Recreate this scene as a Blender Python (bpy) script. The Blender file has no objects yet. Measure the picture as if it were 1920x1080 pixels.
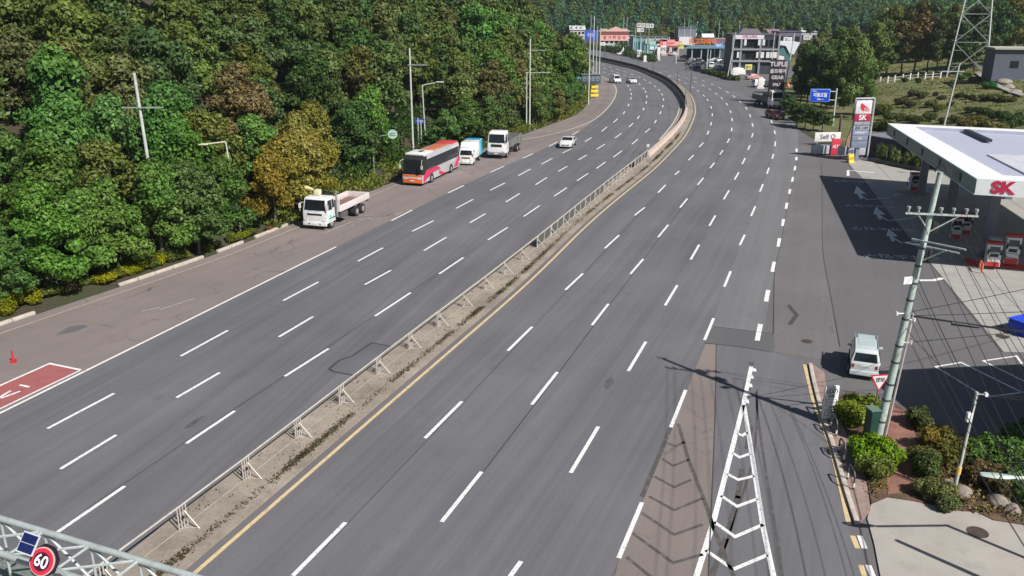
import bpy, bmesh, math, random
import numpy as np
from mathutils import Vector, Matrix
R = math.radians
S = bpy.context.scene
COL = S.collection
rnd = random.Random(7)

# ------------------------------------------------------------------ camera
F, PITCH, CH = 1600.0, R(18.45), 19.8
cam = bpy.data.cameras.new('camera'); camo = bpy.data.objects.new('camera', cam); COL.objects.link(camo)
cam.sensor_width = 36.0; cam.lens = 36.0 * F / 1920.0
cam.clip_start = 0.3; cam.clip_end = 6000
camo.location = (0, 0, CH); camo.rotation_euler = (math.pi / 2 - PITCH, 0, 0)
S.camera = camo
# ------------------------------------------------------------------ light
SUN_EL, SUN_AZ = 43.2, math.atan2(0.675, -0.738)      # azimuth measured from +Y towards +X
W = bpy.data.worlds.new('World'); S.world = W; W.use_nodes = True
nt = W.node_tree; nt.nodes.clear()
sky = nt.nodes.new('ShaderNodeTexSky'); sky.sky_type = 'NISHITA'; sky.sun_disc = False
sky.sun_elevation = R(SUN_EL); sky.sun_rotation = SUN_AZ
bg = nt.nodes.new('ShaderNodeBackground'); bg.inputs[1].default_value = 0.05
wo = nt.nodes.new('ShaderNodeOutputWorld')
nt.links.new(sky.outputs[0], bg.inputs[0]); nt.links.new(bg.outputs[0], wo.inputs[0])
sl = bpy.data.lights.new('sun', 'SUN'); sl.energy = 5.0; sl.angle = R(0.55); sl.color = (1.0, 0.955, 0.90)
so = bpy.data.objects.new('sun', sl); COL.objects.link(so); so.location = (40, -50, 80)
sd = Vector((0.675, -0.738, math.tan(R(SUN_EL)))).normalized()
so.rotation_euler = sd.to_track_quat('Z', 'Y').to_euler()
S.view_settings.view_transform = 'Standard'; S.view_settings.look = 'None'
S.view_settings.exposure = 0.26; S.view_settings.gamma = 1.0; S.view_settings.use_curve_mapping = False
S.cycles.max_bounces = 5; S.cycles.transparent_max_bounces = 6; S.cycles.diffuse_bounces = 3

# ------------------------------------------------------------------ measuring helpers
def ray(px, py):
    u = (px - 960) / F; v = (py - 540) / F
    return Vector((u, math.cos(PITCH) - v * math.sin(PITCH), -math.sin(PITCH) - v * math.cos(PITCH)))
def P(px, py, z=0.0):
    d = ray(px, py); t = (z - CH) / d.z
    return Vector((d.x * t, d.y * t, z))
def proj(x, y, z):
    d = CH - z; fw = y * math.cos(PITCH) + d * math.sin(PITCH); dn = -y * math.sin(PITCH) + d * math.cos(PITCH)
    if fw < 0.1: return (1e5, 1e5)
    return 960 + F * x / fw, 540 + F * dn / fw
def sstep(a, b, x):
    t = np.clip((x - a) / (b - a), 0, 1); return t * t * (3 - 2 * t)

def dense(pts, step=1.0, smooth=0, back=0.0, fwd=0.0):
    p = np.array([(q[0], q[1]) for q in pts], float)
    if back: p = np.vstack([p[0] + (p[0] - p[1]) / np.linalg.norm(p[0] - p[1]) * back, p])
    if fwd: p = np.vstack([p, p[-1] + (p[-1] - p[-2]) / np.linalg.norm(p[-1] - p[-2]) * fwd])
    out = []
    n = len(p)
    for i in range(n - 1):
        a, b = p[i], p[i + 1]
        m0 = (p[i + 1] - p[i - 1]) / 2 if i else b - a
        m1 = (p[i + 2] - p[i]) / 2 if i + 2 < n else b - a
        L = np.linalg.norm(b - a); lim = L * 1.2
        for m in (m0, m1):
            q = np.linalg.norm(m)
            if q > lim: m *= lim / q
        k = max(2, int(L / step))
        for j in range(k):
            t = j / k
            out.append((2*t**3-3*t*t+1)*a + (t**3-2*t*t+t)*m0 + (-2*t**3+3*t*t)*b + (t**3-t*t)*m1)
    out.append(p[-1]); out = np.array(out)
    out = resamp(out, step)
    for _ in range(smooth):
        out[1:-1] = (out[:-2] + 2 * out[1:-1] + out[2:]) / 4
    return resamp(out, step)
def resamp(c, step=None, n=None):
    s = np.concatenate([[0], np.cumsum(np.linalg.norm(np.diff(c, axis=0), axis=1))])
    if n is None: n = max(2, int(s[-1] / step) + 1)
    t = np.linspace(0, s[-1], n)
    return np.stack([np.interp(t, s, c[:, 0]), np.interp(t, s, c[:, 1])], 1)
def px_curve(pp, **k): return dense([P(*q) for q in pp], **k)
def tang(c):
    t = np.gradient(c, axis=0); return t / np.linalg.norm(t, axis=1)[:, None]
def offset(c, d):       # + = to the right of travel
    t = tang(c); return c + np.stack([t[:, 1], -t[:, 0]], 1) * d
def near(c, p):
    i = int(np.argmin(((c - np.array([p[0], p[1]])) ** 2).sum(1))); return i, c[i], tang(c)[i]

# road edge curves, traced on the road surface
C_left = px_curve([(0,625),(100,590),(250,540),(400,490),(560,425),(660,382),(740,348),(860,302),(980,258),(1050,232),(1085,219),(1103,207),(1116,186),(1123,168),(1125,155),(1122,143)], smooth=40, back=60, fwd=90)
C_m4 = px_curve([(0,775),(320,617),(640,458),(754,403),(855,355),(932,318),(990,293),(1037,270),(1079,249.5),(1100,238),(1123,218),(1140.6,202.5),(1152,185),(1155.8,175),(1154.7,165),(1147,153),(1136,147),(1126,142)], smooth=40, back=45, fwd=90)
C_ml = px_curve([(240,1042),(350,950),(462,865),(555,795),(636,733),(706,677),(768,630),(900,527),(1028,429),(1111,364),(1173,317),(1214,283),(1240,262),(1259,239),(1270,223),(1276,205.6),(1276.5,193),(1273,182),(1265.6,171),(1253,160),(1237.5,151),(1222,144),(1200,136),(1178,128),(1155,121),(1136,116.6),(1122,113.4)], smooth=30, back=35, fwd=120)
C_y = px_curve([(365,1075),(532,930),(700,783),(850,653),(1000,522),(1100,423),(1169,364),(1226,318),(1260,283.5),(1283,258),(1297.5,230.6),(1304,210),(1302,193),(1297.5,182),(1290,172),(1278,162.5),(1260,151.5),(1238,141),(1210,130.5),(1180,121.5),(1150,113.5),(1125,107.5)], smooth=30, back=35, fwd=120)
C_l4 = px_curve([(1160,1047),(1203.6,942.6),(1257.8,801.7),(1285.5,731.6),(1321,638),(1338,597),(1370,509),(1396,440),(1416,387),(1431,345),(1442,314),(1450.6,289),(1453.8,265),(1452.6,248),(1447,228.4),(1437,210),(1422,194),(1402,179),(1378,166),(1350,154),(1318,143),(1280,132)], smooth=30, back=25, fwd=150)
C_l5 = px_curve([(1417,655),(1425.8,608),(1440,544),(1452,491),(1461.7,447),(1469.5,411),(1476,380.5),(1487,332),(1493,295),(1494,270),(1492,248),(1486,228)], smooth=10)
C_barrier = px_curve([(1214,297),(1247,266),(1264,249),(1279,229),(1286,210),(1284,195),(1274,178),(1256,160),(1233,147),(1194,131.5),(1158,122),(1123,114)], smooth=30, fwd=60)
C_fence = px_curve([(350,992),(462,906),(555,828),(636,765),(706,708),(768,658),(820,617),(865,582),(943,520),(1028,450),(1092,396),(1160,340),(1214,297)], smooth=30, back=12)

def left_d(X, Y):
    """distance to the left of the left road edge (negative = on the road side)"""
    X = np.atleast_1d(X).astype(float); Y = np.atleast_1d(Y).astype(float)
    c = C_left[::4]; t = tang(C_left)[::4]
    best = np.full(X.shape, 1e9); out = np.zeros(X.shape)
    for i in range(len(c)):
        dx = X - c[i, 0]; dy = Y - c[i, 1]; q = dx * dx + dy * dy
        m = q < best
        best = np.where(m, q, best)
        sgn = np.where(t[i, 0] * dy - t[i, 1] * dx > 0, 1.0, -1.0)
        out = np.where(m, sgn * np.sqrt(q), out)
    return out
def height(X, Y):
    X = np.atleast_1d(X).astype(float); Y = np.atleast_1d(Y).astype(float)
    d = left_d(X, Y)
    s = np.clip(d - 2.2, 0, 75)
    zl = 0.40 * s * sstep(-2, 9, s) * (1 - sstep(200, 252, Y - 0.25 * np.clip(-X, 0, 60)))
    xb = 54 + (Y - 117) * 0.22
    zr = 0.115 * np.clip(X - xb, 0, 120) * sstep(96, 122, Y)
    terr = 0.5 * np.sin(zr * 2.2)
    zr = zr - terr * sstep(0.5, 2, zr) * (1 - sstep(7, 9, zr)) * 0.55
    zb = 0.15 * np.clip(Y - 440 - 0.1 * X, 0, 420)
    zf = 0.16 * np.clip(X - 165, 0, 300) * sstep(100, 180, Y)
    return np.maximum(np.maximum(zl, zr), np.maximum(zb, zf)) + 0.0
def H(x, y): return float(height(x, y)[0])
def T(px, py):
    """the point of the ground seen at a pixel"""
    d = ray(px, py); t = np.linspace(20, 900, 1800)
    X, Y, Z = d.x * t, d.y * t, CH + d.z * t
    h = height(X, Y); k = np.argmax(Z <= h)
    return Vector((X[k], Y[k], h[k]))

# ------------------------------------------------------------------ materials
def new_mat(name):
    m = bpy.data.materials.new(name); m.use_nodes = True
    n = m.node_tree; n.nodes.clear()
    out = n.nodes.new('ShaderNodeOutputMaterial'); b = n.nodes.new('ShaderNodeBsdfPrincipled')
    n.links.new(b.outputs[0], out.inputs[0])
    return m, n, b
def noise(n, src, scale, detail=3, rough=.55):
    t = n.nodes.new('ShaderNodeTexNoise'); t.inputs['Scale'].default_value = scale
    t.inputs['Detail'].default_value = detail; t.inputs['Roughness'].default_value = rough
    n.links.new(src, t.inputs['Vector']); return t.outputs['Fac']
def rng(n, f, a, b, lo, hi):
    m = n.nodes.new('ShaderNodeMapRange'); m.inputs[1].default_value = a; m.inputs[2].default_value = b
    m.inputs[3].default_value = lo; m.inputs[4].default_value = hi; n.links.new(f, m.inputs[0]); return m.outputs[0]
def mul(n, a, b):
    m = n.nodes.new('ShaderNodeMath'); m.operation = 'MULTIPLY'
    n.links.new(a, m.inputs[0])
    if isinstance(b, float): m.inputs[1].default_value = b
    else: n.links.new(b, m.inputs[1])
    return m.outputs[0]
def scalecol(n, col, f):
    v = n.nodes.new('ShaderNodeVectorMath'); v.operation = 'SCALE'
    if isinstance(col, tuple): v.inputs[0].default_value = col[:3]
    else: n.links.new(col, v.inputs[0])
    n.links.new(f, v.inputs['Scale']); return v.outputs[0]
def mixc(n, f, a, b):
    m = n.nodes.new('ShaderNodeMix'); m.data_type = 'RGBA'
    n.links.new(f, m.inputs[0])
    for v, k in ((a, 6), (b, 7)):
        if isinstance(v, tuple): m.inputs[k].default_value = (*v[:3], 1)
        else: n.links.new(v, m.inputs[k])
    return m.outputs[2]
MATS = {}
def M(name, col, rough=.7, metal=0.0, var=.14, scale=2.0, bump=0.0, coat=0.0, fine=20.0, dirt=0.0):
    if name in MATS: return MATS[name]
    m, n, b = new_mat(name)
    tc = n.nodes.new('ShaderNodeTexCoord').outputs['Object']
    f = rng(n, noise(n, tc, scale, 4), .3, .7, 1 - var, 1 + var)
    f2 = rng(n, noise(n, tc, fine, 2), .3, .7, 1 - var * .5, 1 + var * .5)
    c = scalecol(n, tuple(col), mul(n, f, f2))
    if dirt:
        g = rng(n, noise(n, tc, scale * 2.3, 6, .7), .52, .72, 0, dirt)
        c = mixc(n, g, c, (col[0] * .45, col[1] * .42, col[2] * .36))
    n.links.new(c, b.inputs['Base Color'])
    b.inputs['Roughness'].default_value = rough; b.inputs['Metallic'].default_value = metal
    b.inputs['Coat Weight'].default_value = coat
    if bump:
        bp = n.nodes.new('ShaderNodeBump'); bp.inputs['Strength'].default_value = bump; bp.inputs['Distance'].default_value = .05
        n.links.new(noise(n, tc, fine, 4), bp.inputs['Height']); n.links.new(bp.outputs[0], b.inputs['Normal'])
    MATS[name] = m; return m
def asphalt(name, col, streak=.16, patch=.12, crack=0.0, stain=(0.6, 0.56, 0.52)):
    m, n, b = new_mat(name)
    g = n.nodes.new('ShaderNodeNewGeometry').outputs['Position']
    uv = n.nodes.new('ShaderNodeUVMap').outputs[0]
    mp = n.nodes.new('ShaderNodeMapping'); mp.inputs['Scale'].default_value = (0.62, 0.018, 1); n.links.new(uv, mp.inputs[0])
    st = rng(n, noise(n, mp.outputs[0], 1.0, 3, .6), .3, .7, 1 - streak, 1 + streak)
    mp2 = n.nodes.new('ShaderNodeMapping'); mp2.inputs['Scale'].default_value = (2.4, 0.06, 1); n.links.new(uv, mp2.inputs[0])
    st2 = rng(n, noise(n, mp2.outputs[0], 1.0, 3, .6), .3, .7, 1 - streak * .5, 1 + streak * .5)
    pt = rng(n, noise(n, g, .09, 5, .6), .3, .7, 1 - patch, 1 + patch)
    fn = rng(n, noise(n, g, 9.0, 4, .75), .3, .7, .91, 1.09)
    f = mul(n, mul(n, st, st2), mul(n, pt, fn))
    c = scalecol(n, tuple(col), f)
    # grains of pale aggregate
    sp = rng(n, noise(n, g, 26.0, 2, .8), .66, .8, 0, .35)
    c = mixc(n, sp, c, (0.36, 0.34, 0.31))
    # tar stains with a shape of their own
    s1 = rng(n, noise(n, g, .35, 6, .7), .60, .72, 0, .35)
    c = mixc(n, s1, c, tuple(a * q for a, q in zip(col, stain)))
    if crack:
        dn = n.nodes.new('ShaderNodeTexNoise'); dn.inputs['Scale'].default_value = .5; dn.inputs['Detail'].default_value = 5
        n.links.new(g, dn.inputs['Vector'])
        va = n.nodes.new('ShaderNodeVectorMath'); va.operation = 'MULTIPLY_ADD'
        n.links.new(dn.outputs['Color'], va.inputs[0]); va.inputs[1].default_value = (3.2, 3.2, 0); n.links.new(g, va.inputs[2])
        vo = n.nodes.new('ShaderNodeTexVoronoi'); vo.feature = 'DISTANCE_TO_EDGE'; vo.inputs['Scale'].default_value = .16
        n.links.new(va.outputs[0], vo.inputs['Vector'])
        ck = rng(n, vo.outputs['Distance'], .002, .012, crack, 0)
        ck2 = mul(n, ck, rng(n, noise(n, g, .25, 2), .45, .6, 0, 1))
        c = mixc(n, ck2, c, tuple(a * .35 for a in col))
    n.links.new(c, b.inputs['Base Color']); b.inputs['Roughness'].default_value = .86
    bp = n.nodes.new('ShaderNodeBump'); bp.inputs['Strength'].default_value = .35; bp.inputs['Distance'].default_value = .01
    n.links.new(noise(n, g, 30, 3, .8), bp.inputs['Height']); n.links.new(bp.outputs[0], b.inputs['Normal'])
    MATS[name] = m; return m
def paint(name, col, wear=.5, scale=2.2, worn=None, lo=.49, hi=.66):
    m, n, b = new_mat(name)
    g = n.nodes.new('ShaderNodeNewGeometry').outputs['Position']
    f = rng(n, noise(n, g, scale, 7, .8), lo, hi, 0, wear)
    c = mixc(n, f, col, worn or tuple(a * .45 for a in col))
    c = scalecol(n, c, rng(n, noise(n, g, 14, 3), .3, .7, .9, 1.06))
    n.links.new(c, b.inputs['Base Color']); b.inputs['Roughness'].default_value = .7
    MATS[name] = m; return m
def leafmat():
    m = bpy.data.materials.new('leaf'); m.use_nodes = True; n = m.node_tree; n.nodes.clear()
    out = n.nodes.new('ShaderNodeOutputMaterial')
    oi = n.nodes.new('ShaderNodeObjectInfo'); g = n.nodes.new('ShaderNodeNewGeometry')
    f = rng(n, g.outputs['Random Per Island'], 0, 1, .62, 1.42)
    c = scalecol(n, oi.outputs['Color'], f)
    f2 = noise(n, g.outputs['Position'], .45, 3)
    hs = n.nodes.new('ShaderNodeHueSaturation')
    n.links.new(rng(n, noise(n, g.outputs['Position'], .16, 3), .3, .7, .483, .524), hs.inputs['Hue']); n.links.new(rng(n, noise(n, g.outputs['Position'], .9, 2), .3, .7, .75, 1.3), hs.inputs['Value'])
    hs.inputs['Saturation'].default_value = 1.12
    n.links.new(c, hs.inputs['Color'])
    d = n.nodes.new('ShaderNodeBsdfDiffuse'); t = n.nodes.new('ShaderNodeBsdfTranslucent'); gl = n.nodes.new('ShaderNodeBsdfGlossy')
    gl.inputs['Roughness'].default_value = .45; gl.inputs['Color'].default_value = (.6, .6, .6, 1)
    n.links.new(hs.outputs[0], d.inputs[0]); n.links.new(hs.outputs[0], t.inputs[0])
    mx = n.nodes.new('ShaderNodeMixShader'); mx.inputs[0].default_value = .22
    n.links.new(d.outputs[0], mx.inputs[1]); n.links.new(t.outputs[0], mx.inputs[2])
    mx2 = n.nodes.new('ShaderNodeMixShader'); mx2.inputs[0].default_value = .015
    n.links.new(mx.outputs[0], mx2.inputs[1]); n.links.new(gl.outputs[0], mx2.inputs[2])
    n.links.new(mx2.outputs[0], out.inputs[0]); return m
LEAF = leafmat()
BARK = M('bark', (.10, .08, .06), .9, var=.3, scale=3, bump=.4)
WHITE = M('white_paint', (.78, .78, .77), .38, var=.05, coat=.3, dirt=.25)
GLASS = M('dark_glass', (.012, .015, .018), .08, var=.05, coat=.6)
BLACK = M('black_plastic', (.02, .02, .022), .5, var=.2)
RUBBER = M('rubber', (.018, .018, .018), .85, var=.2)
STEEL = M('galvanised_steel', (.50, .53, .52), .45, .5, var=.12, scale=4)
RIM = M('wheel_rim', (.5, .5, .52), .4, .6)
LAMP = M('headlamp', (.75, .77, .8), .12, .3)
REDLAMP = M('tail_lamp', (.45, .02, .02), .25)
CONC = M('concrete', (.36, .34, .31), .88, var=.16, scale=.8, bump=.3, dirt=.35)
POLE = M('pole_concrete', (.47, .50, .46), .8, var=.14, scale=2.5, bump=.2, dirt=.3)
PALEPOLE = M('pale_pole_paint', (.55, .60, .55), .5, .1, var=.1)
WIRE = M('wire_black', (.02, .02, .022), .6)
RED = M('red_plastic', (.55, .03, .03), .4)
YEL = M('yellow_plastic', (.75, .55, .03), .45)

# ------------------------------------------------------------------ mesh helpers
def tag(o, label=None, cat=None, group=None, kind=None):
    if label: o['label'] = label
    if cat: o['category'] = cat
    if group: o['group'] = group
    if kind: o['kind'] = kind
    return o
def empty(name, loc=(0, 0, 0), rz=0.0, label=None, cat=None, group=None, rot=None):
    o = bpy.data.objects.new(name, None); COL.objects.link(o); o.location = loc
    o.rotation_euler = rot if rot else (0, 0, rz); o.empty_display_size = .2
    return tag(o, label, cat, group)
class MB:
    def __init__(s): s.v = []; s.f = []; s.m = []; s.uv = []
    def add(s, vs, fs, mi=0):
        k = len(s.v); s.v += [tuple(v) for v in vs]
        for f in fs: s.f.append(tuple(k + i for i in f)); s.m.append(mi)
        return s
    def box(s, c, sz, rz=0.0, mi=0, rot=None):
        hx, hy, hz = sz[0] / 2, sz[1] / 2, sz[2] / 2
        m = rot if rot is not None else Matrix.Rotation(rz, 3, 'Z')
        vs = [Vector(c) + m @ Vector((x * hx, y * hy, z * hz)) for z in (-1, 1) for x, y in ((-1, -1), (1, -1), (1, 1), (-1, 1))]
        return s.add(vs, [(3, 2, 1, 0), (4, 5, 6, 7), (0, 1, 5, 4), (1, 2, 6, 5), (2, 3, 7, 6), (3, 0, 4, 7)], mi)
    def bar(s, a, b, r=.05, r2=None, n=6, mi=0, cap=True):
        a, b = Vector(a), Vector(b); d = b - a
        if d.length < 1e-6: return s
        q = d.to_track_quat('Z', 'Y').to_matrix(); r2 = r if r2 is None else r2; vs = []
        for p_, rr in ((a, r), (b, r2)):
            for i in range(n):
                t = 2 * math.pi * (i + .5) / n; vs.append(p_ + q @ Vector((math.cos(t) * rr, math.sin(t) * rr, 0)))
        fs = [(i, (i + 1) % n, n + (i + 1) % n, n + i) for i in range(n)]
        if cap: fs += [tuple(range(n - 1, -1, -1)), tuple(range(n, 2 * n))]
        return s.add(vs, fs, mi)
    def path(s, pts, r, n=6, mi=0):
        pts = [Vector(p_) for p_ in pts]
        for a, b in zip(pts[:-1], pts[1:]): s.bar(a, b, r, n=n, mi=mi)
        return s
    def poly(s, pts, z=0.0, mi=0):
        return s.add([(p_[0], p_[1], p_[2] if len(p_) > 2 and z is None else z) for p_ in pts], [tuple(range(len(pts)))], mi)
    def prism(s, pts, z0, z1, mi=0):
        n = len(pts)
        a = sum(pts[i][0] * pts[(i + 1) % n][1] - pts[(i + 1) % n][0] * pts[i][1] for i in range(n))
        if a < 0: pts = list(pts)[::-1]
        vs = [(p_[0], p_[1], z0) for p_ in pts] + [(p_[0], p_[1], z1) for p_ in pts]
        fs = [tuple(range(n - 1, -1, -1)), tuple(range(n, 2 * n))] + [(i, (i + 1) % n, n + (i + 1) % n, n + i) for i in range(n)]
        return s.add(vs, fs, mi)
    def loft(s, prof, w, mi=0):
        """side profile (x,z) closed, half width w(x,z)"""
        n = len(prof)
        L = [(x, w(x, z), z) for x, z in prof]; Q = [(x, -w(x, z), z) for x, z in prof]
        a = sum(prof[i][0] * prof[(i + 1) % n][1] - prof[(i + 1) % n][0] * prof[i][1] for i in range(n))
        fs = [tuple(range(n)), tuple(range(2 * n - 1, n - 1, -1))] + [(i, i + n, (i + 1) % n + n, (i + 1) % n) for i in range(n)]
        if a > 0: fs = [f[::-1] for f in fs]
        return s.add(L + Q, fs, mi)
    def build(s, name, mats, parent=None, loc=(0, 0, 0), bevel=0.0, smooth=False, rz=0.0):
        me = bpy.data.meshes.new(name); me.from_pydata(s.v, [], s.f)
        for m in (mats if isinstance(mats, (list, tuple)) else [mats]): me.materials.append(m)
        me.polygons.foreach_set('material_index', s.m)
        if bevel:
            bm = bmesh.new(); bm.from_mesh(me)
            bmesh.ops.remove_doubles(bm, verts=bm.verts, dist=1e-4)
            bmesh.ops.recalc_face_normals(bm, faces=bm.faces)
            es = [e for e in bm.edges if len(e.link_faces) == 2 and e.calc_face_angle(0) > .35]
            bmesh.ops.bevel(bm, geom=es, offset=bevel, segments=2, affect='EDGES', profile=.6, clamp_overlap=True)
            bm.to_mesh(me); bm.free()
        if smooth or bevel:
            me.polygons.foreach_set('use_smooth', [True] * len(me.polygons))
            try: me.set_sharp_from_angle(angle=R(38))
            except Exception: pass
        me.update()
        o = bpy.data.objects.new(name, me); COL.objects.link(o); o.location = loc; o.rotation_euler = (0, 0, rz)
        if parent: o.parent = parent
        return o
def inst(o, name=None, loc=None, rot=None, scale=None, parent=None):
    c = o.copy(); COL.objects.link(c)
    if name: c.name = name
    if loc is not None: c.location = loc
    if rot is not None: c.rotation_euler = rot
    if scale is not None: c.scale = scale
    if parent: c.parent = parent
    return c
def copy_tree(root, loc, rz, **k):
    c = root.copy(); COL.objects.link(c); c.location = loc; c.rotation_euler = (0, 0, rz)
    for key in ('label', 'group'):
        if key in k: c[key] = k[key]
    for ch in list(root.children):
        d = ch.copy(); COL.objects.link(d); d.parent = c
        for g in list(ch.children):
            e = g.copy(); COL.objects.link(e); e.parent = d
    return c
def ribbon(name, A, B, z, mat, parent=None, cross=1, kind=None, step=2.0, width_uv=None):
    L = np.linalg.norm(np.diff(A, axis=0), axis=1).sum(); n = max(3, int(L / step))
    A = resamp(A, n=n); B = resamp(B, n=n)
    vs = []; uv = []; s = 0
    for i in range(n):
        if i: s += np.linalg.norm((A[i] + B[i]) / 2 - (A[i - 1] + B[i - 1]) / 2)
        w = np.linalg.norm(B[i] - A[i])
        for k in range(cross + 1):
            q = A[i] + (B[i] - A[i]) * k / cross; vs.append((q[0], q[1], z)); uv.append((w * k / cross, s))
    fs = [(i * (cross + 1) + k, i * (cross + 1) + k + 1, (i + 1) * (cross + 1) + k + 1, (i + 1) * (cross + 1) + k) for i in range(n - 1) for k in range(cross)]
    me = bpy.data.meshes.new(name); me.from_pydata(vs, [], fs); me.materials.append(mat)
    ul = me.uv_layers.new(name='UVMap'); vi = np.zeros(len(me.loops), int); me.loops.foreach_get('vertex_index', vi)
    ul.data.foreach_set('uv', np.array(uv)[vi].ravel())
    o = bpy.data.objects.new(name, me); COL.objects.link(o)
    if parent: o.parent = parent
    if kind: o['kind'] = kind
    return o
def flat(name, pts, z, mat, parent=None, kind=None):
    o = MB().poly([(q[0], q[1]) for q in pts], z).build(name, mat, parent)
    me = o.data
    if me.polygons[0].normal.z < 0: me.flip_normals()
    ul = me.uv_layers.new(name='UVMap')
    for l in me.loops:
        v = me.vertices[l.vertex_index].co; ul.data[l.index].uv = (v.x * .94 - v.y * .35, v.x * .35 + v.y * .94)
    if kind: o['kind'] = kind
    return o
FONT = None
_tc = {}
def text(s, size, mat, parent, loc, rot, name='lettering', bold=0.0, sx=1.0, ext=0.004):
    key = (s, bold)
    if key not in _tc:
        c = bpy.data.curves.new('t', 'FONT'); c.body = s; c.size = 1; c.align_x = 'CENTER'; c.align_y = 'CENTER'; c.offset = bold
        c.resolution_u = 3
        t = bpy.data.objects.new('t', c); COL.objects.link(t)
        dg = bpy.context.evaluated_depsgraph_get(); dg.update()
        me = bpy.data.meshes.new_from_object(t.evaluated_get(dg)); bpy.data.objects.remove(t)
        _tc[key] = me
    me = _tc[key].copy(); me.materials.clear(); me.materials.append(mat); me.name = name
    o = bpy.data.objects.new(name, me); COL.objects.link(o)
    o.location = loc; o.rotation_euler = rot; o.scale = (size * sx, size, 1)
    if parent: o.parent = parent
    return o
FACE = R(90)
def tube_wire(name, pts, r, label, group=None, mat=None, n=4):
    m = MB(); m.path(pts, r, n=n); o = m.build(name, mat or WIRE)
    return tag(o, label, 'wire' if name.endswith('wire') else 'cable', group)
def sag(a, b, s=.5, n=10):
    a, b = Vector(a), Vector(b)
    return [a.lerp(b, i / n) - Vector((0, 0, 4 * s * (i / n) * (1 - i / n))) for i in range(n + 1)]

# ================================================================== GROUND
def build_ground():
    xs = np.unique(np.concatenate([np.linspace(-3500, -170, 14), np.arange(-165, 240, 3.0), np.arange(240, 440, 10.0), np.linspace(450, 3500, 14)]))
    ys = np.unique(np.concatenate([np.linspace(-1500, -60, 8), np.arange(-55, 330, 3.0), np.arange(330, 900, 10.0), np.linspace(920, 5000, 16)]))
    X, Y = np.meshgrid(xs, ys); Z = height(X.ravel(), Y.ravel())
    rs = np.random.RandomState(3)
    Z = Z + np.where(Z > .6, rs.uniform(-.25, .25, Z.shape), 0) - .07
    v = np.stack([X.ravel(), Y.ravel(), Z], 1); nx = len(xs); ny = len(ys)
    i = np.arange(nx * ny).reshape(ny, nx)
    f = np.stack([i[:-1, :-1], i[:-1, 1:], i[1:, 1:], i[1:, :-1]], -1).reshape(-1, 4)
    me = bpy.data.meshes.new('ground'); me.from_pydata(v.tolist(), [], f.tolist())
    g = ((X.ravel() > 50) & (Y.ravel() > 96) & (Y.ravel() < 330)).astype(float)
    a = me.attributes.new('grass', 'FLOAT', 'POINT'); a.data.foreach_set('value', g)
    me.polygons.foreach_set('use_smooth', [True] * len(me.polygons))
    m, n, b = new_mat('ground_soil')
    p_ = n.nodes.new('ShaderNodeNewGeometry').outputs['Position']
    at = n.nodes.new('ShaderNodeAttribute'); at.attribute_name = 'grass'
    litter = mixc(n, rng(n, noise(n, p_, .25, 6, .7), .42, .6, 0, 1), (.060, .045, .028), (.045, .060, .022))
    litter = scalecol(n, litter, rng(n, noise(n, p_, 3, 5, .8), .3, .7, .6, 1.4))
    gr = mixc(n, rng(n, noise(n, p_, .12, 6, .65), .40, .62, 0, 1), (.10, .125, .035), (.19, .165, .075))
    gr = scalecol(n, gr, rng(n, noise(n, p_, 1.6, 6, .8), .3, .7, .6, 1.4))
    n.links.new(mixc(n, at.outputs['Fac'], litter, gr), b.inputs['Base Color']); b.inputs['Roughness'].default_value = .95
    bp = n.nodes.new('ShaderNodeBump'); bp.inputs['Distance'].default_value = .3; bp.inputs['Strength'].default_value = .6
    n.links.new(noise(n, p_, 1.5, 6, .8), bp.inputs['Height']); n.links.new(bp.outputs[0], b.inputs['Normal'])
    me.materials.append(m)
    o = bpy.data.objects.new('ground', me); COL.objects.link(o); o['kind'] = 'structure'
build_ground()

A_MAIN = asphalt('asphalt_carriageway', (.128, .126, .136), .16, .13)
A_RIGHT = asphalt('asphalt_right', (.134, .132, .142), .15, .13)
A_PALE = asphalt('asphalt_pale_lane', (.160, .161, .168), .10, .07)
A_SHLD = asphalt('asphalt_shoulder', (.208, .176, .166), .07, .16, crack=.8, stain=(.55, .5, .5))
A_BASE = asphalt('asphalt_apron', (.128, .123, .128), .05, .12, crack=.25)
A_BROWN = asphalt('asphalt_old_brown', (.146, .136, .137), .06, .14, crack=.35)
A_GORE = asphalt('asphalt_gore', (.205, .172, .158), .05, .15, crack=.5)
A_DARK = asphalt('asphalt_patch', (.105, .105, .110), .05, .12)
A_PATCH = asphalt('asphalt_new_patch', (.115, .118, .130), .05, .25)
W_PAINT = paint('road_paint_white', (.80, .80, .79), .85, 5.5, (.24, .24, .245), .52, .66)
WORN = paint('road_paint_worn', (.42, .39, .36), .95, 4.0)
Y_PAINT = paint('road_paint_yellow', (.66, .50, .27), .7, 3.5, (.24, .22, .19))
DARKM = paint('erased_marking', (.085, .078, .076), .95, 2.6, (.175, .152, .143), .50, .64)
REDP = paint('red_lane_paint', (.36, .115, .115), .35, 1.2)

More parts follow.
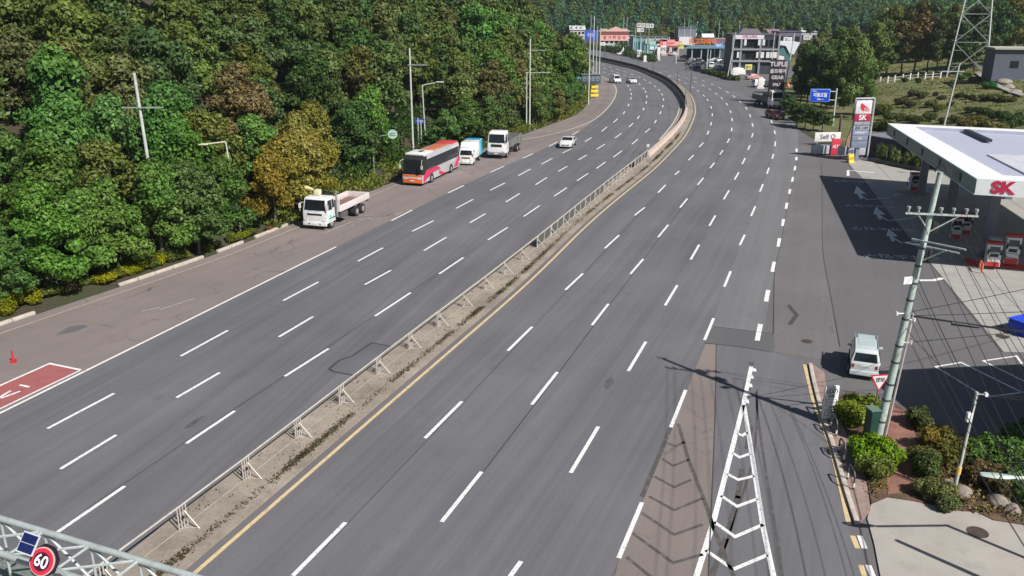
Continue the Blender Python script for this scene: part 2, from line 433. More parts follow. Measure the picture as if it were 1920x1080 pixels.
edge_out = offset(C_left, -1.1)
far = [tuple(q) for q in edge_out]
road = flat('road', far + [(20, 470), (120, 460), (96, 300), (86, 262), (66, 222), (58, 190), (51, 160), (47, 140), (46, 128), (50, 116), (64, 112), (78, 60), (70, 15), (40, 0), (30, -25)], 0.0, A_BASE, kind='structure')
ribbon('shoulder', edge_out, C_m4, .004, A_SHLD, road, cross=4)
ribbon('left_carriageway', C_m4, offset(C_ml, .15), .006, A_MAIN, road, cross=6)
ribbon('right_carriageway', offset(C_y, -.35), C_l4, .006, A_RIGHT, road, cross=6)
i0 = near(C_l4, P(1358, 538))[0] - 12; i1 = near(C_l4, P(1447, 228))[0]
l5s = C_l5
ribbon('pale_lane', C_l4[i0 + 3:i1], offset(l5s, .25), .010, A_PALE, road, cross=3)
def pf(name, pts, z, mat, parent=road): return flat(name, [P(*q) for q in pts], z, mat, parent)
pf('turning_strip', [(1453,505),(1462,465),(1478,385),(1490,330),(1496,280),(1510,262),(1532,300),(1541,346),(1541,400),(1543,472),(1559,563),(1578,690),(1560,675),(1520,672),(1452,660),(1451,560)], .008, A_BROWN)
pf('road_patch', [(1338,612),(1400,619),(1450,626),(1450,661),(1390,650),(1322,643)], .014, A_DARK)
pf('gore_surface', [(1323,645),(1342,646),(1341,760),(1336,900),(1333,960),(1328,1080),(1326,1140),(1138,1140),(1160,1050),(1204,943),(1258,802),(1287,732)], .012, A_GORE)
pf('side_lane', [(1343,646),(1390,651),(1448,661),(1506,676),(1530,790),(1590,985),(1612,1060),(1630,1140),(1326,1140),(1333,960),(1336,900),(1341,760)], .010, A_RIGHT)
pf('tar_patch', [(660,668),(697,643),(735,650),(722,664),(668,705),(625,697),(617,692),(636,676)], .011, A_PATCH)
pf('tar_patch', [(104,629),(130,612),(160,609),(164,613),(140,622)], .009, A_PATCH)
def stripe(name, pts, w, z=.016, mat=None, parent=road, world=False, step=2.0):
    c = np.array([(q[0], q[1]) for q in (pts if world else [P(*q) for q in pts])])
    if len(c) > 2 and not world: c = dense([tuple(q) for q in c], step=.6)
    return ribbon(name, offset(c, -w / 2), offset(c, w / 2), z, mat or W_PAINT, parent, step=step)
def stripe_s(name, pts, w, mat=None, z=.016, parent=road):      # straight segments with mitred corners
    c = [Vector((q[0], q[1])) for q in [P(*q) for q in pts]]
    L, Q = [], []
    for i in range(len(c)):
        a = (c[i] - c[i - 1]).normalized() if i else (c[1] - c[0]).normalized()
        b = (c[i + 1] - c[i]).normalized() if i < len(c) - 1 else a
        t = (a + b).normalized(); nrm = Vector((t.y, -t.x)); k = w / 2 / max(.4, nrm.dot(Vector((a.y, -a.x))))
        L.append(c[i] - nrm * k); Q.append(c[i] + nrm * k)
    m = MB(); n = len(c)
    m.add([(p_.x, p_.y, z) for p_ in L] + [(p_.x, p_.y, z) for p_ in Q], [(i, i + n, i + n + 1, i + 1) for i in range(n - 1)])
    return m.build(name, mat or W_PAINT, parent)

stripe_s('tar_rim', [(697,643),(735,650),(722,664),(668,705),(625,697),(617,692),(636,676),(660,668),(697,643)], .14, M('tar_rim', (.045, .045, .05), .8), .0125)
# ---------------------------------------------------------------- lane dashes, each a piece of its own
near_d = [
 (549,1080,648,980),(797,822,866,753),(952,658,998,613),(1060,544,1093,513),(1134,466,1161,441),(1190,404,1209,389),(1234,361.5,1248,347),(1265.5,328,1273.5,320.7),(1290.6,300.7,1300.5,291),(1311,276,1319,267.5),
 (956,1082,977,1053),(828,979,903,885),(997,759,1045,698),(1110,610,1141,570),(1182,514,1206,486),(1234,445,1253,421.7),(1275,389.4,1289,372.4),(1308,347,1319,333.5),(1331.4,315.6,1339.5,305.3),(1349.8,290,1355.5,281.7),(1363.5,268,1367.6,260),
 (1070,887,1122,800),(1178,696,1211,641),(1247,573,1270,535),(1295,487,1311,459),(1330,423.8,1341.3,404.3),(1357,374,1367,357),(1377.3,337,1385.3,323.2),(1391.5,308,1397.2,296.4),(1402.5,281,1406.4,272.5),(1409.4,257.6,1411.9,249.9),
 (1160,1047,1203.6,942.6),(1257.8,801.7,1285.5,731.6),(1321,638,1338,597),(1358,538,1370,509),(1387,460,1396.3,440.5),(1408.2,405.4,1416.2,387),(1424.7,359.6,1430.7,345.4),(1438,326,1441.9,314.5),(1447.6,297.7,1450.6,288.8),(1453,274.4,1453.8,265.2),
 (1419.7,639,1425.8,608),(1436.4,565.6,1440.3,544),(1448.3,510,1452,491),(1459.4,462.8,1461.7,447),(1467.5,424,1469.4,411),(1474,391.7,1476,380.5),(1480.4,363.7,1481.5,355),(1485.4,341,1487.3,332),(1490.2,319.5,1491.6,311.7),(1493,300.7,1493.3,294.5),(1493.6,284.7,1493.5,279),
 (104,1001,234,912),(349,832,440,771),(534,706,616,654),(703,593,770,549),(823,514,869,483),(915,450,952,426.5),(982,406,1012,385.5),(1039,368,1063,352),(1082,339,1103,325),(1118.5,316,1135.5,303.5),(1150,294.7,1166,283),(1184.5,270.7,1196,261),(1209.5,249,1218.5,241),
 (113,880,218,816),(331,746,412,699),(523,632,587,594),(684,534,733,507),(795,470,837,445),(881,418,910,401),(948.5,379,974.5,363),(1004,346.7,1025.5,333),(1046.7,321.5,1063.5,312),(1084.5,300,1099.5,291),(1119,280,1134,270.5),(1153,259,1165,250),(1179.5,238.5,1187,231),
 (89,804,214,738),(339,668,427,620),(531,564,597,529),(671,490,718,465),(773,434,813,414),(855,391,887,374),(919,357,947,343),(972,329.5,995,317),(1015,308,1035.5,297),(1055,287,1072,278.7),(1096.7,266,1109,258),(1128,246.7,1138,238),(1150.5,229.8,1158,222.7),
 (734,414,773,394),(840,362,870,348),(920,323,945,312),(980,297,999,288.5),(1029,274.7,1045.5,266),(1073,253,1085.5,246)]
far_d = [[(1229,228),(1238.6,212),(1243,199),(1244.7,186.4),(1242,177),(1236,169),(1228.4,162),(1219.7,155.6),(1209,149.7),(1198.7,145),(1186,139.7),(1172.7,135.3),(1158,130.6),(1145,126),(1132,122)],
 [(1197,220),(1207,205),(1212,192),(1213,181),(1211,172.3),(1207,166),(1200,158),(1191,151.5),(1181.5,146.3),(1171,141.6),(1159,137),(1147,133),(1134,128.6)],
 [(1170,211.4),(1179,197),(1183,185),(1184,176),(1182.5,168),(1178,161),(1171.6,154.4),(1163,148.5),(1154,144),(1144,140),(1133,135.4)],
 [(1327.5,249),(1333.7,232),(1336,215.6),(1333.7,201),(1327.5,188),(1320,179.4),(1309,170.6),(1299,163.7),(1287,156.6),(1273,149.5),(1256,142.5),(1238,136),(1218,129.5)],
 [(1372,243),(1373,224.4),(1370,209),(1363.5,195.4),(1354,184.3),(1343.4,175.3),(1331.3,167.8),(1319,160.3),(1304.6,154.3),(1288,147.5),(1270,141),(1250,134.5)],
 [(1411,234.4),(1406.8,217),(1399.7,203),(1387.5,189.8),(1376.8,181),(1363.7,172.5),(1350,165),(1335.6,158),(1320,152),(1303,146)],
 [(1452.6,248),(1447.5,228.4),(1440,213.5)]]
def dash(a, b, w=.175):
    a = Vector((a[0], a[1])); b = Vector((b[0], b[1])); t = (b - a).normalized() * 1.0; q = Vector((t.y, -t.x)) * w / 2
    MB().add([(*(a - q), .017), (*(a + q), .017), (*(b + q), .017), (*(b - q), .017)], [(0, 1, 2, 3)]).build('lane_dash', W_PAINT, road)
for x0, y0, x1, y1 in near_d:
    w = .30 if x0 > 1415 and y0 > 270 and x0 < 1495 and (x0, y0) != (1424.7, 359.6) and x0 > 1459 or (x0, y0) in ((1419.7,639),(1436.4,565.6),(1448.3,510)) else .185
    dash(P(x0, y0), P(x1, y1), w)
for line in far_d:
    c = dense([P(*q) for q in line], smooth=60, step=1.0)
    for q in line:
        i, p_, t = near(c, P(*q)); dash((p_[0] - t[0] * 2.1, p_[1] - t[1] * 2.1), (p_[0] + t[0] * 2.1, p_[1] + t[1] * 2.1), .2)
def sub(c, pa, pb):
    i = near(c, P(*pa))[0]; j = near(c, P(*pb))[0]; return c[min(i, j):max(i, j) + 1]
stripe('edge_line', C_m4[:near(C_m4, P(640, 458))[0]], .17, world=True)
c_ = C_left; k_ = near(c_, P(980, 258))[0]
stripe('edge_line', offset(c_[:k_], .05), .12, .016, paint('road_paint_dull', (.50, .40, .31), .9, 3), world=True)
cshl = px_curve([(975,263),(1020,255.5),(1065,244),(1102.5,231),(1130,212.5),(1149,190),(1155,176),(1155,165),(1147,153),(1136,147),(1126,142)], smooth=25, fwd=60)
stripe('edge_line', cshl, .2, .016, paint('road_paint_cream', (.62, .56, .47), .5, 2), world=True)
stripe('yellow_line', C_y, .19, .017, Y_PAINT, world=True)
stripe('edge_line', offset(C_ml[near(C_ml, P(1240, 262))[0]:], -.25), .22, .017, paint('road_paint_cream', (.62, .56, .47), .5, 2), world=True)
# bus-stop box in red
pf('red_lane', [(-60,745),(93,682),(152,694),(0,766),(-60,795)], .013, REDP)
stripe_s('box_line', [(-60,750),(93,682),(152,694)], .17); stripe_s('box_line', [(150,695),(0,767),(-60,796)], .13)
for a, b in (((-8,750),(20,733)), ((2,747),(38,734)), ((37,722),(55,726))): stripe_s('box_mark', [a, b], .16)
# hatched gore in white
stripe_s('gore_line', [(1408.5,688),(1394,758),(1337,982),(1306,1080),(1290,1130)], .22)
stripe_s('gore_line', [(1395,760),(1414.6,884),(1431,990),(1450,1080),(1460,1130)], .21)
for vv in ([(1383,813),(1392,817),(1401,811)], [(1374,850),(1387,858),(1406,851)], [(1364,889),(1384,900),(1414,893)], [(1352,930),(1382,950),(1420,936)], [(1339,979),(1378,1007),(1431,984)], [(1323,1032),(1375,1068),(1439,1041)]):
    stripe_s('chevron', vv, .17)
for q in ((1414,694),(1409,707),(1406.5,723),(1403,738),(1400,753)):
    p_ = P(*q); MB().box((p_.x, p_.y, .018), (.22, .45, .002), rz=-.15).build('square_mark', W_PAINT, road)
p_ = P(1409, 682); MB().box((p_.x, p_.y, .02), (.28, .4, .002), rz=-.1).build('tar_spot', DARKM, road)
# erased, older markings
stripe_s('old_line', [(1258,800),(1237,852),(1204,932)], .2, DARKM); stripe_s('old_line', [(1272,795),(1290,860),(1323,945),(1339,994),(1356,1034),(1376,1080)], .17, DARKM)
for vv in ([(1252,831),(1266,837),(1284,829)], [(1241,860),(1262,874),(1292,862)], [(1227,894),(1264,914),(1296,900)], [(1217,931),(1264,957),(1317,935)], [(1203,962),(1264,1003),(1317,984)], [(1186,1000),(1262,1056),(1318,1040)], [(1175,1045),(1215,1078),(1262,1110)]):
    stripe_s('old_chevron', vv, .15, DARKM)
for vv in ([(1290,730),(1318,748),(1338,738)], [(1285,760),(1316,786),(1338,774)], [(1300,800),(1318,812),(1336,804)], [(1305,842),(1322,852),(1334,846)]):
    stripe_s('old_chevron', vv, .12, paint('faint_old_marking', (.15, .125, .115), .95, 4, (.2, .17, .155), .42, .55))
stripe('old_dashes', [(1417,735),(1424,803),(1441,917),(1461,1031),(1468,1090)], .12, .015, DARKM)
for a, b in (((1408,800),(1400,842)), ((1391,880),(1383,935)), ((1384,930),(1365,1000)), ((1362,1010),(1335,1080))): stripe_s('old_line', [a, b], .22, DARKM, .015)
stripe('old_line', [(1420,730),(1415,850),(1390,935),(1355,1040)], .1, .015, DARKM)
stripe('skid_mark', [(1478,572),(1492,578),(1494,592),(1480,609)], .3, .014, paint('tyre_rubber', (.07, .07, .07), .9, 5))
# seams of the asphalt
SEAM = M('seam_tar', (.05, .05, .052), .8)
for sp in ([(1343,646),(1341,760),(1336,900),(1328,1080)], [(1541,310),(1541.5,400),(1543,472),(1559,563),(1575,650)], [(1496,300),(1490,330),(1478,385),(1462,465),(1453,505),(1451,560),(1450,626)], [(1335,612),(1450,626)], [(1322,644),(1390,651),(1448,661)]):
    stripe('seam', sp, .05, .018, SEAM)
def seam_along(pts, w=.045, o_=0):
    c = dense([P(*q) for q in pts], step=1.0, smooth=3); stripe('seam', offset(c, o_), w, .0125, SEAM, world=True)
seam_along([(598,1030),(831,787),(976,635),(1076,528),(1147,453),(1199,396),(1241,354),(1269,324),(1295,296),(1315,271),(1328,249)], .04, .16)
seam_along([(865,930),(1021,728),(1125,590),(1194,500),(1243,433),(1282,381),(1313,340),(1335,310),(1352,286),(1365,264),(1372,243)], .06, .14)
seam_along([(169,956),(394,801),(575,680),(736,571),(846,498),(933,438),(997,395),(1051,360),(1093,332),(1127,309),(1158,289)], .05, -.14)
seam_along([(430,760),(760,545),(1000,390),(1150,292)], .03, .6)
rq = random.Random(21)
OIL = paint('oil_stain', (.105, .105, .108), .9, 1.4)
for k in range(3):
    px = rq.uniform(150, 1450); py = rq.uniform(330, 1000); p_ = P(px, py); l_ = rq.uniform(.3, 1.1); m = MB(); n = 14; a0 = R(20) 
    pts = [(p_.x + math.sin(a0) * l_ * math.cos(6.283 * j / n) * rq.uniform(.6, 1) + math.cos(a0) * l_ * .32 * math.sin(6.283 * j / n) * rq.uniform(.5, 1), p_.y + math.cos(a0) * l_ * math.cos(6.283 * j / n) * rq.uniform(.8, 1) - math.sin(a0) * l_ * .32 * math.sin(6.283 * j / n)) for j in range(n)]
    m.poly(pts, .0105); m.build('oil_stain', OIL, road)
# kerb-side yellow and white lines on the right
stripe('yellow_line', [(1509,684),(1527,758),(1538,786),(1561,850),(1592,985)], .20, .017, Y_PAINT)
for a, b, w_ in (((1598.6,1005),(1608,1029),.2), ((1614,1060),(1624,1090),.2)): stripe_s('yellow_dash', [a, b], w_, Y_PAINT)
for a, b in (((1612,1005),(1621,1029)), ((1628,1060),(1640,1090))): stripe_s('white_dash', [a, b], .22)
for a, b in (((265,584),(300,577)), ((300,581),(364,560)), ((608,437),(660,416)), ((755,397),(740,404)), ((860,323),(880,330))): stripe_s('faded_dash', [a, b], .12, WORN)
for k in range(26):
    c = P(rnd.choice([680, 684, 690, 868, 878, 888, 897]) + rnd.uniform(-14, 14), 0 + rnd.uniform(0, 1)) if False else None
rs_ = random.Random(5)
for (cx, cy, n_) in ((688,407,26), (888,312,22), (845,325,10), (640,418,8)):
    for k in range(n_):
        p_ = P(cx + rs_.uniform(-24, 24), cy + rs_.uniform(-5, 5)); a = rs_.uniform(0, 3.1); l_ = rs_.uniform(.15, .5)
        MB().box((p_.x, p_.y, .016), (l_, .09, .001), rz=a).build('chalk_mark', WORN, road)

# ---------------------------------------------------------------- median
MED = M('median_concrete', (.29, .25, .205), .92, var=.22, scale=.35, bump=.5, dirt=.6, fine=6)
def kerbed(name, A, B, z, mat, side, kind='structure'):
    L = max(np.linalg.norm(np.diff(A, axis=0), axis=1).sum(), 4); n = int(L / 1.5)
    A = resamp(A, n=n); B = resamp(B, n=n); m = MB(); vs = []
    for i in range(n):
        vs += [(*A[i], -.05), (*A[i], z), (*B[i], z), (*B[i], -.05)]
    fs = []
    for i in range(n - 1):
        a = 4 * i; b = a + 4
        fs += [(a, a + 1, b + 1, b), (a + 1, a + 2, b + 2, b + 1), (a + 2, a + 3, b + 3, b + 2)]
    fs += [(0, 3, 2, 1), (4 * n - 4, 4 * n - 3, 4 * n - 2, 4 * n - 1)]
    m.add(vs, fs); o = m.build(name, mat); o['kind'] = kind; return o
iy = near(C_y, P(1290, 172))[0]; im = near(C_ml, P(1265, 171))[0]
median = kerbed('median', C_ml, resamp(offset(C_y, -.45), n=len(C_ml)), .11, MED, 1)

# ---------------------------------------------------------------- right-hand pavement, bed and forecourt
PAVE = M('block_paving', (.30, .215, .185), .9, var=.2, scale=1.2, bump=.5, dirt=.5)
KERB = M('kerb_stone', (.50, .44, .38), .85, var=.14, bump=.3, dirt=.4)
SOIL = M('bed_soil', (.125, .078, .052), .95, var=.35, scale=1.3, bump=.8, dirt=.5)
REDSOIL = M('red_path', (.27, .135, .10), .95, var=.22, scale=1.0, bump=.6, dirt=.5)
side = MB().prism([P(*q) for q in [(1521,684),(1545,700),(1552,748),(1578,798),(1604,850),(1624,905),(1632,960),(1609,984),(1591,930),(1563,835),(1542,775),(1527,718)]], -.05, .10).build('pavement', PAVE); side['kind'] = 'structure'
kc = px_curve([(1519,684),(1526,718),(1541,775),(1561,835),(1589,930),(1607,984)], step=.25)
sl_ = resamp(kc, step=1.0)
for i in range(len(sl_) - 1):
    a, b = Vector(sl_[i]), Vector(sl_[i + 1]); c = (a + b) / 2; d = b - a
    MB().box((c.x, c.y, .06), (.2, d.length - .03, .15), rz=math.atan2(d.y, d.x) - math.pi / 2).build('kerb_stone', KERB, side, bevel=.015)
bed = MB().prism([P(*q) for q in [(1550,750),(1592,738),(1650,752),(1680,760),(1712,782),(1800,815),(1960,840),(1990,1010),(1925,987),(1861,977),(1833,963),(1792,960),(1711,941),(1664,934),(1634,947),(1626,905),(1606,850),(1581,800)]], -.05, .08).build('planting_bed', SOIL); bed['kind'] = 'structure'
pth = flat('red_path', [P(*q) for q in [(1668,762),(1700,778),(1712,800),(1722,858),(1732,915),(1700,925),(1664,931),(1660,849)]], .10, REDSOIL, kind='structure')
PAD = M('pad_concrete', (.37, .345, .31), .9, var=.10, scale=.5, bump=.25, dirt=.25)
pad = MB().prism([P(*q) for q in [(1633,948),(1664,935),(1711,942),(1760,952),(1792,961),(1796,953),(1833,964),(1861,978),(1925,988),(2050,1010),(2050,1200),(1690,1200),(1650,1080),(1639,1022),(1626,974)]], -.05, .06).build('concrete_pad', PAD); pad['kind'] = 'structure'
def manhole(px, py, r, z, parent, lab):
    c = P(px, py, z); m = MB(); n = 24
    m.bar((c.x, c.y, z - .02), (c.x, c.y, z + .012), r, n=n)
    o = m.build('manhole_cover', M('cast_iron', (.09, .065, .055), .7, .3, var=.25, scale=6, bump=.5)); tag(o, lab, 'manhole cover')
    k = MB()
    for i in range(-3, 4):
        k.box((c.x + i * r * .25, c.y, z + .016), (r * .06, r * 1.2, .008))
    return o
manhole(1833, 998, .40, .06, None, 'round rusty manhole cover on the pale concrete pad')
manhole(1513, 640, .33, .012, None, 'small round manhole cover in the asphalt before the station entrance')
manhole(1879, 631, .38, .03, None, 'manhole cover on the concrete forecourt beside the blue container')
flat('drain_strip', [P(*q, .04) for q in ((1872,612),(1880,610),(1893,625),(1884,626))], .045, M('drain_iron', (.07, .06, .05), .8), kind='structure')

FORE = M('forecourt_concrete', (.345, .335, .31), .88, var=.10, scale=.6, bump=.2, dirt=.3)
fpoly = [P(*q) for q in ((1589,309),(1616,333),(1680,417),(1742,491),(1795.5,560),(1858,638),(1878,660))] + [Vector((45, 46, 0)), Vector((66, 50, 0)), Vector((64, 104, 0)), P(1700, 320), P(1612, 298)]
fore = MB().prism(fpoly, -.05, .012).build('forecourt', M('joint_filler', (.09, .085, .08), .9)); fore['kind'] = 'structure'
def slabs(poly, parent, mat, size, z, thick=.016, gap=.03, org=None, ang=0.0):
    bm = bmesh.new(); bm.faces.new([bm.verts.new((q[0], q[1], z)) for q in poly]); bm.normal_update()
    d = Vector((math.cos(ang), math.sin(ang), 0)); e = Vector((-d.y, d.x, 0)); org = Vector((org[0], org[1], 0))
    bmesh.ops.triangulate(bm, faces=bm.faces)
    bmesh.ops.dissolve_faces(bm, faces=bm.faces) if False else None
    for ax in (d, e):
        for k in range(-30, 31):
            bmesh.ops.bisect_plane(bm, geom=bm.verts[:] + bm.edges[:] + bm.faces[:], plane_co=org + ax * size * k, plane_no=ax)
    cells = {}
    for f in bm.faces:
        c = f.calc_center_median() - org; cells.setdefault((math.floor(c.dot(d) / size), math.floor(c.dot(e) / size)), []).append(f)
    for key, fs in cells.items():
        pts = [(v.co.x, v.co.y) for f in fs for v in f.verts]; ar = sum(f.calc_area() for f in fs)
        if ar < .6: continue
        c = np.mean(pts, axis=0); u = sorted(set((round(x, 3), round(y, 3)) for x, y in pts), key=lambda q: math.atan2(q[1] - c[1], q[0] - c[0]))
        # keep the convex outline, shrunk by the joint
        hull = []
        for q in u + u[:0]: hull.append(q)
        ch = True
        while ch and len(hull) > 3:
            ch = False
            for i in range(len(hull)):
                a, b, g = hull[i - 1], hull[i], hull[(i + 1) % len(hull)]
                if (b[0] - a[0]) * (g[1] - b[1]) - (b[1] - a[1]) * (g[0] - b[0]) < 1e-4: hull.pop(i); ch = True; break
        c = np.mean(hull, axis=0); hp = []
        for q in hull:
            v = np.array(q) - c; l = np.linalg.norm(v); hp.append(tuple(c + v * (l - gap) / l))
        if len(hp) >= 3: MB().prism(hp, z - .005, z + thick + rnd.uniform(0, .003)).build('slab', mat, parent)
    bm.free()
dq = P(1742, 491) - P(1600, 318)
slabs(fpoly, fore, FORE, 3.4, .012, ang=math.atan2(dq.y, dq.x), org=P(1742, 491))
# direction arrows and lettering painted on the station approach
for (x, y) in ((1602,361),(1638,400),(1662,441)):
    a = P(x + 4, y - 3); b = P(x + 10, y + 12); stripe('arrow_shaft', [(x + 6, y + 2), (x + 12, y + 10), (x + 30, y + 15), (x + 55, y + 13), (x + 68, y + 10)], .3, .03)
    MB().poly([P(x + 4, y - 12), P(x + 22, y + 3), P(x + 12, y + 3), P(x + 16, y + 12), P(x + 10, y + 12), P(x + 5, y + 3), P(x - 1, y + 2)], .031).build('arrow_head', W_PAINT, road)
stripe('arrow_shaft', [(1590,330),(1588,322),(1596,318),(1620,321),(1640,324)], .35, .03)
stripe('arrow_shaft', [(1724,526),(1745,527),(1768,522)], .4, .018)
for a, b in (((1673,367),(1692,364)), ((1706,409),(1727,405))): stripe_s('bay_tick', [a, b], .25, W_PAINT, .034)
for (x, y, s_) in ((1599,340,.95), (1630,386,1.1), (1655,429,1.25), (1690,481,1.35)):
    text('주유소입구', s_, W_PAINT, road, P(x, y, .03), (0, 0, R(172)), 'road_lettering', sx=1.0)
# parking bays in the shade
for vv in ([(1920,688),(1906,668),(1843,677),(1920,715)], [(1833,736),(1754,688),(1802,680),(1920,738)], [(1833,736),(1850,745),(1925,735)]):
    stripe_s('bay_line', vv, .13)

# ================================================================== VEGETATION
def leaf_arrays(seed, blobs, n, size, flat_=0.0, up=.25):
    """n leaf-clump quads scattered over the outer part of the blobs (cx,cy,cz,rx,ry,rz)"""
    r = np.random.RandomState(seed); B = np.array(blobs, float)
    w = (B[:, 3] * B[:, 4] * B[:, 5]) ** .67; idx = r.choice(len(B), n, p=w / w.sum())
    d = r.normal(size=(n, 3)); d /= np.linalg.norm(d, axis=1)[:, None]
    rad = .50 + .62 * r.rand(n) ** .8
    c = B[idx, :3] + d * B[idx, 3:6] * rad[:, None]
    nr = d + r.normal(scale=.55, size=(n, 3)); nr[:, 2] += up; nr /= np.linalg.norm(nr, axis=1)[:, None]
    t = r.normal(size=(n, 3)); t -= nr * (t * nr).sum(1)[:, None]; t /= np.linalg.norm(t, axis=1)[:, None]
    b = np.cross(nr, t); s = size * (.55 + .9 * r.rand(n))[:, None]
    a1 = t * s; b1 = b * s * .62
    v = np.stack([c - a1, c - b1 * .9 + nr * s * .12, c + a1, c + b1 * .9 + nr * s * .12], 1).reshape(-1, 3)
    return v
def leaf_mesh(name, arrs, mat=None):
    v = np.concatenate(arrs); n = len(v) // 4
    me = bpy.data.meshes.new(name); me.vertices.add(len(v)); me.vertices.foreach_set('co', v.ravel())
    me.loops.add(4 * n); me.loops.foreach_set('vertex_index', np.arange(4 * n))
    me.polygons.add(n); me.polygons.foreach_set('loop_start', np.arange(n) * 4); me.polygons.foreach_set('loop_total', np.full(n, 4))
    me.materials.append(mat or LEAF); me.update(); me.validate(); return me
def round_crown(seed, n=4200, size=.26, R_=3.2, H_=9.0, low=.25):
    r = random.Random(seed); bl = []
    for k in range(30):
        t = r.random(); z = H_ * (low + (1 - low) * (.12 + .80 * t)); prof = math.sin(math.pi * min(1, .22 + .80 * t)) ** .7
        a = r.uniform(0, 6.28); q = R_ * .80 * prof * math.sqrt(r.random()) * 1.15; s = R_ * r.uniform(.15, .38)
        bl.append((q * math.cos(a), q * math.sin(a), z, s, s, s * .72))
    bl.append((0, 0, H_ * .62, R_ * .55, R_ * .55, H_ * .22))
    return leaf_mesh('crown', [leaf_arrays(seed, bl, n, size)])
def cone_crown(seed, n=900, size=.5, R_=2.4, H_=11.0):
    r = random.Random(seed); bl = []
    for k in range(12):
        t = k / 11.; q = R_ * (1 - t) ** .8
        for j in range(3 if t < .6 else 1):
            a = r.uniform(0, 6.28); s = q * .55 + .3
            bl.append((q * .5 * math.cos(a), q * .5 * math.sin(a), H_ * (.16 + .80 * t), s, s, s * .55 + .2))
    return leaf_mesh('crown', [leaf_arrays(seed, bl, n, size, up=.5)])
def trunk_mesh(seed, Ht, r0, limbs=5, spread=1.8):
    r = random.Random(seed); m = MB(); x = y = 0.0; pts = [(0, 0, -.4)]
    for k in range(1, 5):
        x += r.uniform(-.22, .22); y += r.uniform(-.22, .22); pts.append((x, y, Ht * k / 4))
    for i in range(4): m.bar(pts[i], pts[i + 1], r0 * (1 - .2 * i), r0 * (1 - .2 * (i + 1)), n=7, cap=i in (0, 3))
    for k in range(limbs):
        t = r.uniform(.35, .95); i = min(3, int(t * 4)); p0 = Vector(pts[i]).lerp(Vector(pts[i + 1]), t * 4 - i)
        a = r.uniform(0, 6.28); l = spread * r.uniform(.6, 1.1); mid = p0 + Vector((math.cos(a) * l * .5, math.sin(a) * l * .5, l * .5)); e = mid + Vector((math.cos(a) * l * .5, math.sin(a) * l * .5, l * .35))
        m.bar(p0, mid, r0 * .42, r0 * .3, n=5, cap=False); m.bar(mid, e, r0 * .3, r0 * .12, n=5)
    o = m.build('trunk', BARK, smooth=True); me = o.data; bpy.data.objects.remove(o); return me
NEARC = [round_crown(100 + i, 11000, .16, 3.1, 8.6, .08) for i in range(4)]
MIDC = [round_crown(200 + i, 6000, .22, 3.3, 9.4, .2) for i in range(5)]
FARC = [round_crown(300 + i, 1900, .42, 3.6, 10.0, .25) for i in range(4)]
CONEC = [cone_crown(400 + i, 1100, .46) for i in range(5)]
TRUNKS = [trunk_mesh(500 + i, 6.6, .17, 6, 1.9) for i in range(4)]
PTRUNK = [trunk_mesh(520 + i, 9.5, .16, 3, .9) for i in range(2)]
def tree(name, label, p, cm, tm, s, tint, group, rz=None, sz=1.0, parts=True):
    t = empty(name, p, rz if rz is not None else rnd.uniform(0, 6.28), label, 'tree', group); t.scale = (s, s, s * sz)
    c = bpy.data.objects.new('crown', cm); COL.objects.link(c); c.parent = t; c.color = (*tint, 1)
    if parts:
        k = bpy.data.objects.new('trunk', tm); COL.objects.link(k); k.parent = t
    return t
TINTS = {'bright green': (.112, .205, .056), 'fresh green': (.104, .172, .052), 'olive green': (.112, .145, .047), 'dark green': (.074, .120, .043), 'brownish olive': (.125, .132, .050), 'rust brown': (.150, .125, .062), 'golden yellow': (.225, .198, .055), 'blue green': (.075, .150, .085)}
def jit(c, a=.2):
    f = rnd.uniform(1 - a, 1 + a); return (c[0] * f * rnd.uniform(.9, 1.12), c[1] * f, c[2] * f * rnd.uniform(.85, 1.15))
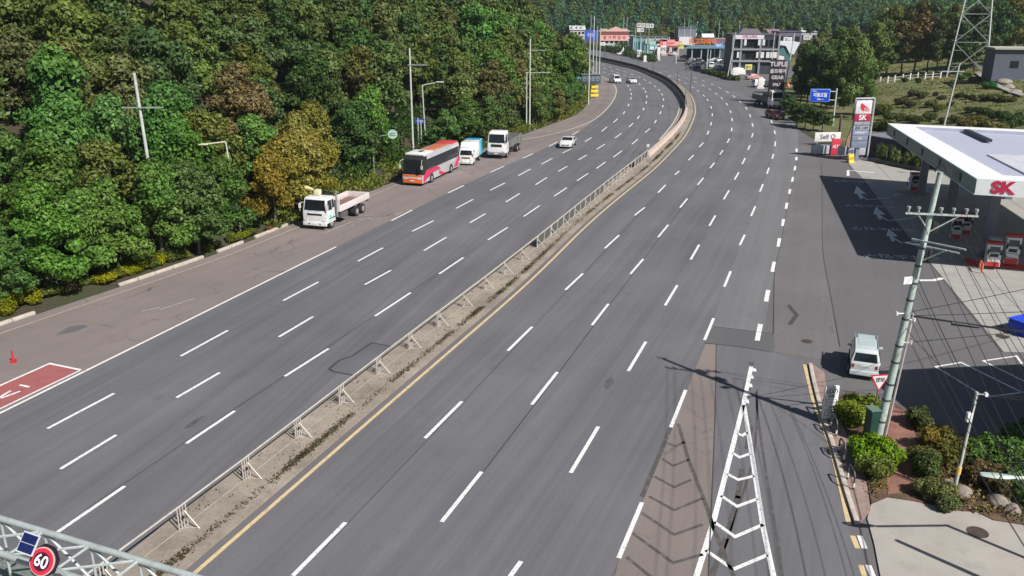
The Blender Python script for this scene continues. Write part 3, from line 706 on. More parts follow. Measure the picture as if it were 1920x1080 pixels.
# the wood on the left slope
cl = resamp(C_left, step=1.0); tl = tang(cl); left_trees = 0
s = 0
rows = [2.9, 7.0, 12.2, 18, 24, 30, 37, 45, 54]
for ri, d in enumerate(rows):
    stp = 3.8 if ri == 0 else 5.6 + .16 * ri
    i = rnd.uniform(0, 4)
    while i < len(cl) - 1:
        q = cl[int(i)]; t = tl[int(i)]; dd = d + rnd.uniform(-1.6, 1.6) * (.5 if ri == 0 else 1)
        x = q[0] - t[1] * dd + rnd.uniform(-1, 1); y = q[1] + t[0] * dd + rnd.uniform(-1.2, 1.2); i += stp * rnd.uniform(.85, 1.2)
        if y < 30 or y > 238: continue
        z = H(x, y); ux, uy = proj(x, y, z + 5.5)
        if ux < -90 or ux > 1110 or uy < -75: continue
        if y > 225 and ri > 5: continue
        bx, by = proj(x, y, z)
        # the roadside gaps of the photograph: behind the trucks the verge is open
        if ri == 0 and (600 < bx < 760 or 880 < bx < 905 or 960 < bx < 985 or bx > 1085): continue
        if ri == 1 and bx > 1100: continue
        if ri <= 1 and 742 < bx < 822: continue
        place = 'above the left edge of the road' if bx < 250 else 'above the tall bare pole' if bx < 480 else 'above the parked crane truck' if bx < 700 else 'above the parked coach' if bx < 870 else 'above the two parked trucks' if bx < 990 else 'at the far end of the wood'
        place += (', low down' if ri < 4 else ', high up')
        cx, cy = ux, uy; g = rnd.random()
        if math.hypot((cx - 545) / 62, (cy - 285) / 80) < 1: kd = 'golden yellow'
        elif math.hypot((cx - 405) / 55, (cy - 215) / 35) < 1: kd = 'rust brown'
        elif cx < 520 and cy > 225: kd = 'bright green' if g < .5 else ('fresh green' if g < .96 else 'olive green')
        elif cx < 130 and cy > 130: kd = 'bright green' if g < .6 else 'olive green'
        elif cy < 190 and cx < 480: kd = 'brownish olive' if g < .30 else ('olive green' if g < .80 else 'dark green')
        elif cx > 830 and cy > 70: kd = 'fresh green' if g < .45 else ('olive green' if g < .85 else 'brownish olive')
        elif cy < 200: kd = 'dark green' if g < .5 else ('olive green' if g < .9 else 'brownish olive')
        else: kd = 'olive green' if g < .4 else ('dark green' if g < .75 else 'fresh green')
        close = y < 105
        cm = rnd.choice(NEARC if ri < 3 and close else MIDC)
        sc = rnd.uniform(.68, .98) if ri == 0 else rnd.uniform(.92, 1.22) * (1.0 if y < 120 else 1.08)
        if ri == 0 and y > 130: sc *= .8
        if ri > 2 and y > 125: sc *= 1 + min(.5, (y - 125) / 100 * .55)
        where = 'in the front row ' + place.split(',')[0] if ri == 0 else 'in the wood ' + place
        tree('broadleaf_tree', '%s broadleaf tree %s' % (kd, where), (x, y, z), cm, rnd.choice(TRUNKS), sc, jit(TINTS[kd], .22), '%s trees %s' % (kd, where))
        left_trees += 1
print('left trees', left_trees)
# the tree line of big trees on the right, beyond the filling station
def placed_tree(px, py, hpx, kd, where, cm=None, name='broadleaf_tree', sc=1.0, group='trees beyond the filling station'):
    p = T(px, py); fw = p.y * math.cos(PITCH) + (CH - p.z) * math.sin(PITCH); Hm = hpx * fw / F
    base = 11.0 if name == 'pine_tree' else 9.0
    s_ = Hm / base
    return tree(name, '%s %s %s' % (kd, 'pine' if name == 'pine_tree' else 'broadleaf tree', where), p, cm or rnd.choice(MIDC), rnd.choice(TRUNKS), s_ * sc, jit(TINTS[kd], .12), group, sz=1 / sc)
for k, (px, py, hp, kd) in enumerate([(1512,208,112,'dark green'),(1536,212,122,'dark green'),(1566,216,135,'fresh green'),(1598,224,140,'fresh green'),(1500,196,95,'dark green'),(1508,180,90,'dark green'),(1520,190,112,'brownish olive'),(1545,186,108,'dark green'),(1566,180,125,'olive green'),(1600,194,118,'fresh green'),(1588,156,110,'olive green'),(1550,200,100,'dark green'),(1526,200,95,'dark green'),(1614,215,105,'fresh green'),(1582,205,120,'dark green'),(1622,180,85,'dark green'),(1500,168,80,'brownish olive'),(1530,160,85,'olive green')]):
    placed_tree(px, py, hp * rnd.uniform(.9, 1.1), kd, 'of the tall group right of the road before the cemetery slope', rnd.choice(NEARC) if k in (2, 3, 9) else None, sc=rnd.uniform(.62, .8), group='tall trees right of the road')
for (px, py, hp) in [(1493,238,44),(1508,242,46),(1482,226,40),(1524,244,42),(1541,246,38),(1474,214,36)]:
    placed_tree(px, py, hp, 'dark green', 'of the low row in the shade at the right road edge', sc=1.35, group='low trees at the right road edge')
for (px, py, hp, kd) in [(1645,150,110,'dark green'),(1662,143,120,'brownish olive'),(1690,142,112,'brownish olive'),(1712,140,125,'rust brown'),(1738,139,100,'rust brown'),(1752,141,95,'brownish olive'),(1772,138,105,'olive green'),(1796,139,95,'dark green'),(1826,133,120,'dark green'),(1632,160,110,'olive green'),(1668,118,100,'dark green'),(1700,112,95,'dark green'),(1745,112,100,'dark green'),(1780,108,92,'brownish olive'),(1862,122,110,'dark green'),(1890,118,115,'brownish olive'),(1915,112,110,'brownish olive'),(1878,100,100,'olive green'),(1908,96,110,'dark green'),(1840,105,90,'dark green')]:
    placed_tree(px, py, hp, kd, 'behind the fence at the top of the cemetery slope', sc=.9, group='trees behind the cemetery fence')
# conifers on the far hill behind the town, the near rows one by one, the rest as one mass
far_mass = []; npine = 0
for ri in range(17):
    y0 = 455 + ri * 9.0
    x = 8 + rnd.uniform(0, 5)
    while x < .62 * y0 + 20:
        x += rnd.uniform(5.2, 8.2) * (1 + ri * .02); y = y0 + rnd.uniform(-3.5, 3.5) - .02 * x; z = H(x, y)
        ux, uy = proj(x, y, z + 6)
        if uy < -70 or ux > 1960 or ux < 880: continue
        if ri < 4 and 1230 < ux < 1250: continue
        g = rnd.random(); kd = 'blue green' if g < .35 + .3 * (ux < 1180) else ('dark green' if g < .65 else ('olive green' if g < .85 else 'fresh green'))
        if npine < 235 and ux < 1660:
            rd = rnd.random() < .3; fp = 'behind the pink restaurant' if ux < 1185 else 'behind the glass shop' if ux < 1265 else 'behind the car yard' if ux < 1370 else 'behind the black building' if ux < 1460 else 'behind the purple hall'
            fp += ', lowest rows' if ri < 2 else ', higher up'
            tree('broadleaf_tree' if rd else 'pine_tree', '%s %s on the far hillside %s' % (kd, 'broadleaf tree' if rd else 'pine', fp), (x, y, z), rnd.choice(FARC if rd else CONEC), rnd.choice(PTRUNK), rnd.uniform(.95, 1.35) * (.9 if rd else 1), jit(TINTS[kd], .2), '%s %s on the far hillside %s' % (kd, 'broadleaf trees' if rd else 'pines', fp)); npine += 1
        else:
            s_ = rnd.uniform(1.0, 1.4); far_mass.append((x, y, z, s_))
# woods right of the cemetery and up the right flank
for k in range(230):
    px = rnd.uniform(1620, 2000); X = rnd.uniform(.40, .72); y = rnd.uniform(255, 430); x = X * y; z = H(x, y)
    far_mass.append((x, y, z, rnd.uniform(1.0, 1.35)))
arr = []
for k, (x, y, z, s_) in enumerate(far_mass):
    cone = rnd.random() < .6; r_ = random.Random(k)
    bl = []
    for j in range(6):
        t = j / 5.
        if cone: q = 2.4 * (1 - t) ** .8; bl.append((x + r_.uniform(-.5, .5) * q, y + r_.uniform(-.5, .5) * q, z + s_ * 11 * (.15 + .8 * t), s_ * (q * .8 + .3), s_ * (q * .8 + .3), s_ * (q * .5 + .5)))
        else: bl.append((x + r_.uniform(-2, 2), y + r_.uniform(-2, 2), z + s_ * r_.uniform(3, 8), s_ * 2, s_ * 2, s_ * 1.6))
    arr.append(leaf_arrays(k, bl, 260, .75, up=.4))
fm = bpy.data.objects.new('distant_wood', leaf_mesh('distant_wood', arr)); COL.objects.link(fm); fm.color = (.075, .135, .055, 1)
tag(fm, 'dark green wood covering the far hills behind the town', 'woodland', kind='stuff')
# small poles-like bare trunks, shrubs
def bush_mesh(seed, n=1500, size=.09, R_=.9, H_=.9):
    r = random.Random(seed); bl = []
    for k in range(9):
        a = r.uniform(0, 6.28); q = R_ * .6 * math.sqrt(r.random()); s_ = R_ * r.uniform(.3, .5)
        bl.append((q * math.cos(a), q * math.sin(a), H_ * r.uniform(.3, .72), s_, s_, H_ * .32))
    return leaf_mesh('foliage', [leaf_arrays(seed, bl, n, size)])
BUSH = [bush_mesh(600 + i, 2000, .085) for i in range(4)]
BIGB = [bush_mesh(620 + i, 5200, .085, 1.3, 1.5) for i in range(3)]
def bush(p, s_, tint, label, group=None, mesh=None, sz=1.0, name='shrub', cat='shrub'):
    o = bpy.data.objects.new(name, mesh or rnd.choice(BUSH)); COL.objects.link(o); o.location = p; o.scale = (s_, s_, s_ * sz); o.rotation_euler = (0, 0, rnd.uniform(0, 6.28)); o.color = (*tint, 1)
    return tag(o, label, cat, group)
YG = (.20, .215, .03); OG = (.10, .12, .03)
for (px, py, s_, c) in [(18,588,1.2,YG),(38,580,1.25,YG),(58,572,1.1,YG),(5,592,1.1,YG),(85,562,.8,OG),(102,556,.9,OG),(128,551,.85,(.15,.14,.05)),(148,545,.7,OG),(186,537,.85,YG),(203,533,1.0,YG),(222,526,.9,OG),(240,520,1.05,YG),(258,513,1.1,YG),(276,507,1.1,OG),(293,501,1.05,YG),(312,496,1.1,OG),(330,490,.9,OG),(388,474,.95,OG),(402,469,.8,(.13,.11,.04)),(440,458,.95,OG),(458,452,.8,YG),(472,446,.9,OG),(345,486,.7,OG),(505,437,.6,(.2,.1,.06)),(520,432,.6,OG),(165,541,.6,OG)]:
    p = T(px, py - 3); bush(p, s_, jit(c, .15), ('yellow-green' if c is YG else 'dull green') + ' rounded shrub on the kerb strip along the left shoulder', ('yellow-green' if c is YG else 'dull green') + ' shrubs along the left kerb', sz=.95)
# low broken kerb of pale stones along that strip
ck = offset(C_left, -1.35); kk = resamp(ck[near(ck, P(-10, 620))[0]:near(ck, P(560, 420))[0]], step=1.6)
kerb = tag(empty('verge_kerb', (*kk[len(kk)//2], 0), 0, None), kind='structure') if False else None
kst = MB().box((kk[0][0], kk[0][1], -.02), (.3, .3, .05)).build('verge_kerb', KERB); kst['kind'] = 'structure'
for i in range(len(kk) - 1):
    if rnd.random() < .42: continue
    a, b = Vector(kk[i]), Vector(kk[i + 1]); c = (a + b) / 2; d = b - a
    MB().box((c.x, c.y, .08), (.26 + rnd.uniform(-.05, .05), d.length - .05, .24), rz=math.atan2(d.y, d.x) - math.pi / 2 + rnd.uniform(-.02, .02)).build('kerb_stone', KERB, kst, bevel=.03)
# grass and weeds along the verge, in the median and at the foot of the slope
def strip_leaves(curve, d0, d1, n, size, h, seed, zf=None, sp=.3):
    r = np.random.RandomState(seed); i = r.randint(0, len(curve), n); t = tang(curve)[i]; d = r.uniform(d0, d1, n); al = r.rand(n)
    x = curve[i, 0] + t[:, 0] * al + t[:, 1] * d + r.normal(scale=sp, size=n); y = curve[i, 1] + t[:, 1] * al - t[:, 0] * d + r.normal(scale=sp, size=n)
    m = np.sin(x * .9 + y * .37) + np.sin(x * .31 - y * .53) + r.normal(scale=.7, size=n) > -.6
    if sp < .2:
        rv = r.rand(len(curve) // 2 + 3) * r.rand(len(curve) // 2 + 3); rf = r.rand(len(curve) * 3 + 9); m = r.rand(n) < np.interp(i / 2.0, np.arange(len(rv)), rv) * 1.3 * (np.interp((i + r.rand(n)) * 3, np.arange(len(rf)), rf) > .35)
    x, y = x[m], y[m]; z = (height(x, y) if zf is None else np.full(len(x), zf))
    k = len(x); s_ = size * (.5 + r.rand(k)); a = r.uniform(0, 6.28, k); hh = h * r.rand(k)
    t1 = np.stack([np.cos(a) * s_, np.sin(a) * s_, r.uniform(-.3, .5, k) * s_], 1); up = np.stack([r.normal(scale=.5, size=k) * s_, r.normal(scale=.5, size=k) * s_, s_ * r.uniform(.5, 1.3, k)], 1)
    c = np.stack([x, y, z + hh], 1)
    return np.stack([c - t1 * .5, c + t1 * .5, c + t1 * .35 + up, c - t1 * .35 + up], 1).reshape(-1, 3)
def stuff(name, arrs, tint, label, cat):
    o = bpy.data.objects.new(name, leaf_mesh(name, arrs)); COL.objects.link(o); o.color = (*tint, 1); return tag(o, label, cat, kind='stuff')
iA = near(C_left, P(540, 430))[0]; iB = near(C_left, P(1122, 165))[0]
stuff('roadside_weeds', [strip_leaves(C_left[iA:iB], -6.5, -1.3, 52000, .17, .9, 1)], (.15, .17, .045), 'dry green weeds and grass on the verge beside the left shoulder', 'weeds')
stuff('undergrowth', [strip_leaves(C_left[20:iB], -20, -3.2, 110000, .24, 1.8, 2)], (.045, .085, .022), 'dark undergrowth at the foot of the wood', 'undergrowth')
cy_ = C_y[:near(C_y, P(1290, 250))[0]]
stuff('median_weeds', [strip_leaves(cy_, -1.15, -.95, 60000, .045, .05, 3, .12, .10), strip_leaves(cy_, -2.0, -1.2, 5000, .04, .04, 8, .12, .12), strip_leaves(C_ml[:near(C_ml, P(1262, 240))[0]], .3, .9, 2500, .05, .06, 4, .12, .1)], (.085, .075, .040), 'dry dark weeds in the joint of the concrete median', 'weeds')
gx = np.random.RandomState(9); gn = 42000
X_ = gx.uniform(50, 150, gn); Y_ = gx.uniform(112, 250, gn); m_ = (X_ > 54 + (Y_ - 117) * .22 + 1)
cg = np.stack([X_[m_], Y_[m_]], 1)
def tuft(c, size, seed):
    r = np.random.RandomState(seed); k = len(c); z = height(c[:, 0], c[:, 1]); s_ = size * (.5 + r.rand(k)); a = r.uniform(0, 6.28, k)
    t1 = np.stack([np.cos(a) * s_, np.sin(a) * s_, 0 * s_], 1); up = np.stack([r.normal(scale=.4, size=k) * s_, r.normal(scale=.4, size=k) * s_, s_ * r.uniform(.3, .9, k)], 1)
    q = np.stack([c[:, 0], c[:, 1], z - .05], 1); return np.stack([q - t1, q + t1, q + t1 * .7 + up, q - t1 * .7 + up], 1).reshape(-1, 3)
stuff('slope_grass', [tuft(cg, .17, 5)], (.15, .155, .05), 'dry green grass over the cemetery slope', 'grass')
# clipped hedges and small shrubs on the cemetery slope
for (px, py, s_, sz_, c) in [(1655,215,3.0,.9,OG),(1690,196,2.4,.8,(.07,.07,.03)),(1705,200,2.2,.8,(.07,.07,.03)),(1668,245,2.6,.9,(.09,.11,.03)),(1715,180,2.2,.7,(.06,.075,.03)),(1728,184,2.4,.7,(.06,.075,.03)),(1745,200,2.0,.8,OG),(1760,208,2.0,.8,OG),(1798,184,1.4,1,(.05,.07,.02)),(1812,186,1.0,1.2,(.04,.05,.02)),(1823,190,1.1,1.5,(.04,.05,.02)),(1753,181,1.0,1.2,(.04,.05,.02)),(1695,155,1.2,1.4,(.03,.05,.02)),(1722,156,1.3,1.2,(.04,.06,.02)),(1850,188,2.6,.6,(.09,.10,.03)),(1868,190,2.8,.6,(.09,.10,.03)),(1886,192,2.6,.6,(.09,.10,.03)),(1840,215,2.3,.8,(.05,.08,.03)),(1860,222,2.3,.8,(.05,.08,.03)),(1880,228,2.4,.9,(.05,.09,.03)),(1900,236,2.4,.9,(.05,.09,.03)),(1915,228,2.3,.9,(.06,.09,.03)),(1820,212,1.8,.8,(.06,.07,.03)),(1830,235,2.5,.9,(.14,.13,.04)),(1812,243,2.4,.9,(.14,.12,.04)),(1850,248,2.4,.9,(.12,.12,.04)),(1870,255,2.6,.9,(.12,.12,.04)),(1795,230,2.2,.8,(.1,.11,.04)),(1772,232,2.0,.8,(.07,.09,.03)),(1740,226,2.2,.8,(.07,.09,.03)),(1715,232,2.4,.8,(.06,.09,.03)),(1690,228,2.2,.9,(.10,.12,.04)),(1785,165,1.3,.8,(.04,.1,.03)),(1800,150,2.2,.8,(.05,.12,.03)),(1830,155,2.6,.7,(.05,.13,.03)),(1855,165,2.4,.7,(.05,.13,.03)),(1815,143,2.0,.6,(.05,.13,.03)),(1900,262,2.0,.9,(.12,.12,.04)),(1890,245,2.2,.9,(.06,.09,.03)),(1780,200,1.4,.8,(.05,.06,.03)),(1765,186,1.5,.7,(.06,.07,.03)),(1665,225,2.4,.9,(.06,.09,.03)),(1645,245,2.2,.9,(.06,.09,.03)),(1695,255,2.0,.8,(.10,.09,.04)),(1660,262,2.0,.8,(.12,.1,.04))]:
    p = T(px, py); bush(p, s_ * .8, jit(c, .1), 'rounded shrub growing on the terraced grass of the cemetery slope', 'shrubs on the cemetery slope', sz=sz_)
# shrubs of the planting bed beside the concrete pole
for (px, py, s_, c, lb) in [(1588,800,1.0,(.13,.155,.03),'rounded yellow-green shrub behind the small white roadside sign'),(1612,792,1.05,(.12,.15,.03),'yellow-green shrub between the small white sign and the concrete pole'),(1628,868,.95,(.13,.20,.03),'bright green shrub at the foot of the concrete pole'),(1655,868,.85,(.12,.19,.03),'bright green shrub just right of the foot of the concrete pole'),(1640,895,.8,(.12,.14,.04),'dull green shrub in front of the concrete pole'),(1752,850,1.0,(.13,.10,.03),'brownish shrub at the back of the bed right of the red path'),(1778,862,1.0,(.10,.10,.03),'olive shrub in the middle of the bed right of the red path'),(1748,895,.9,(.06,.085,.03),'dark green shrub beside the right edge of the red path'),(1758,935,.7,(.12,.13,.05),'pale low shrub at the edge of the concrete pad'),(1735,930,.55,(.13,.14,.06),'smallest pale shrub at the end of the red path'),(1850,868,1.1,(.07,.13,.035),'green shrub right of the thin lamp pole'),(1885,868,1.1,(.07,.12,.035),'green shrub near the right edge behind the lamp head'),(1912,850,1.1,(.07,.12,.035),'green shrub furthest back by the right edge'),(1870,925,.9,(.10,.085,.04),'reddish brown shrub in front of the big rock'),(1840,905,.8,(.11,.08,.04),'brown shrub beside the foot of the thin lamp pole'),(1905,930,1.0,(.08,.12,.05),'grey-green shrub at the right edge of the bed'),(1780,955,.6,(.10,.12,.05),'small green shrub overhanging the concrete pad'),(1730,870,.7,(.10,.11,.04),'small olive shrub on the right border of the red path'),(1720,800,.8,(.06,.07,.025),'dark shrub in the shade at the top of the red path')]:
    bush(P(px, py, .05), s_ * .86, tuple(min(.3, q_ * 1.3) for q_ in c), lb, mesh=rnd.choice(BIGB), sz=.95)
ROCK = M('rock', (.30, .26, .23), .92, var=.25, scale=2, bump=.8, dirt=.4)
def rock(p, s_, lab, grp=None, seed=0, col=None):
    r = random.Random(seed); bm = bmesh.new(); bmesh.ops.create_icosphere(bm, subdivisions=3, radius=1)
    for v in bm.verts:
        n_ = math.sin(v.co.x * 3.1 + seed) + math.sin(v.co.y * 2.7 - seed * 2) + math.sin(v.co.z * 4 + seed)
        v.co *= 1 + .09 * n_ + r.uniform(-.02, .02)
    me = bpy.data.meshes.new('rock'); bm.to_mesh(me); bm.free(); me.materials.append(ROCK)
    o = bpy.data.objects.new('rock', me); COL.objects.link(o); o.location = p; o.scale = s_; o.rotation_euler = (0, 0, seed)
    me.polygons.foreach_set('use_smooth', [True] * len(me.polygons)); return tag(o, lab, 'rock', grp)
bw = np.random.RandomState(12); k_ = 2600; bp_ = np.array([tuple(P(x, y, .1)) for x, y in zip(bw.uniform(1560, 1990, k_), bw.uniform(745, 985, k_))])
import mathutils
poly_ = [P(*q) for q in [(1556,754),(1592,744),(1650,756),(1664,762),(1660,849),(1662,931),(1634,940),(1628,905),(1608,850),(1585,800)]]; poly2 = [P(*q) for q in [(1716,790),(1800,822),(1960,848),(1990,1004),(1925,982),(1861,972),(1792,952),(1738,936),(1726,858)]]
def inside(pt, pl):
    c = False
    for i in range(len(pl)):
        a, b = pl[i - 1], pl[i]
        if (a.y > pt[1]) != (b.y > pt[1]) and pt[0] < (b.x - a.x) * (pt[1] - a.y) / (b.y - a.y) + a.x: c = not c
    return c
def bed_leaves(pts, size, seed):
    r = np.random.RandomState(seed); q = np.repeat(pts, 9, 0) + r.normal(scale=(.13, .13, .05), size=(len(pts) * 9, 3)); q[:, 2] = .09 + np.abs(q[:, 2] - .1) * 2.2; k = len(q)
    a = r.uniform(0, 6.28, k); s_ = size * (.5 + r.rand(k)); t1 = np.stack([np.cos(a) * s_, np.sin(a) * s_, r.normal(scale=.3, size=k) * s_], 1); up = np.stack([-np.sin(a) * s_, np.cos(a) * s_, r.uniform(.2, 1.2, k) * s_], 1)
    return np.stack([q - t1, q + t1, q + t1 * .5 + up, q - t1 * .5 + up], 1).reshape(-1, 3)
keep = np.array([inside(q, poly_) or inside(q, poly2) for q in bp_]); bq = bp_[keep]; h_ = len(bq) // 2
stuff('bed_weeds', [bed_leaves(bq[:h_], .05, 1)], (.13, .145, .05), 'straggling green weeds over the soil of the planting bed', 'weeds')
stuff('leaf_litter', [bed_leaves(bq[h_:], .045, 2)], (.21, .13, .07), 'dry brown leaves lying on the soil of the planting bed', 'leaves')
rock(P(1802, 925, .2), (.38, .34, .42), 'reddish boulder right beside the foot of the thin lamp pole', seed=1)
rock(P(1872, 940, .2), (.5, .4, .28), 'large brown boulder among the shrubs behind the lamp head', seed=2)
rock(P(1897, 955, .2), (.32, .3, .25), 'grey boulder lowest of the rocks by the right edge', seed=3)
rock(P(1775, 912, .15), (.4, .3, .3), 'small boulder left of the foot of the thin lamp pole', seed=4)
for k, (px, py, a) in enumerate([(1872,148,1.4),(1860,143,1.1),(1882,156,1.3),(1890,165,1.0),(1853,150,.9),(1880,268,1.6),(1896,272,1.2),(1865,270,1.0),(1905,174,.9)]):
    rock(T(px, py), (a * 1.3, a, a * .8), 'pale rubble boulder on the bank right of the pylon' if k not in (5, 6, 7) else 'pale boulder at the foot of the slope behind the station roof', 'rubble boulders on the bank' if k not in (5, 6, 7) else 'boulders behind the station roof', seed=k + 5)

# ================================================================== VEHICLES  (x forward, y left, origin on the ground under the middle)
def wheel(parent, x, y, r, w, rim=.58, double=False):
    m = MB(); sgn = 1 if y > 0 else -1
    m.bar((0, -w / 2, 0), (0, w / 2, 0), r, n=20)
    o = m.build('wheel', RUBBER, parent, loc=(x, y, r), bevel=.02)
    k = MB(); k.bar((0, sgn * (w / 2 - .02), 0), (0, sgn * (w / 2 + .012), 0), r * rim, n=16); k.bar((0, sgn * w / 2, 0), (0, sgn * (w / 2 + .035), 0), r * .2, n=8)
    k.build('rim', RIM, o)
    return o
def plate(parent, x, z, w=.52, h=.12, rear=False, y=0):
    s = -1 if rear else 1
    return MB().box((x, y, z), (.012, w, h)).build('number_plate', M('plate_white', (.75, .75, .72), .4), parent)
def pane(name, pts, parent, mat=GLASS, t=.012):
    """thin pane from 3-4 corner points"""
    p_ = [Vector(q) for q in pts]; n_ = (p_[1] - p_[0]).cross(p_[2] - p_[0]).normalized()
    m = MB(); k = len(p_); m.add([q - n_ * t * .5 for q in p_] + [q + n_ * t * .5 for q in p_], [tuple(range(k))[::-1], tuple(range(k, 2 * k))] + [(i, (i + 1) % k, k + (i + 1) % k, k + i) for i in range(k)])
    return m.build(name, mat, parent)
def coach(loc, rz, label):
    t = empty('coach_bus', loc, rz, label, 'bus')
    L, w, Hh = 11.9, 1.245, 3.45; f = L / 2
    silver = M('coach_silver', (.60, .60, .62), .32, .25, var=.05, coat=.5); org = M('coach_orange', (.72, .13, .02), .3, var=.06, coat=.5)
    pink = M('coach_pink', (.62, .012, .09), .3, var=.05, coat=.5); rose = M('coach_rose', (.72, .16, .26), .3, var=.05, coat=.5); rf = M('coach_roof_white', (.74, .74, .73), .4, var=.06); ro = M('coach_roof_orange', (.55, .15, .07), .5, var=.15)
    prof = [(-f, .35), (-f, 3.15), (-f + .25, 3.38), (f - 1.2, 3.42), (f - .75, 3.30), (f - .42, 2.9), (f - .08, 1.35), (f, 1.0), (f - .03, .32)]
    MB().loft(prof, lambda x, z: w - max(0, z - 1.6) * .045).build('body', silver, t, bevel=.07)
    def sw(z): return w - max(0, z - 1.6) * .045 + .006
    # orange front below the windscreen
    MB().loft([(f + .012, .38), (f - .02, 1.28), (f - .3, 1.28), (f - .3, .38)], lambda x, z: w - .05).build('front_panel', org, t, bevel=.05)
    pane('windscreen', [(f - .04, -1.08, 1.40), (f - .04, 1.08, 1.40), (f - .40, 1.04, 2.94), (f - .40, -1.04, 2.94)], t)
    pane('destination_glass', [(f - .44, -1.0, 3.0), (f - .44, 1.0, 3.0), (f - .72, .95, 3.25), (f - .72, -.95, 3.25)], t)
    for s in (-1, 1): MB().loft([(f - .06, 1.3), (f - .45, 3.02), (f - .8, 3.3), (f - 1.35, 3.3), (f - 1.35, 1.9), (f - .6, 1.3)], lambda x, z: .05).build('black_corner', BLACK, t, loc=(0, s * (w - .03), 0))
    MB().loft([(f - .05, 1.30), (f - .055, 1.36), (f - .43, 3.02), (f - .74, 3.32), (f - .85, 3.32), (f - .85, 1.3)], lambda x, z: w + .012 - max(0, z - 1.6) * .03).build('front_mask', BLACK, t, bevel=.04)
    MB().box((f - .02, 0, .46), (.12, 2.3, .2)).build('bumper', org, t, bevel=.03)
    for s in (-1, 1):
        for y in (.92, .74): MB().bar((f - .02, s * y, .83), (f + .03, s * y, .83), .085, n=12).build('headlamp', LAMP, t)
        # side glass
        x = f - .62
        pane('door_glass' if s < 0 else 'driver_window', [(f - .5, s * sw(2.0), 1.35 if s > 0 else .5), (f - 1.35, s * sw(2.0), 1.35 if s > 0 else .5), (f - 1.35, s * sw(2.6), 2.72), (f - .62, s * sw(2.6), 2.72)], t)
        MB().add([(x, s * (sw(z) + .003), z) for x, z in ((f - 1.4, 1.66), (-f + .2, 1.66), (-f + .2, 2.88), (f - 1.4, 2.88))], [(0, 1, 2, 3)]).build('window_band', BLACK, t)
        x0 = f - 1.45
        for k in range(7):
            wd = 1.36; pane('side_window', [(x0, s * (sw(1.75) + .012), 1.72), (x0 - wd, s * (sw(1.75) + .012), 1.72), (x0 - wd, s * (sw(2.8) + .012), 2.78), (x0, s * (sw(2.8) + .012), 2.78)], t); x0 -= wd + .045
        # pink swooshes on the flank
        def band(pts0, pts1, mat, nm):
            m = MB(); n = len(pts0); m.add([(max(x, -f + .04), s * (w + .008), z) for x, z in pts0] + [(max(x, -f + .04), s * (w + .008), z) for x, z in pts1], [(i, i + 1, n + i + 1, n + i) for i in range(n - 1)]); return m.build(nm, mat, t)
        up = []; lo = []; up2 = []; lo2 = []
        for k in range(21):
            q = k / 20; x = f - .25 - 4.9 * q; z = .75 + .85 * math.sin(math.pi * min(1, q * .62 + .02)) ** .8 - .15 * q
            up.append((x, min(1.66, z + .08 + .62 * (1 - q) ** 1.5 * (q > .0)))); lo.append((x, z - .30 - .25 * (1 - q)))
            up2.append((x - .6, max(.5, z - .22))); lo2.append((x - .6, max(.42, z - .32)))
        band(up, lo, pink, 'swoosh'); band(up2[3:], lo2[3:], rose, 'swoosh_line')
        u3 = [(f - 5.0 - 2.6 * k / 10, 1.05 - .65 * math.sin(math.pi / 2 * k / 10)) for k in range(11)]; l3 = [(x, max(.36, z - .42)) for x, z in u3]
        band(u3, l3, pink, 'swoosh_tail')
        u4 = [(-f + 1.75 - 1.3 * (k / 8) ** 1.4, .5 + 1.15 * k / 8) for k in range(9)]; l4 = [(x - 1.05, z) for x, z in u4]
        band(u4, l4, pink, 'rear_swoosh'); band([(x + .28, z) for x, z in u4], [(x + .1, z) for x, z in u4], rose, 'rear_swoosh_line')
        for x in (f - 2.65, -f + 3.0):
            m = MB(); m.bar((x, s * (w - .1), .5), (x, s * (w + .014), .5), .6, n=20); m.build('wheel_arch', BLACK, t); wheel(t, x, s * (w - .12), .5, .3)
        m = MB(); m.path([(f - .25, s * 1.15, 3.0), (f + .35, s * 1.32, 2.85), (f + .38, s * 1.34, 2.4)], .03); m.box((f + .38, s * 1.34, 2.25), (.12, .22, .42)); m.build('wing_mirror', M('mirror_pale', (.5, .55, .45), .4), t)
    MB().box((f - 2.2, 0, 3.50), (2.9, 2.3, .2)).build('roof_pod', rf, t, bevel=.05)
    MB().box((f - 2.5, .1, 3.61), (.9, .5, .05)).build('roof_hatch', BLACK, t)
    MB().box((-.7, 0, 3.43), (5.2, 1.55, .06)).build('roof_panel', ro, t, bevel=.02)
    MB().box((-f + 1.1, 0, 3.46), (2.1, 2.1, .14)).build('rear_roof_fairing', M('coach_roof_red', (.55, .05, .05), .4), t, bevel=.06)
    MB().box((-f - .005, 0, 2.4), (.02, 1.9, 1.0)).build('rear_window', GLASS, t); plate(t, f + .09, .62)
    for s in (-1, 1): MB().box((-f - .01, s * 1.0, 1.2), (.03, .2, .6)).build('tail_lamp', REDLAMP, t)
    MB().box((0, 0, .3), (L - .6, 2.2, .2)).build('underframe', BLACK, t)
    return t
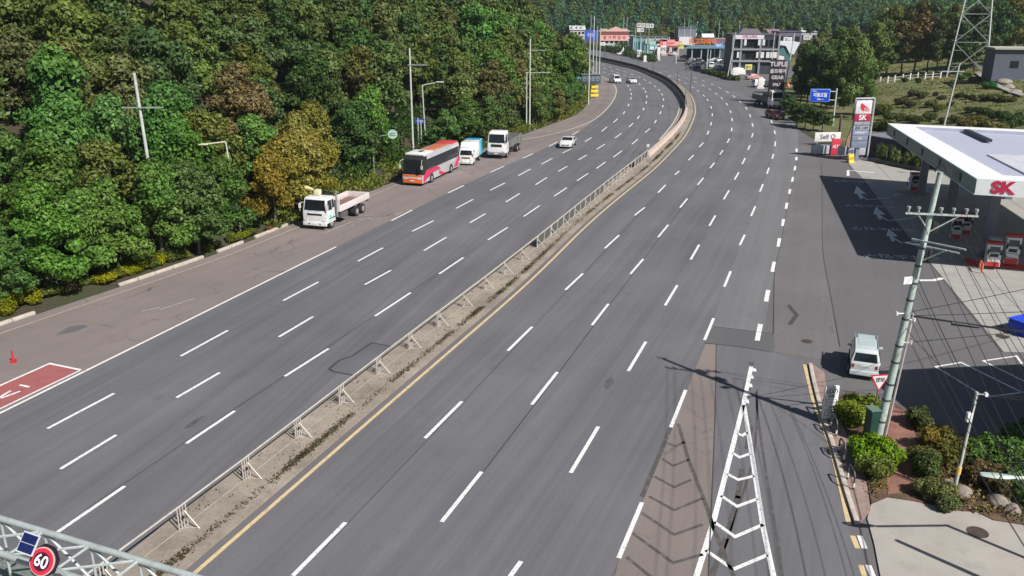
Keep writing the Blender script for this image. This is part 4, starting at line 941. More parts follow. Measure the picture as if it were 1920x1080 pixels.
def truck_cab(t, fx, wid, Hc, depth, mat, big=False, z0=.55):
    w = wid / 2; b = fx - depth; wz = z0 + (Hc - z0) * .50
    prof = [(b, z0), (b, Hc - .08), (b + .1, Hc), (fx - .55, Hc), (fx - .28, Hc - .12), (fx - .05, wz), (fx, wz - .3), (fx, z0)]
    W_ = lambda x, z: w - max(0, z - wz) * .09
    MB().loft(prof, W_).build('cab', mat, t, bevel=.05)
    pane('windscreen', [(fx - .04, -w + .14, wz + .05), (fx - .04, w - .14, wz + .05), (fx - .265, w - .2, Hc - .2), (fx - .265, -w + .2, Hc - .2)], t)
    for s in (-1, 1):
        y1 = s * (W_(0, wz + .1) + .008); y2 = s * (W_(0, Hc - .3) + .008)
        d = pane('door_window', [(fx - .28, y1, wz + .08), (fx - .28 - min(.85, depth * .6), y1, wz + .02), (fx - .28 - min(.85, depth * .6), y2, Hc - .28), (fx - .48, y2, Hc - .28)], t)
        if depth > 1.5: pane('rear_side_window', [(b + .5, y1, wz + .15), (b + .15, y1, wz + .15), (b + .15, y2, Hc - .3), (b + .5, y2, Hc - .3)], t)
        MB().box((fx + .01, s * (w - .28), z0 + .28), (.05, .36, .17)).build('headlamp', LAMP, t, bevel=.02)
        m = MB(); m.path([(fx - .2, s * w, Hc - .45), (fx + .12, s * (w + .2), Hc - .5), (fx + .12, s * (w + .2), wz - .05)], .022); m.box((fx + .12, s * (w + .2), (Hc + wz) / 2 - .15), (.08, .2, .42)); m.build('wing_mirror', BLACK if big else mat, t)
        k = MB().box((fx - .9, s * (w + .006), (z0 + wz) / 2), (.9, .012, .03)).build('door_step', BLACK, t)
    MB().box((fx + .012, 0, wz - .32), (.03, wid * .62, .16 if not big else .36)).build('grille', BLACK, t, bevel=.01)
    MB().box((fx + .03, 0, z0 - .02), (.16, wid, .34)).build('bumper', M('grey_bumper', (.18, .18, .19), .5) if big else mat, t, bevel=.04)
    for s in (-1, 1): MB().bar((fx + .09, s * .55, z0), (fx + .12, s * .55, z0), .07, n=10).build('fog_lamp', BLACK, t)
    plate(t, fx + .12, z0 - .02)
    m = MB(); m.path([(fx + .02, -.6, wz + .02), (fx + .0, .0, wz + .12)], .012); m.path([(fx + .02, .1, wz + .02), (fx + .0, .7, wz + .12)], .012); m.build('wiper', BLACK, t)
def crane_truck(loc, rz, label):
    t = empty('flatbed_truck', loc, rz, label, 'truck'); L = 8.9; f = L / 2
    wh = M('truck_white', (.72, .73, .73), .4, var=.05, coat=.2, dirt=.5); cy = M('truck_door_cyan', (.55, .78, .76), .4)
    truck_cab(t, f, 2.4, 2.95, 1.75, wh, z0=.6)
    for s in (-1, 1):
        MB().box((f - .75, s * 1.212, 1.2), (.95, .014, .75)).build('door_panel', cy, t); MB().box((f - .75, s * 1.221, 1.2), (.16, .01, .16), rz=0, rot=Matrix.Rotation(R(45), 3, 'Y')).build('door_emblem', M('emblem_green', (.05, .25, .2), .5), t)
    MB().box((0, 0, .85), (L - .8, .9, .25)).build('chassis', BLACK, t)
    # crane column behind the cab
    m = MB(); m.box((f - 2.15, 0, 1.6), (.35, .7, 1.5)); m.bar((f - 2.15, 0, 2.2), (f - 2.15, 0, 3.1), .2, n=10); m.build('crane_column', BLACK, t)
    m = MB(); m.bar((f - 2.2, -.1, 3.0), (f - 1.9, -1.1, 3.25), .14); m.bar((f - 2.1, .9, 3.05), (f - 2.2, -.1, 3.15), .1); m.build('crane_arm', BLACK, t)
    MB().box((f - 1.45, -.35, 3.22), (.6, .55, .5)).build('crane_control_box', M('crane_cream', (.72, .66, .42), .5, dirt=.4), t, bevel=.1)
    m = MB(); m.bar((f - 1.9, -1.15, 3.3), (f - .9, -1.2, 3.75), .16, n=8); m.build('crane_boom', M('crane_yellow', (.70, .62, .30), .5), t)
    MB().box((f - 2.42, -1.0, 2.0), (.12, .14, 2.5)).build('crane_leg', STEEL, t); MB().box((f - 2.42, 1.0, 2.0), (.12, .14, 2.5)).build('crane_leg', STEEL, t)
    bx0, bx1 = -f, f - 2.6; bl = bx1 - bx0; cx = (bx0 + bx1) / 2
    bedm = M('bed_planks', (.20, .115, .10), .8, var=.3, scale=1.5, dirt=.4); brd = M('bed_board_white', (.70, .64, .63), .5, var=.08, scale=3, dirt=.7)
    for k in range(8): MB().box((cx, -1.05 + k * .30, 1.18 + .004 * (k % 2)), (bl - .1, .28, .06)).build('bed_plank', bedm, t)
    for s in (-1, 1): MB().box((cx, s * 1.21, 1.48), (bl, .05, .62)).build('side_board', brd, t, bevel=.01)
    MB().box((bx0, 0, 1.48), (.05, 2.44, .62)).build('tail_board', brd, t, bevel=.01)
    m = MB(); m.box((bx1, 0, 1.75), (.07, 2.44, 1.1)); m.build('headboard', brd, t)
    for k in range(5): MB().box((bx0 + .6 + k * 1.4, -1.245, 1.48), (.07, .04, .66)).build('board_stake', M('stake_grey', (.4, .4, .4), .5), t)
    for s in (-1, 1):
        for x in (f - 1.0, -f + 2.9, -f + 1.6): wheel(t, x, s * 1.02, .48, .3 if x > 0 else .5)
        MB().box((f - 3.6, s * .95, .75), (1.3, .5, .5)).build('fuel_tank', M('tank_grey', (.15, .15, .16), .5, .4), t, bevel=.05)
        MB().box((f - 1.0, s * 1.1, 1.02), (1.15, .3, .06)).build('mudguard', BLACK, t)
        MB().box((-f - .03, s * .9, .95), (.04, .4, .14)).build('tail_lamp', REDLAMP, t)
    return t
def box_truck(loc, rz, label):
    t = empty('box_truck', loc, rz, label, 'truck'); L = 5.1; f = L / 2; wh = WHITE
    truck_cab(t, f, 1.85, 2.15, 1.35, wh, z0=.42)
    blue = M('cargo_blue', (.03, .30, .55), .4, var=.08); cyan = M('cargo_cyan', (.10, .55, .68), .4, var=.08)
    m = MB(); prof = [(-f, .75), (-f, 2.75), (f - 1.45, 2.75), (f - 1.25, 2.55), (f - 1.25, .75)]; m.loft(prof, lambda x, z: .98); m.build('cargo_box', wh, t, bevel=.04)
    MB().loft([(f - 1.3, 2.2), (f - 1.3, 2.74), (f - .9, 2.6), (f - .55, 2.2)], lambda x, z: .85).build('wind_deflector', wh, t, bevel=.04)
    for s in (-1, 1):
        MB().add([(-f + .02, s * .99, .8), (-f + 2.1, s * .99, .8), (-f + 1.5, s * .99, 1.6), (-f + 1.9, s * .99, 2.7), (-f + .02, s * .99, 2.7)], [(0, 1, 2, 3, 4)]).build('cargo_graphic', cyan, t)
        MB().add([(-f + .02, s * .996, .8), (-f + .5, s * .996, .8), (-f + .9, s * .996, 2.7), (-f + .02, s * .996, 2.7)], [(0, 1, 2, 3)]).build('cargo_stripe', blue, t)
        for x in (f - .75, -f + 1.25): wheel(t, x, s * .78, .34, .24)
    MB().box((-f + .75, 0, 2.765), (1.45, 1.9, .02)).build('roof_graphic', blue, t)
    MB().box((-f - .01, 0, 1.75), (.02, 1.85, 1.9)).build('rear_door', blue, t); MB().box((0, 0, .6), (L - .6, 1.2, .2)).build('chassis', BLACK, t)
    return t
def cab_truck(loc, rz, label):
    t = empty('cargo_truck', loc, rz, label, 'truck'); L = 9.5; f = L / 2
    truck_cab(t, f, 2.45, 3.45, 2.0, WHITE, big=True, z0=.75)
    MB().loft([(f - 1.95, 3.4), (f - 1.95, 3.62), (f - 1.0, 3.58), (f - .6, 3.4)], lambda x, z: 1.1).build('roof_spoiler', WHITE, t, bevel=.04)
    g = M('tarp_grey', (.16, .165, .16), .75, var=.25, scale=1, dirt=.3)
    cx = (-f + f - 2.3) / 2; bl = L - 2.3
    MB().box((cx, 0, 1.25), (bl, 2.4, .14)).build('bed_floor', g, t)
    for s in (-1, 1): MB().box((cx, s * 1.2, 1.75), (bl, .06, .95)).build('side_board', g, t)
    MB().box((-f, 0, 1.75), (.06, 2.4, .95)).build('tail_board', g, t); MB().box((f - 2.3, 0, 1.95), (.1, 2.4, 1.4)).build('headboard', g, t)
    for k in range(4): MB().box((cx - 2.4 + k * 1.6, 0, 1.5), (1.3, 2.1, .4)).build('load_sheet', M('load_dark', (.10, .10, .095), .8, var=.3), t, bevel=.08)
    MB().box((0, 0, .95), (L - .8, .9, .3)).build('chassis', BLACK, t)
    for s in (-1, 1):
        for x in (f - 1.3, -f + 3.0, -f + 1.7): wheel(t, x, s * 1.04, .5, .32 if x > 0 else .5)
        MB().box((f - 3.6, s * .95, .7), (1.6, .5, .5)).build('fuel_tank', BLACK, t, bevel=.05)
    return t
def car(loc, rz, label, col, kind='sedan', L=4.6, wid=1.82, Hh=1.46, group=None, name='car', cat='car', simple=False):
    t = empty(name, loc, rz, label, cat, group); f = L / 2; w = wid / 2
    cm = M('car_paint_%d_%d_%d' % tuple(int(c * 100) for c in col), col, .28, .15, var=.03, coat=.7)
    bl = .60 if kind != 'boxy' else .62
    if kind == 'sedan': prof = [(-f, .32), (-f, .78), (-f + .08, 1.0), (-f + .75, 1.06), (-f + 1.35, Hh - .04), (-f + 2.2, Hh), (f - 2.0, Hh - .03), (f - 1.15, 1.02), (f - .3, .82), (f - .02, .64), (f, .3)]; belt = .97
    elif kind == 'boxy': prof = [(-f, .35), (-f, .98), (-f + .04, 1.05), (-f + .22, Hh - .12), (-f + .35, Hh), (f - 1.45, Hh), (f - 1.1, Hh - .15), (f - .75, 1.08), (f - .12, .92), (f, .75), (f, .32)]; belt = 1.04
    elif kind == 'van': prof = [(-f, .38), (-f, 1.1), (-f + .15, Hh - .12), (-f + .3, Hh), (f - 1.5, Hh), (f - 1.2, Hh - .12), (f - .55, 1.12), (f - .05, .9), (f, .4)]; belt = 1.08
    else: prof = [(-f, .35), (-f, .95), (-f + .1, 1.08), (-f + .5, Hh - .06), (-f + .8, Hh), (f - 1.9, Hh - .02), (f - 1.15, 1.10), (f - .2, .92), (f, .72), (f, .33)]; belt = 1.06
    W_ = lambda x, z: w - max(0, z - belt) * .30 - max(0, abs(x) - f + .35) * .22
    MB().loft(prof, W_).build('body', cm, t, bevel=.06)
    top = [q for q in prof if q[1] > belt + .25]
    xr, xf = min(q[0] for q in top), max(q[0] for q in top)
    # windscreens between the belt and the roof
    def seg(front):
        pr = prof if front else prof
        c = [(a, b) for a, b in zip(prof[:-1], prof[1:])]
        c = [(a, b) for a, b in c if abs(b[1] - a[1]) > .2 and min(a[1], b[1]) > .8 and ((a[0] + b[0]) / 2 > 0) == front]
        return max(c, key=lambda s_: abs(s_[1][1] - s_[0][1]))
    for front in (True, False):
        a, b = seg(front); lo, hi = (a, b) if a[1] < b[1] else (b, a)
        n_ = Vector((hi[1] - lo[1], 0, -(hi[0] - lo[0]))).normalized() * (1 if front else -1) 
        if (n_.x > 0) != front: n_ = -n_
        p0 = Vector((lo[0], 0, lo[1])).lerp(Vector((hi[0], 0, hi[1])), .10) + n_ * .012; p1 = Vector((lo[0], 0, lo[1])).lerp(Vector((hi[0], 0, hi[1])), .90) + n_ * .012
        y0, y1 = W_(p0.x, p0.z) - .1, W_(p1.x, p1.z) - .08
        pane('windscreen' if front else 'rear_window', [(p0.x, -y0, p0.z), (p0.x, y0, p0.z), (p1.x, y1, p1.z), (p1.x, -y1, p1.z)], t)
    if not simple:
        for s in (-1, 1):
            z0_, z1_ = belt + .03, Hh - .10
            mid = (xr + xf) / 2
            for a, b in ((xr + .05, mid - .04), (mid + .04, xf - .02)):
                A0 = a - (.12 if a < mid - .3 and kind == 'sedan' else .0); B0 = b + (.35 if b > mid + .3 else 0)
                pane('side_window', [(B0, s * (W_(0, z0_) + .006), z0_), (A0, s * (W_(0, z0_) + .006), z0_), (a, s * (W_(0, z1_) + .006), z1_), (b, s * (W_(0, z1_) + .006), z1_)], t)
            MB().box((f - .12, s * (w - .3), .70), (.16, .34, .14)).build('headlamp', LAMP, t, bevel=.03)
            MB().box((-f + .03, s * (w - .2), .86), (.12, .2 if kind != 'boxy' else .11, .2 if kind != 'sedan' else .12)).build('tail_lamp', REDLAMP, t, bevel=.02)
            MB().box((xf + .1, s * (w + .06), belt + .02), (.1, .18, .13)).build('wing_mirror', cm, t, bevel=.03)
    for s in (-1, 1):
        for x in (f - .82, -f + .82):
            MB().bar((x, s * (w - .15), .33), (x, s * (w + .004), .33), .385, n=16).build('wheel_arch', BLACK, t) if not simple else None
            wheel(t, x, s * (w - .1), .32, .22, .64)
    MB().box((f - .005, 0, .52), (.03, 1.0, .16)).build('grille', BLACK, t); plate(t, f + .015, .42)
    if not simple: plate(t, -f - .01, .62 if kind != 'boxy' else .88, rear=True)
    if kind == 'boxy':
        MB().box((.0, 0, Hh + .006), (L * .52, wid * .56, .02)).build('roof_panel', M('roof_sheen', (.60, .70, .69), .2, .3), t)
        for s in (-1, 1): MB().box((-.1, s * (w - .22), Hh + .02), (L * .6, .04, .04)).build('roof_rail', STEEL, t)
        MB().box((-f - .01, 0, .45), (.08, wid - .1, .28)).build('bumper', cm, t, bevel=.04)
    return t
def head(pa, pb):      # heading of a vehicle whose front is at pixel pa and rear at pixel pb
    a, b = P(*pa), P(*pb); d = a - b; return math.atan2(d.y, d.x)
def lane_head(c, p): i, q, t = near(c, p); return math.atan2(-t[1], -t[0])
a = P(774, 349); rz = lane_head(C_left, a) + R(3); coach(a - Vector((math.cos(rz), math.sin(rz), 0)) * 5.95 * 1.0, rz, 'orange and silver coach with pink swooshes parked on the left shoulder')
a = P(592, 431); rz = lane_head(C_left, a) + R(3); crane_truck(a - Vector((math.cos(rz), math.sin(rz), 0)) * 4.45, rz, 'white crane truck with an empty brown flatbed parked nearest on the left shoulder')
a = P(874, 310); rz = lane_head(C_left, a) + R(11); box_truck(a - Vector((math.cos(rz), math.sin(rz), 0)) * 2.5, rz, 'small white and cyan box truck parked right behind the coach')
a = P(931, 298); rz = lane_head(C_left, a) + R(8); cab_truck(a - Vector((math.cos(rz), math.sin(rz), 0)) * 4.7, rz, 'big white cab truck with a dark open bed, last of the parked vehicles')
a = P(1060, 279); rz = lane_head(C_m4, a) + R(6); car(a - Vector((math.cos(rz), math.sin(rz), 0)) * 2.2, rz, 'white sedan driving towards the camera beside the parked trucks', (.78, .78, .77))
a = P(1158, 156.5); rz = lane_head(C_m4, a) + R(14); car(a - Vector((math.cos(rz), math.sin(rz), 0)) * 2.2, rz, 'white van driving round the far bend in the outer lane', (.78, .78, .77), 'van', 5.0, 1.9, 2.1, name='van', cat='van')
a = P(1188, 157); rz = lane_head(C_m4, a) + R(10); car(a - Vector((math.cos(rz), math.sin(rz), 0)) * 2.2, rz, 'white car beside the van in the far bend', (.72, .74, .76))
a = P(1618, 714); rz = R(69); car(a + Vector((math.cos(rz), math.sin(rz), 0)) * 1.8, rz, 'pale mint boxy minicar seen from behind beside the triangular sign', (.66, .73, .73), 'boxy', 3.6, 1.6, 1.72)
# parked and waiting vehicles of the far town
k = 0
for (px, py, col, kind, dg, lb) in [(1300,131,(.03,.035,.05),'suv',170,'dark blue car at the front corner of the far car yard'),(1330,127,(.75,.75,.75),'van',95,'white van parked among the dark cars of the far yard'),(1346,131,(.5,.52,.55),'sedan',100,'silver car right of the white van in the far yard'),(1362,132,(.78,.78,.78),'suv',100,'white car parked left of the tall lamp pole by the black building'),(1383,136,(.78,.78,.78),'van',110,'white van right of the tall lamp pole by the black building'),(1312,118,(.02,.02,.03),'sedan',100,'black car in the middle of the far car yard'),(1326,115,(.04,.06,.10),'sedan',95,'dark blue sedan in the back row of the far yard'),(1285,110,(.03,.03,.03),'suv',120,'black car in front of the pink canopy shop'),(1295,119,(.6,.62,.65),'sedan',100,'grey car left of the black cars in the far yard'),(1262,104,(.70,.70,.72),'suv',60,'white car beside the shop with the pink sign'),(1252,101,(.02,.02,.02),'suv',60,'black car in front of the glass shop'),(1421,132,(.03,.03,.035),'suv',95,'black car under the white entrance of the black building'),(1432,134,(.5,.5,.52),'sedan',95,'grey car beside the red sign at the white entrance'),(1344,115,(.05,.06,.12),'suv',100,'navy car in the back row under the blue canopy'),(1358,119,(.35,.37,.4),'sedan',100,'grey car in the back row under the blue canopy'),(1413,149,(.55,.30,.28),'sedan',10,'reddish car by the planted island at the far junction'),(1427,163,(.75,.75,.76),'van',15,'white van at the far roadside left of the black sign tower')]:
    car(P(px, py), R(dg), lb, col, kind, simple=True, Hh=1.9 if kind == 'van' else 1.5, group=None)
for k in range(16):
    px = rnd.uniform(1290, 1372); py = rnd.choice([112, 116, 121, 124]) + rnd.uniform(-.7, .7)
    car(P(px, py), R(rnd.choice([88, 92, 100, 170])), 'dark car parked in the crowded far car yard' if k % 3 else 'light car parked in the crowded far car yard', (.03, .035, .05) if k % 3 else (.7, .7, .72), rnd.choice(['suv', 'sedan']), simple=True, group='dark cars of the crowded far yard' if k % 3 else 'light cars of the crowded far yard')
a = P(1450, 205); rz = R(-82); tt = cab_truck(a + Vector((0, 4.6, 0)), rz, 'white cab truck standing in the shade under the black sign tower')
car(P(1452, 222), R(-80), 'dark red car standing in the shade in front of the white truck', (.16, .02, .025), 'suv')

# ================================================================== MEDIAN FENCE AND BARRIER
FEN = M('fence_paint', (.50, .46, .42), .5, .1, var=.12, dirt=.5)
fc = resamp(C_fence, n=int(np.linalg.norm(np.diff(C_fence, axis=0), axis=1).sum() / 3.9) + 1)
i0 = near(fc, P(706, 708))[0]
fen = empty('median_fence', (fc[len(fc)//2][0], fc[len(fc)//2][1], .11), 0, 'pale steel barrier fence with braced posts along the concrete median', 'fence')
fo = Vector((fc[len(fc)//2][0], fc[len(fc)//2][1], .11))
MESH = M('mesh_infill', (.085, .09, .085), .8, var=.3, scale=3)
def fpart(m, nm, mat, **k): return m.build(nm, mat, fen, **k)
for i in range(len(fc)):
    a = Vector((*fc[i], .11)) - fo; j = min(i, len(fc) - 2); d = Vector((*(fc[j + 1] - fc[j]), 0)).normalized(); q = Vector((d.y, -d.x, 0))
    ux, uy = proj(fc[i][0], fc[i][1], .6)
    offs = (-.22, -.07, .08, .24) if ux < 860 else ((-.08, .08) if ux < 1040 else (0,))
    for o_ in offs:
        m = MB(); m.bar(a + d * o_, a + d * o_ + Vector((0, 0, 1.02)), .028, n=6); fpart(m, 'post', FEN)
    m = MB(); m.path([a + d * .15 + Vector((0, 0, .72)), a + d * .2 + q * .62 + Vector((0, 0, .02))], .028); m.bar(a + d * .1, a + q * .55 + d * .2 + Vector((0, 0, .03)), .02); fpart(m, 'brace', FEN)
    if ux < 1040:
        m = MB(); m.box(a + Vector((0, 0, .5)), (.16, .1, .12), rz=math.atan2(d.y, d.x)); fpart(m, 'clamp', BLACK)
    if i < len(fc) - 1:
        b = Vector((*fc[i + 1], .11)) - fo
        m = MB(); m.bar(a + Vector((0, 0, 1.03)), b + Vector((0, 0, 1.03)), .042, n=8); fpart(m, 'top_rail', FEN)
        m = MB(); m.bar(a + Vector((0, 0, .07)), b + Vector((0, 0, .07)), .014, n=5); fpart(m, 'bottom_rail', FEN)
        if ux > 985:
            # panels with rounded frames, some filled with dark mesh, one with pale sheet
            for s0, s1 in ((.04, .48), (.52, .96)):
                A, B = a.lerp(b, s0), a.lerp(b, s1); h = Vector((0, 0, 1)); e = (B - A).normalized() * .12
                m = MB(); m.path([A + h * .12, A + h * .85, A + e + h * .97, B - e + h * .97, B + h * .85, B + h * .25, B - e + h * .12, A + h * .12], .022); fpart(m, 'panel_frame', FEN)
                if 1000 < ux < 1118 or 1130 <= ux < 1210:
                    pale = 1118 <= ux < 1140
                    m = MB(); m.box((A + B) / 2 + h * .54, ((B - A).length - .06, .012, .8), rz=math.atan2(d.y, d.x))
                    if ux < 1118: fpart(m, 'mesh_panel', MESH)
                    elif ux > 1190: fpart(m, 'mesh_panel', MESH)
                elif 1118 <= ux < 1130:
                    m = MB(); m.box((A + B) / 2 + h * .54, ((B - A).length - .06, .012, .82), rz=math.atan2(d.y, d.x)); fpart(m, 'pale_panel', M('pale_sheet', (.55, .57, .57), .5))
bc = resamp(C_barrier, step=2.9); bar_ = empty('concrete_barrier', (*bc[0], .11), 0, 'pinkish concrete barrier with black glare screens round the far bend', 'barrier'); bo = Vector((*bc[0], .11))
BARC = M('barrier_concrete', (.50, .40, .35), .85, var=.14, scale=1.2, dirt=.35); BSCR = M('glare_screen', (.016, .018, .018), .7, var=.2)
for i in range(len(bc) - 1):
    a = Vector((*bc[i], .11)) - bo; b = Vector((*bc[i + 1], .11)) - bo; c = (a + b) / 2; d = (b - a); rz = math.atan2(d.y, d.x)
    ux, uy = proj(bc[i][0], bc[i][1], .5); scr = uy < 203
    hs = .78 if not scr else .5
    rot = Matrix.Rotation(rz, 3, 'Z'); L_ = d.length - .03
    pf_ = [(-.30, 0), (.30, 0), (.28, .16), (.13, .34), (.09, hs), (-.09, hs), (-.13, .34), (-.28, .16)]
    m = MB(); n = len(pf_); vs = [c + rot @ Vector((s * L_ / 2, y, z)) for s in (-1, 1) for y, z in pf_]
    m.add(vs, [tuple(range(n))[::-1], tuple(range(n, 2 * n))] + [(k, (k + 1) % n, n + (k + 1) % n, n + k) for k in range(n)]); m.build('barrier_block', BARC, bar_)
    if scr:
        m = MB(); m.box(c + Vector((0, 0, hs + .42)), (L_, .05, .86), rz=rz); m.box(c + rot @ Vector((0, -.2, .25)), (L_, .03, .5), rz=rz); m.box(c + rot @ Vector((-L_ / 2, 0, hs + .43)), (.08, .12, .9), rz=rz); m.build('screen_panel', BSCR, bar_)
def lamp_arm(m, top, dx, dy, rise=.4, r=.05):
    t = Vector(top); m.path([t, t + Vector((dx * .5, dy * .5, rise * .8)), t + Vector((dx, dy, rise))], r)
    return t + Vector((dx, dy, rise))
# slim posts on the barrier and the double-arm lamp in the bend
DP = M('dark_pole', (.10, .11, .115), .5, .2)
for k, (px, py, top, lb) in enumerate([(1284,206,122,None)]):
    p = P(px, py); hgt = 8.6
    t = empty('street_lamp', p, 0, 'grey double-arm lamp post standing on the median in the far bend', 'street lamp')
    m = MB(); m.bar((0, 0, 0), (0, 0, hgt), .11, .06, n=8); m.build('post', M('lamp_grey', (.22, .24, .26), .5, .3), t)
    for s in (-1, 1):
        m = MB(); e = lamp_arm(m, (0, 0, hgt - .5), s * 1.9, s * .4, .9, .045); m.build('arm', M('lamp_grey', (.22, .24, .26)), t)
        MB().box((e.x + s * .3, e.y, e.z), (.7, .22, .12)).build('lamp_head', M('lamp_grey', (.22, .24, .26)), t, bevel=.03)
def simple_pole(px, py, top, r, mat, lb, name='pole', cat='pole', group=None, r2=None, lean=(0, 0), arms=()):
    p = T(px, py) if py < 5000 else P(px, py); fw = None
    d = ray(px, top); zt = CH + d.z / d.y * p.y; hgt = zt - p.z
    t = empty(name, p, 0, lb, cat, group)
    MB().bar((0, 0, -.3), (lean[0], lean[1], hgt), r, r2 or r * .7, n=10).build('shaft', mat, t, smooth=True)
    for (z, l0, l1, dy, th) in arms:
        MB().box(((l0 + l1) / 2, dy, hgt * z), (abs(l1 - l0), th, th)).build('crossarm', STEEL, t)
    return t, hgt, p
for px, py, tp, lb in [(1269,168,132,'first thin dark post left of the double-arm lamp'),(1294,176,124,'thin dark post just right of the double-arm lamp'),(1248,152,130,'short dark post on the far median, third from the double-arm lamp'),(1224,141,115,'dark post on the far median, fourth from the double-arm lamp'),(1196,132,113,'dark post on the far median, fifth from the double-arm lamp'),(1166,124,98,'dark post on the far median, second from its visible end'),(1133,115,97,'dark post at the visible end of the far median')]:
    simple_pole(px, py, tp, .10, DP, lb, group='slim posts on the far median')
p = P(1214, 290); t = empty('median_marker', p, 0, 'small pale marker post standing where the concrete barrier begins', 'marker post')
MB().bar((0, 0, 0), (0, 0, 1.1), .05).build('shaft', FEN, t); MB().box((0, -.03, 1.25), (.4, .05, .42)).build('plate', M('pale_sheet', (.55, .57, .57), .5), t, bevel=.04)

# ================================================================== POLES AND SIGNS, LEFT
def insulator(m, p): m.bar(p, p + Vector((0, 0, .28)), .06, .04, n=6)
t, hA, pA = simple_pole(301, 446, 137, .15, POLE, 'tall pale concrete pole with a crossarm rising out of the green trees on the left', 'utility_pole', r2=.12, lean=(-.35, 0), arms=((.80, -1.6, 1.7, -.2, .09),))
t2 = empty('pole_marker', P(317, 482), 0, 'short stout grey post with a white foot beside the tall pole under the trees', 'post')
MB().bar((0, 0, 0), (0, 0, 3.8), .13, n=8).build('shaft', POLE, t2); MB().bar((0, 0, 0), (0, 0, .8), .136, n=8).build('white_band', WHITE, t2)
p = P(448, 452); t = empty('street_lamp', T(452, 440), 0, 'street lamp whose pale arm pokes out of the yellow-brown tree', 'street lamp')
MB().bar((0, 0, 0), (-.5, 0, 8.3), .09, .06).build('post', PALEPOLE, t)
m = MB(); m.bar((-.5, 0, 8.3), (-2.2, 0, 8.1), .07); m.build('arm', M('lamp_cream', (.62, .60, .42), .5), t); MB().box((-2.5, 0, 8.08), (.9, .28, .14)).build('lamp_head', M('lamp_cream', (.62, .60, .42), .5), t, bevel=.04)
t, hB, pB = simple_pole(775, 290, 90, .15, POLE, 'tall concrete pole with a one-sided crossarm behind the parked coach', 'utility_pole', r2=.11, arms=((.845, -.3, 2.3, -.1, .09),))
for dx, h_, lb in ((.75, 6.2, 'thin grey pipe post left of the street lamp behind the coach'), (1.15, 5.9, 'thinner grey pipe post close to the street lamp behind the coach')):
    q = P(775, 290) + Vector((dx, .3, 0)); o = MB().bar((0, 0, 0), (0, 0, h_ - 1.2), .07).build('pipe_post', PALEPOLE, loc=q); tag(o, lb, 'post')
p = P(799, 285); t = empty('street_lamp', p, 0, 'pale street lamp with a long arm and a blue arrow sign behind the coach', 'street lamp')
d = ray(792, 160); hh = CH + d.z / d.y * p.y
MB().bar((0, 0, 0), (-.25, 0, hh), .11, .07).build('post', PALEPOLE, t)
m = MB(); m.bar((-.25, 0, hh), (1.6, .0, hh + .35), .06); m.build('arm', PALEPOLE, t); MB().box((2.2, 0, hh + .45), (1.1, .26, .14)).build('lamp_head', PALEPOLE, t, bevel=.04)
BLUE = M('sign_blue', (.02, .07, .42), .35, var=.05)
q = p + Vector((-.3, -.15, hh * .30)); o = empty('arrow_sign', p + Vector((-.55, -.16, 4.3)), 0, 'small blue arrow-shaped sign pointing left on the street lamp behind the coach', 'sign')
MB().add([(x, y, z) for y in (-.02, .02) for x, z in ((-.95, 0), (-.7, .32), (.45, .32), (.45, -.32), (-.7, -.32))], [(0, 1, 2, 3, 4), (9, 8, 7, 6, 5), (0, 5, 6, 1), (1, 6, 7, 2), (2, 7, 8, 3), (3, 8, 9, 4), (4, 9, 5, 0)]).build('panel', BLUE, o)
text('수암봉', .36, WHITE, o, (-.15, -.025, 0), (FACE, 0, 0))
p = P(703, 345); p = T(702, 332); t = empty('road_sign', p, 0, 'round pale green sign on a horizontal arm among the trees left of the coach', 'sign')
h1 = 4.7; MB().bar((0, 0, 0), (0, 0, h1), .08, .06).build('post', M('green_grey_pole', (.20, .34, .26), .5), t); MB().bar((0, 0, h1 - .1), (2.4, 0, h1 + .25), .05).build('arm', M('green_grey_pole', (.20, .34, .26)), t)
m = MB(); m.bar((2.4, -.03, h1 + .25), (2.4, .03, h1 + .25), .55, n=24); m.build('disc', M('sign_pale_green', (.40, .55, .46), .5, var=.15, scale=3), t)
for dz in (.12, -.12): MB().box((2.4, -.05, h1 + .25 + dz), (.62, .01, .08)).build('disc_bar', M('sign_dark_green', (.10, .22, .16), .5), t)
o = tag(MB().box((0, 0, 1.5), (.22, .08, .9)).bar((0, 0, 0), (0, 0, 1.3), .05).build('marker_post', M('marker_yellow', (.55, .52, .25), .6), loc=T(861, 262)), 'small yellowish marker post standing in the weeds above the box truck', 'marker post')
t, hC, pC = simple_pole(993, 245, 73, .14, POLE, 'tall concrete pole with two crossarms beside the left verge above the sedan', 'utility_pole', r2=.11, arms=((.88, .2, 2.6, -.1, .09),))
t, _, _ = simple_pole(987, 240, 135, .12, PALEPOLE, 'pale lamp post left of the tall pole above the sedan', 'street_lamp', 'street lamp', arms=((.99, -.1, 3.9, 0, .12),))
simple_pole(999, 238, 188, .09, PALEPOLE, 'short thin post right of the tall pole above the sedan', 'pipe_post', 'post')
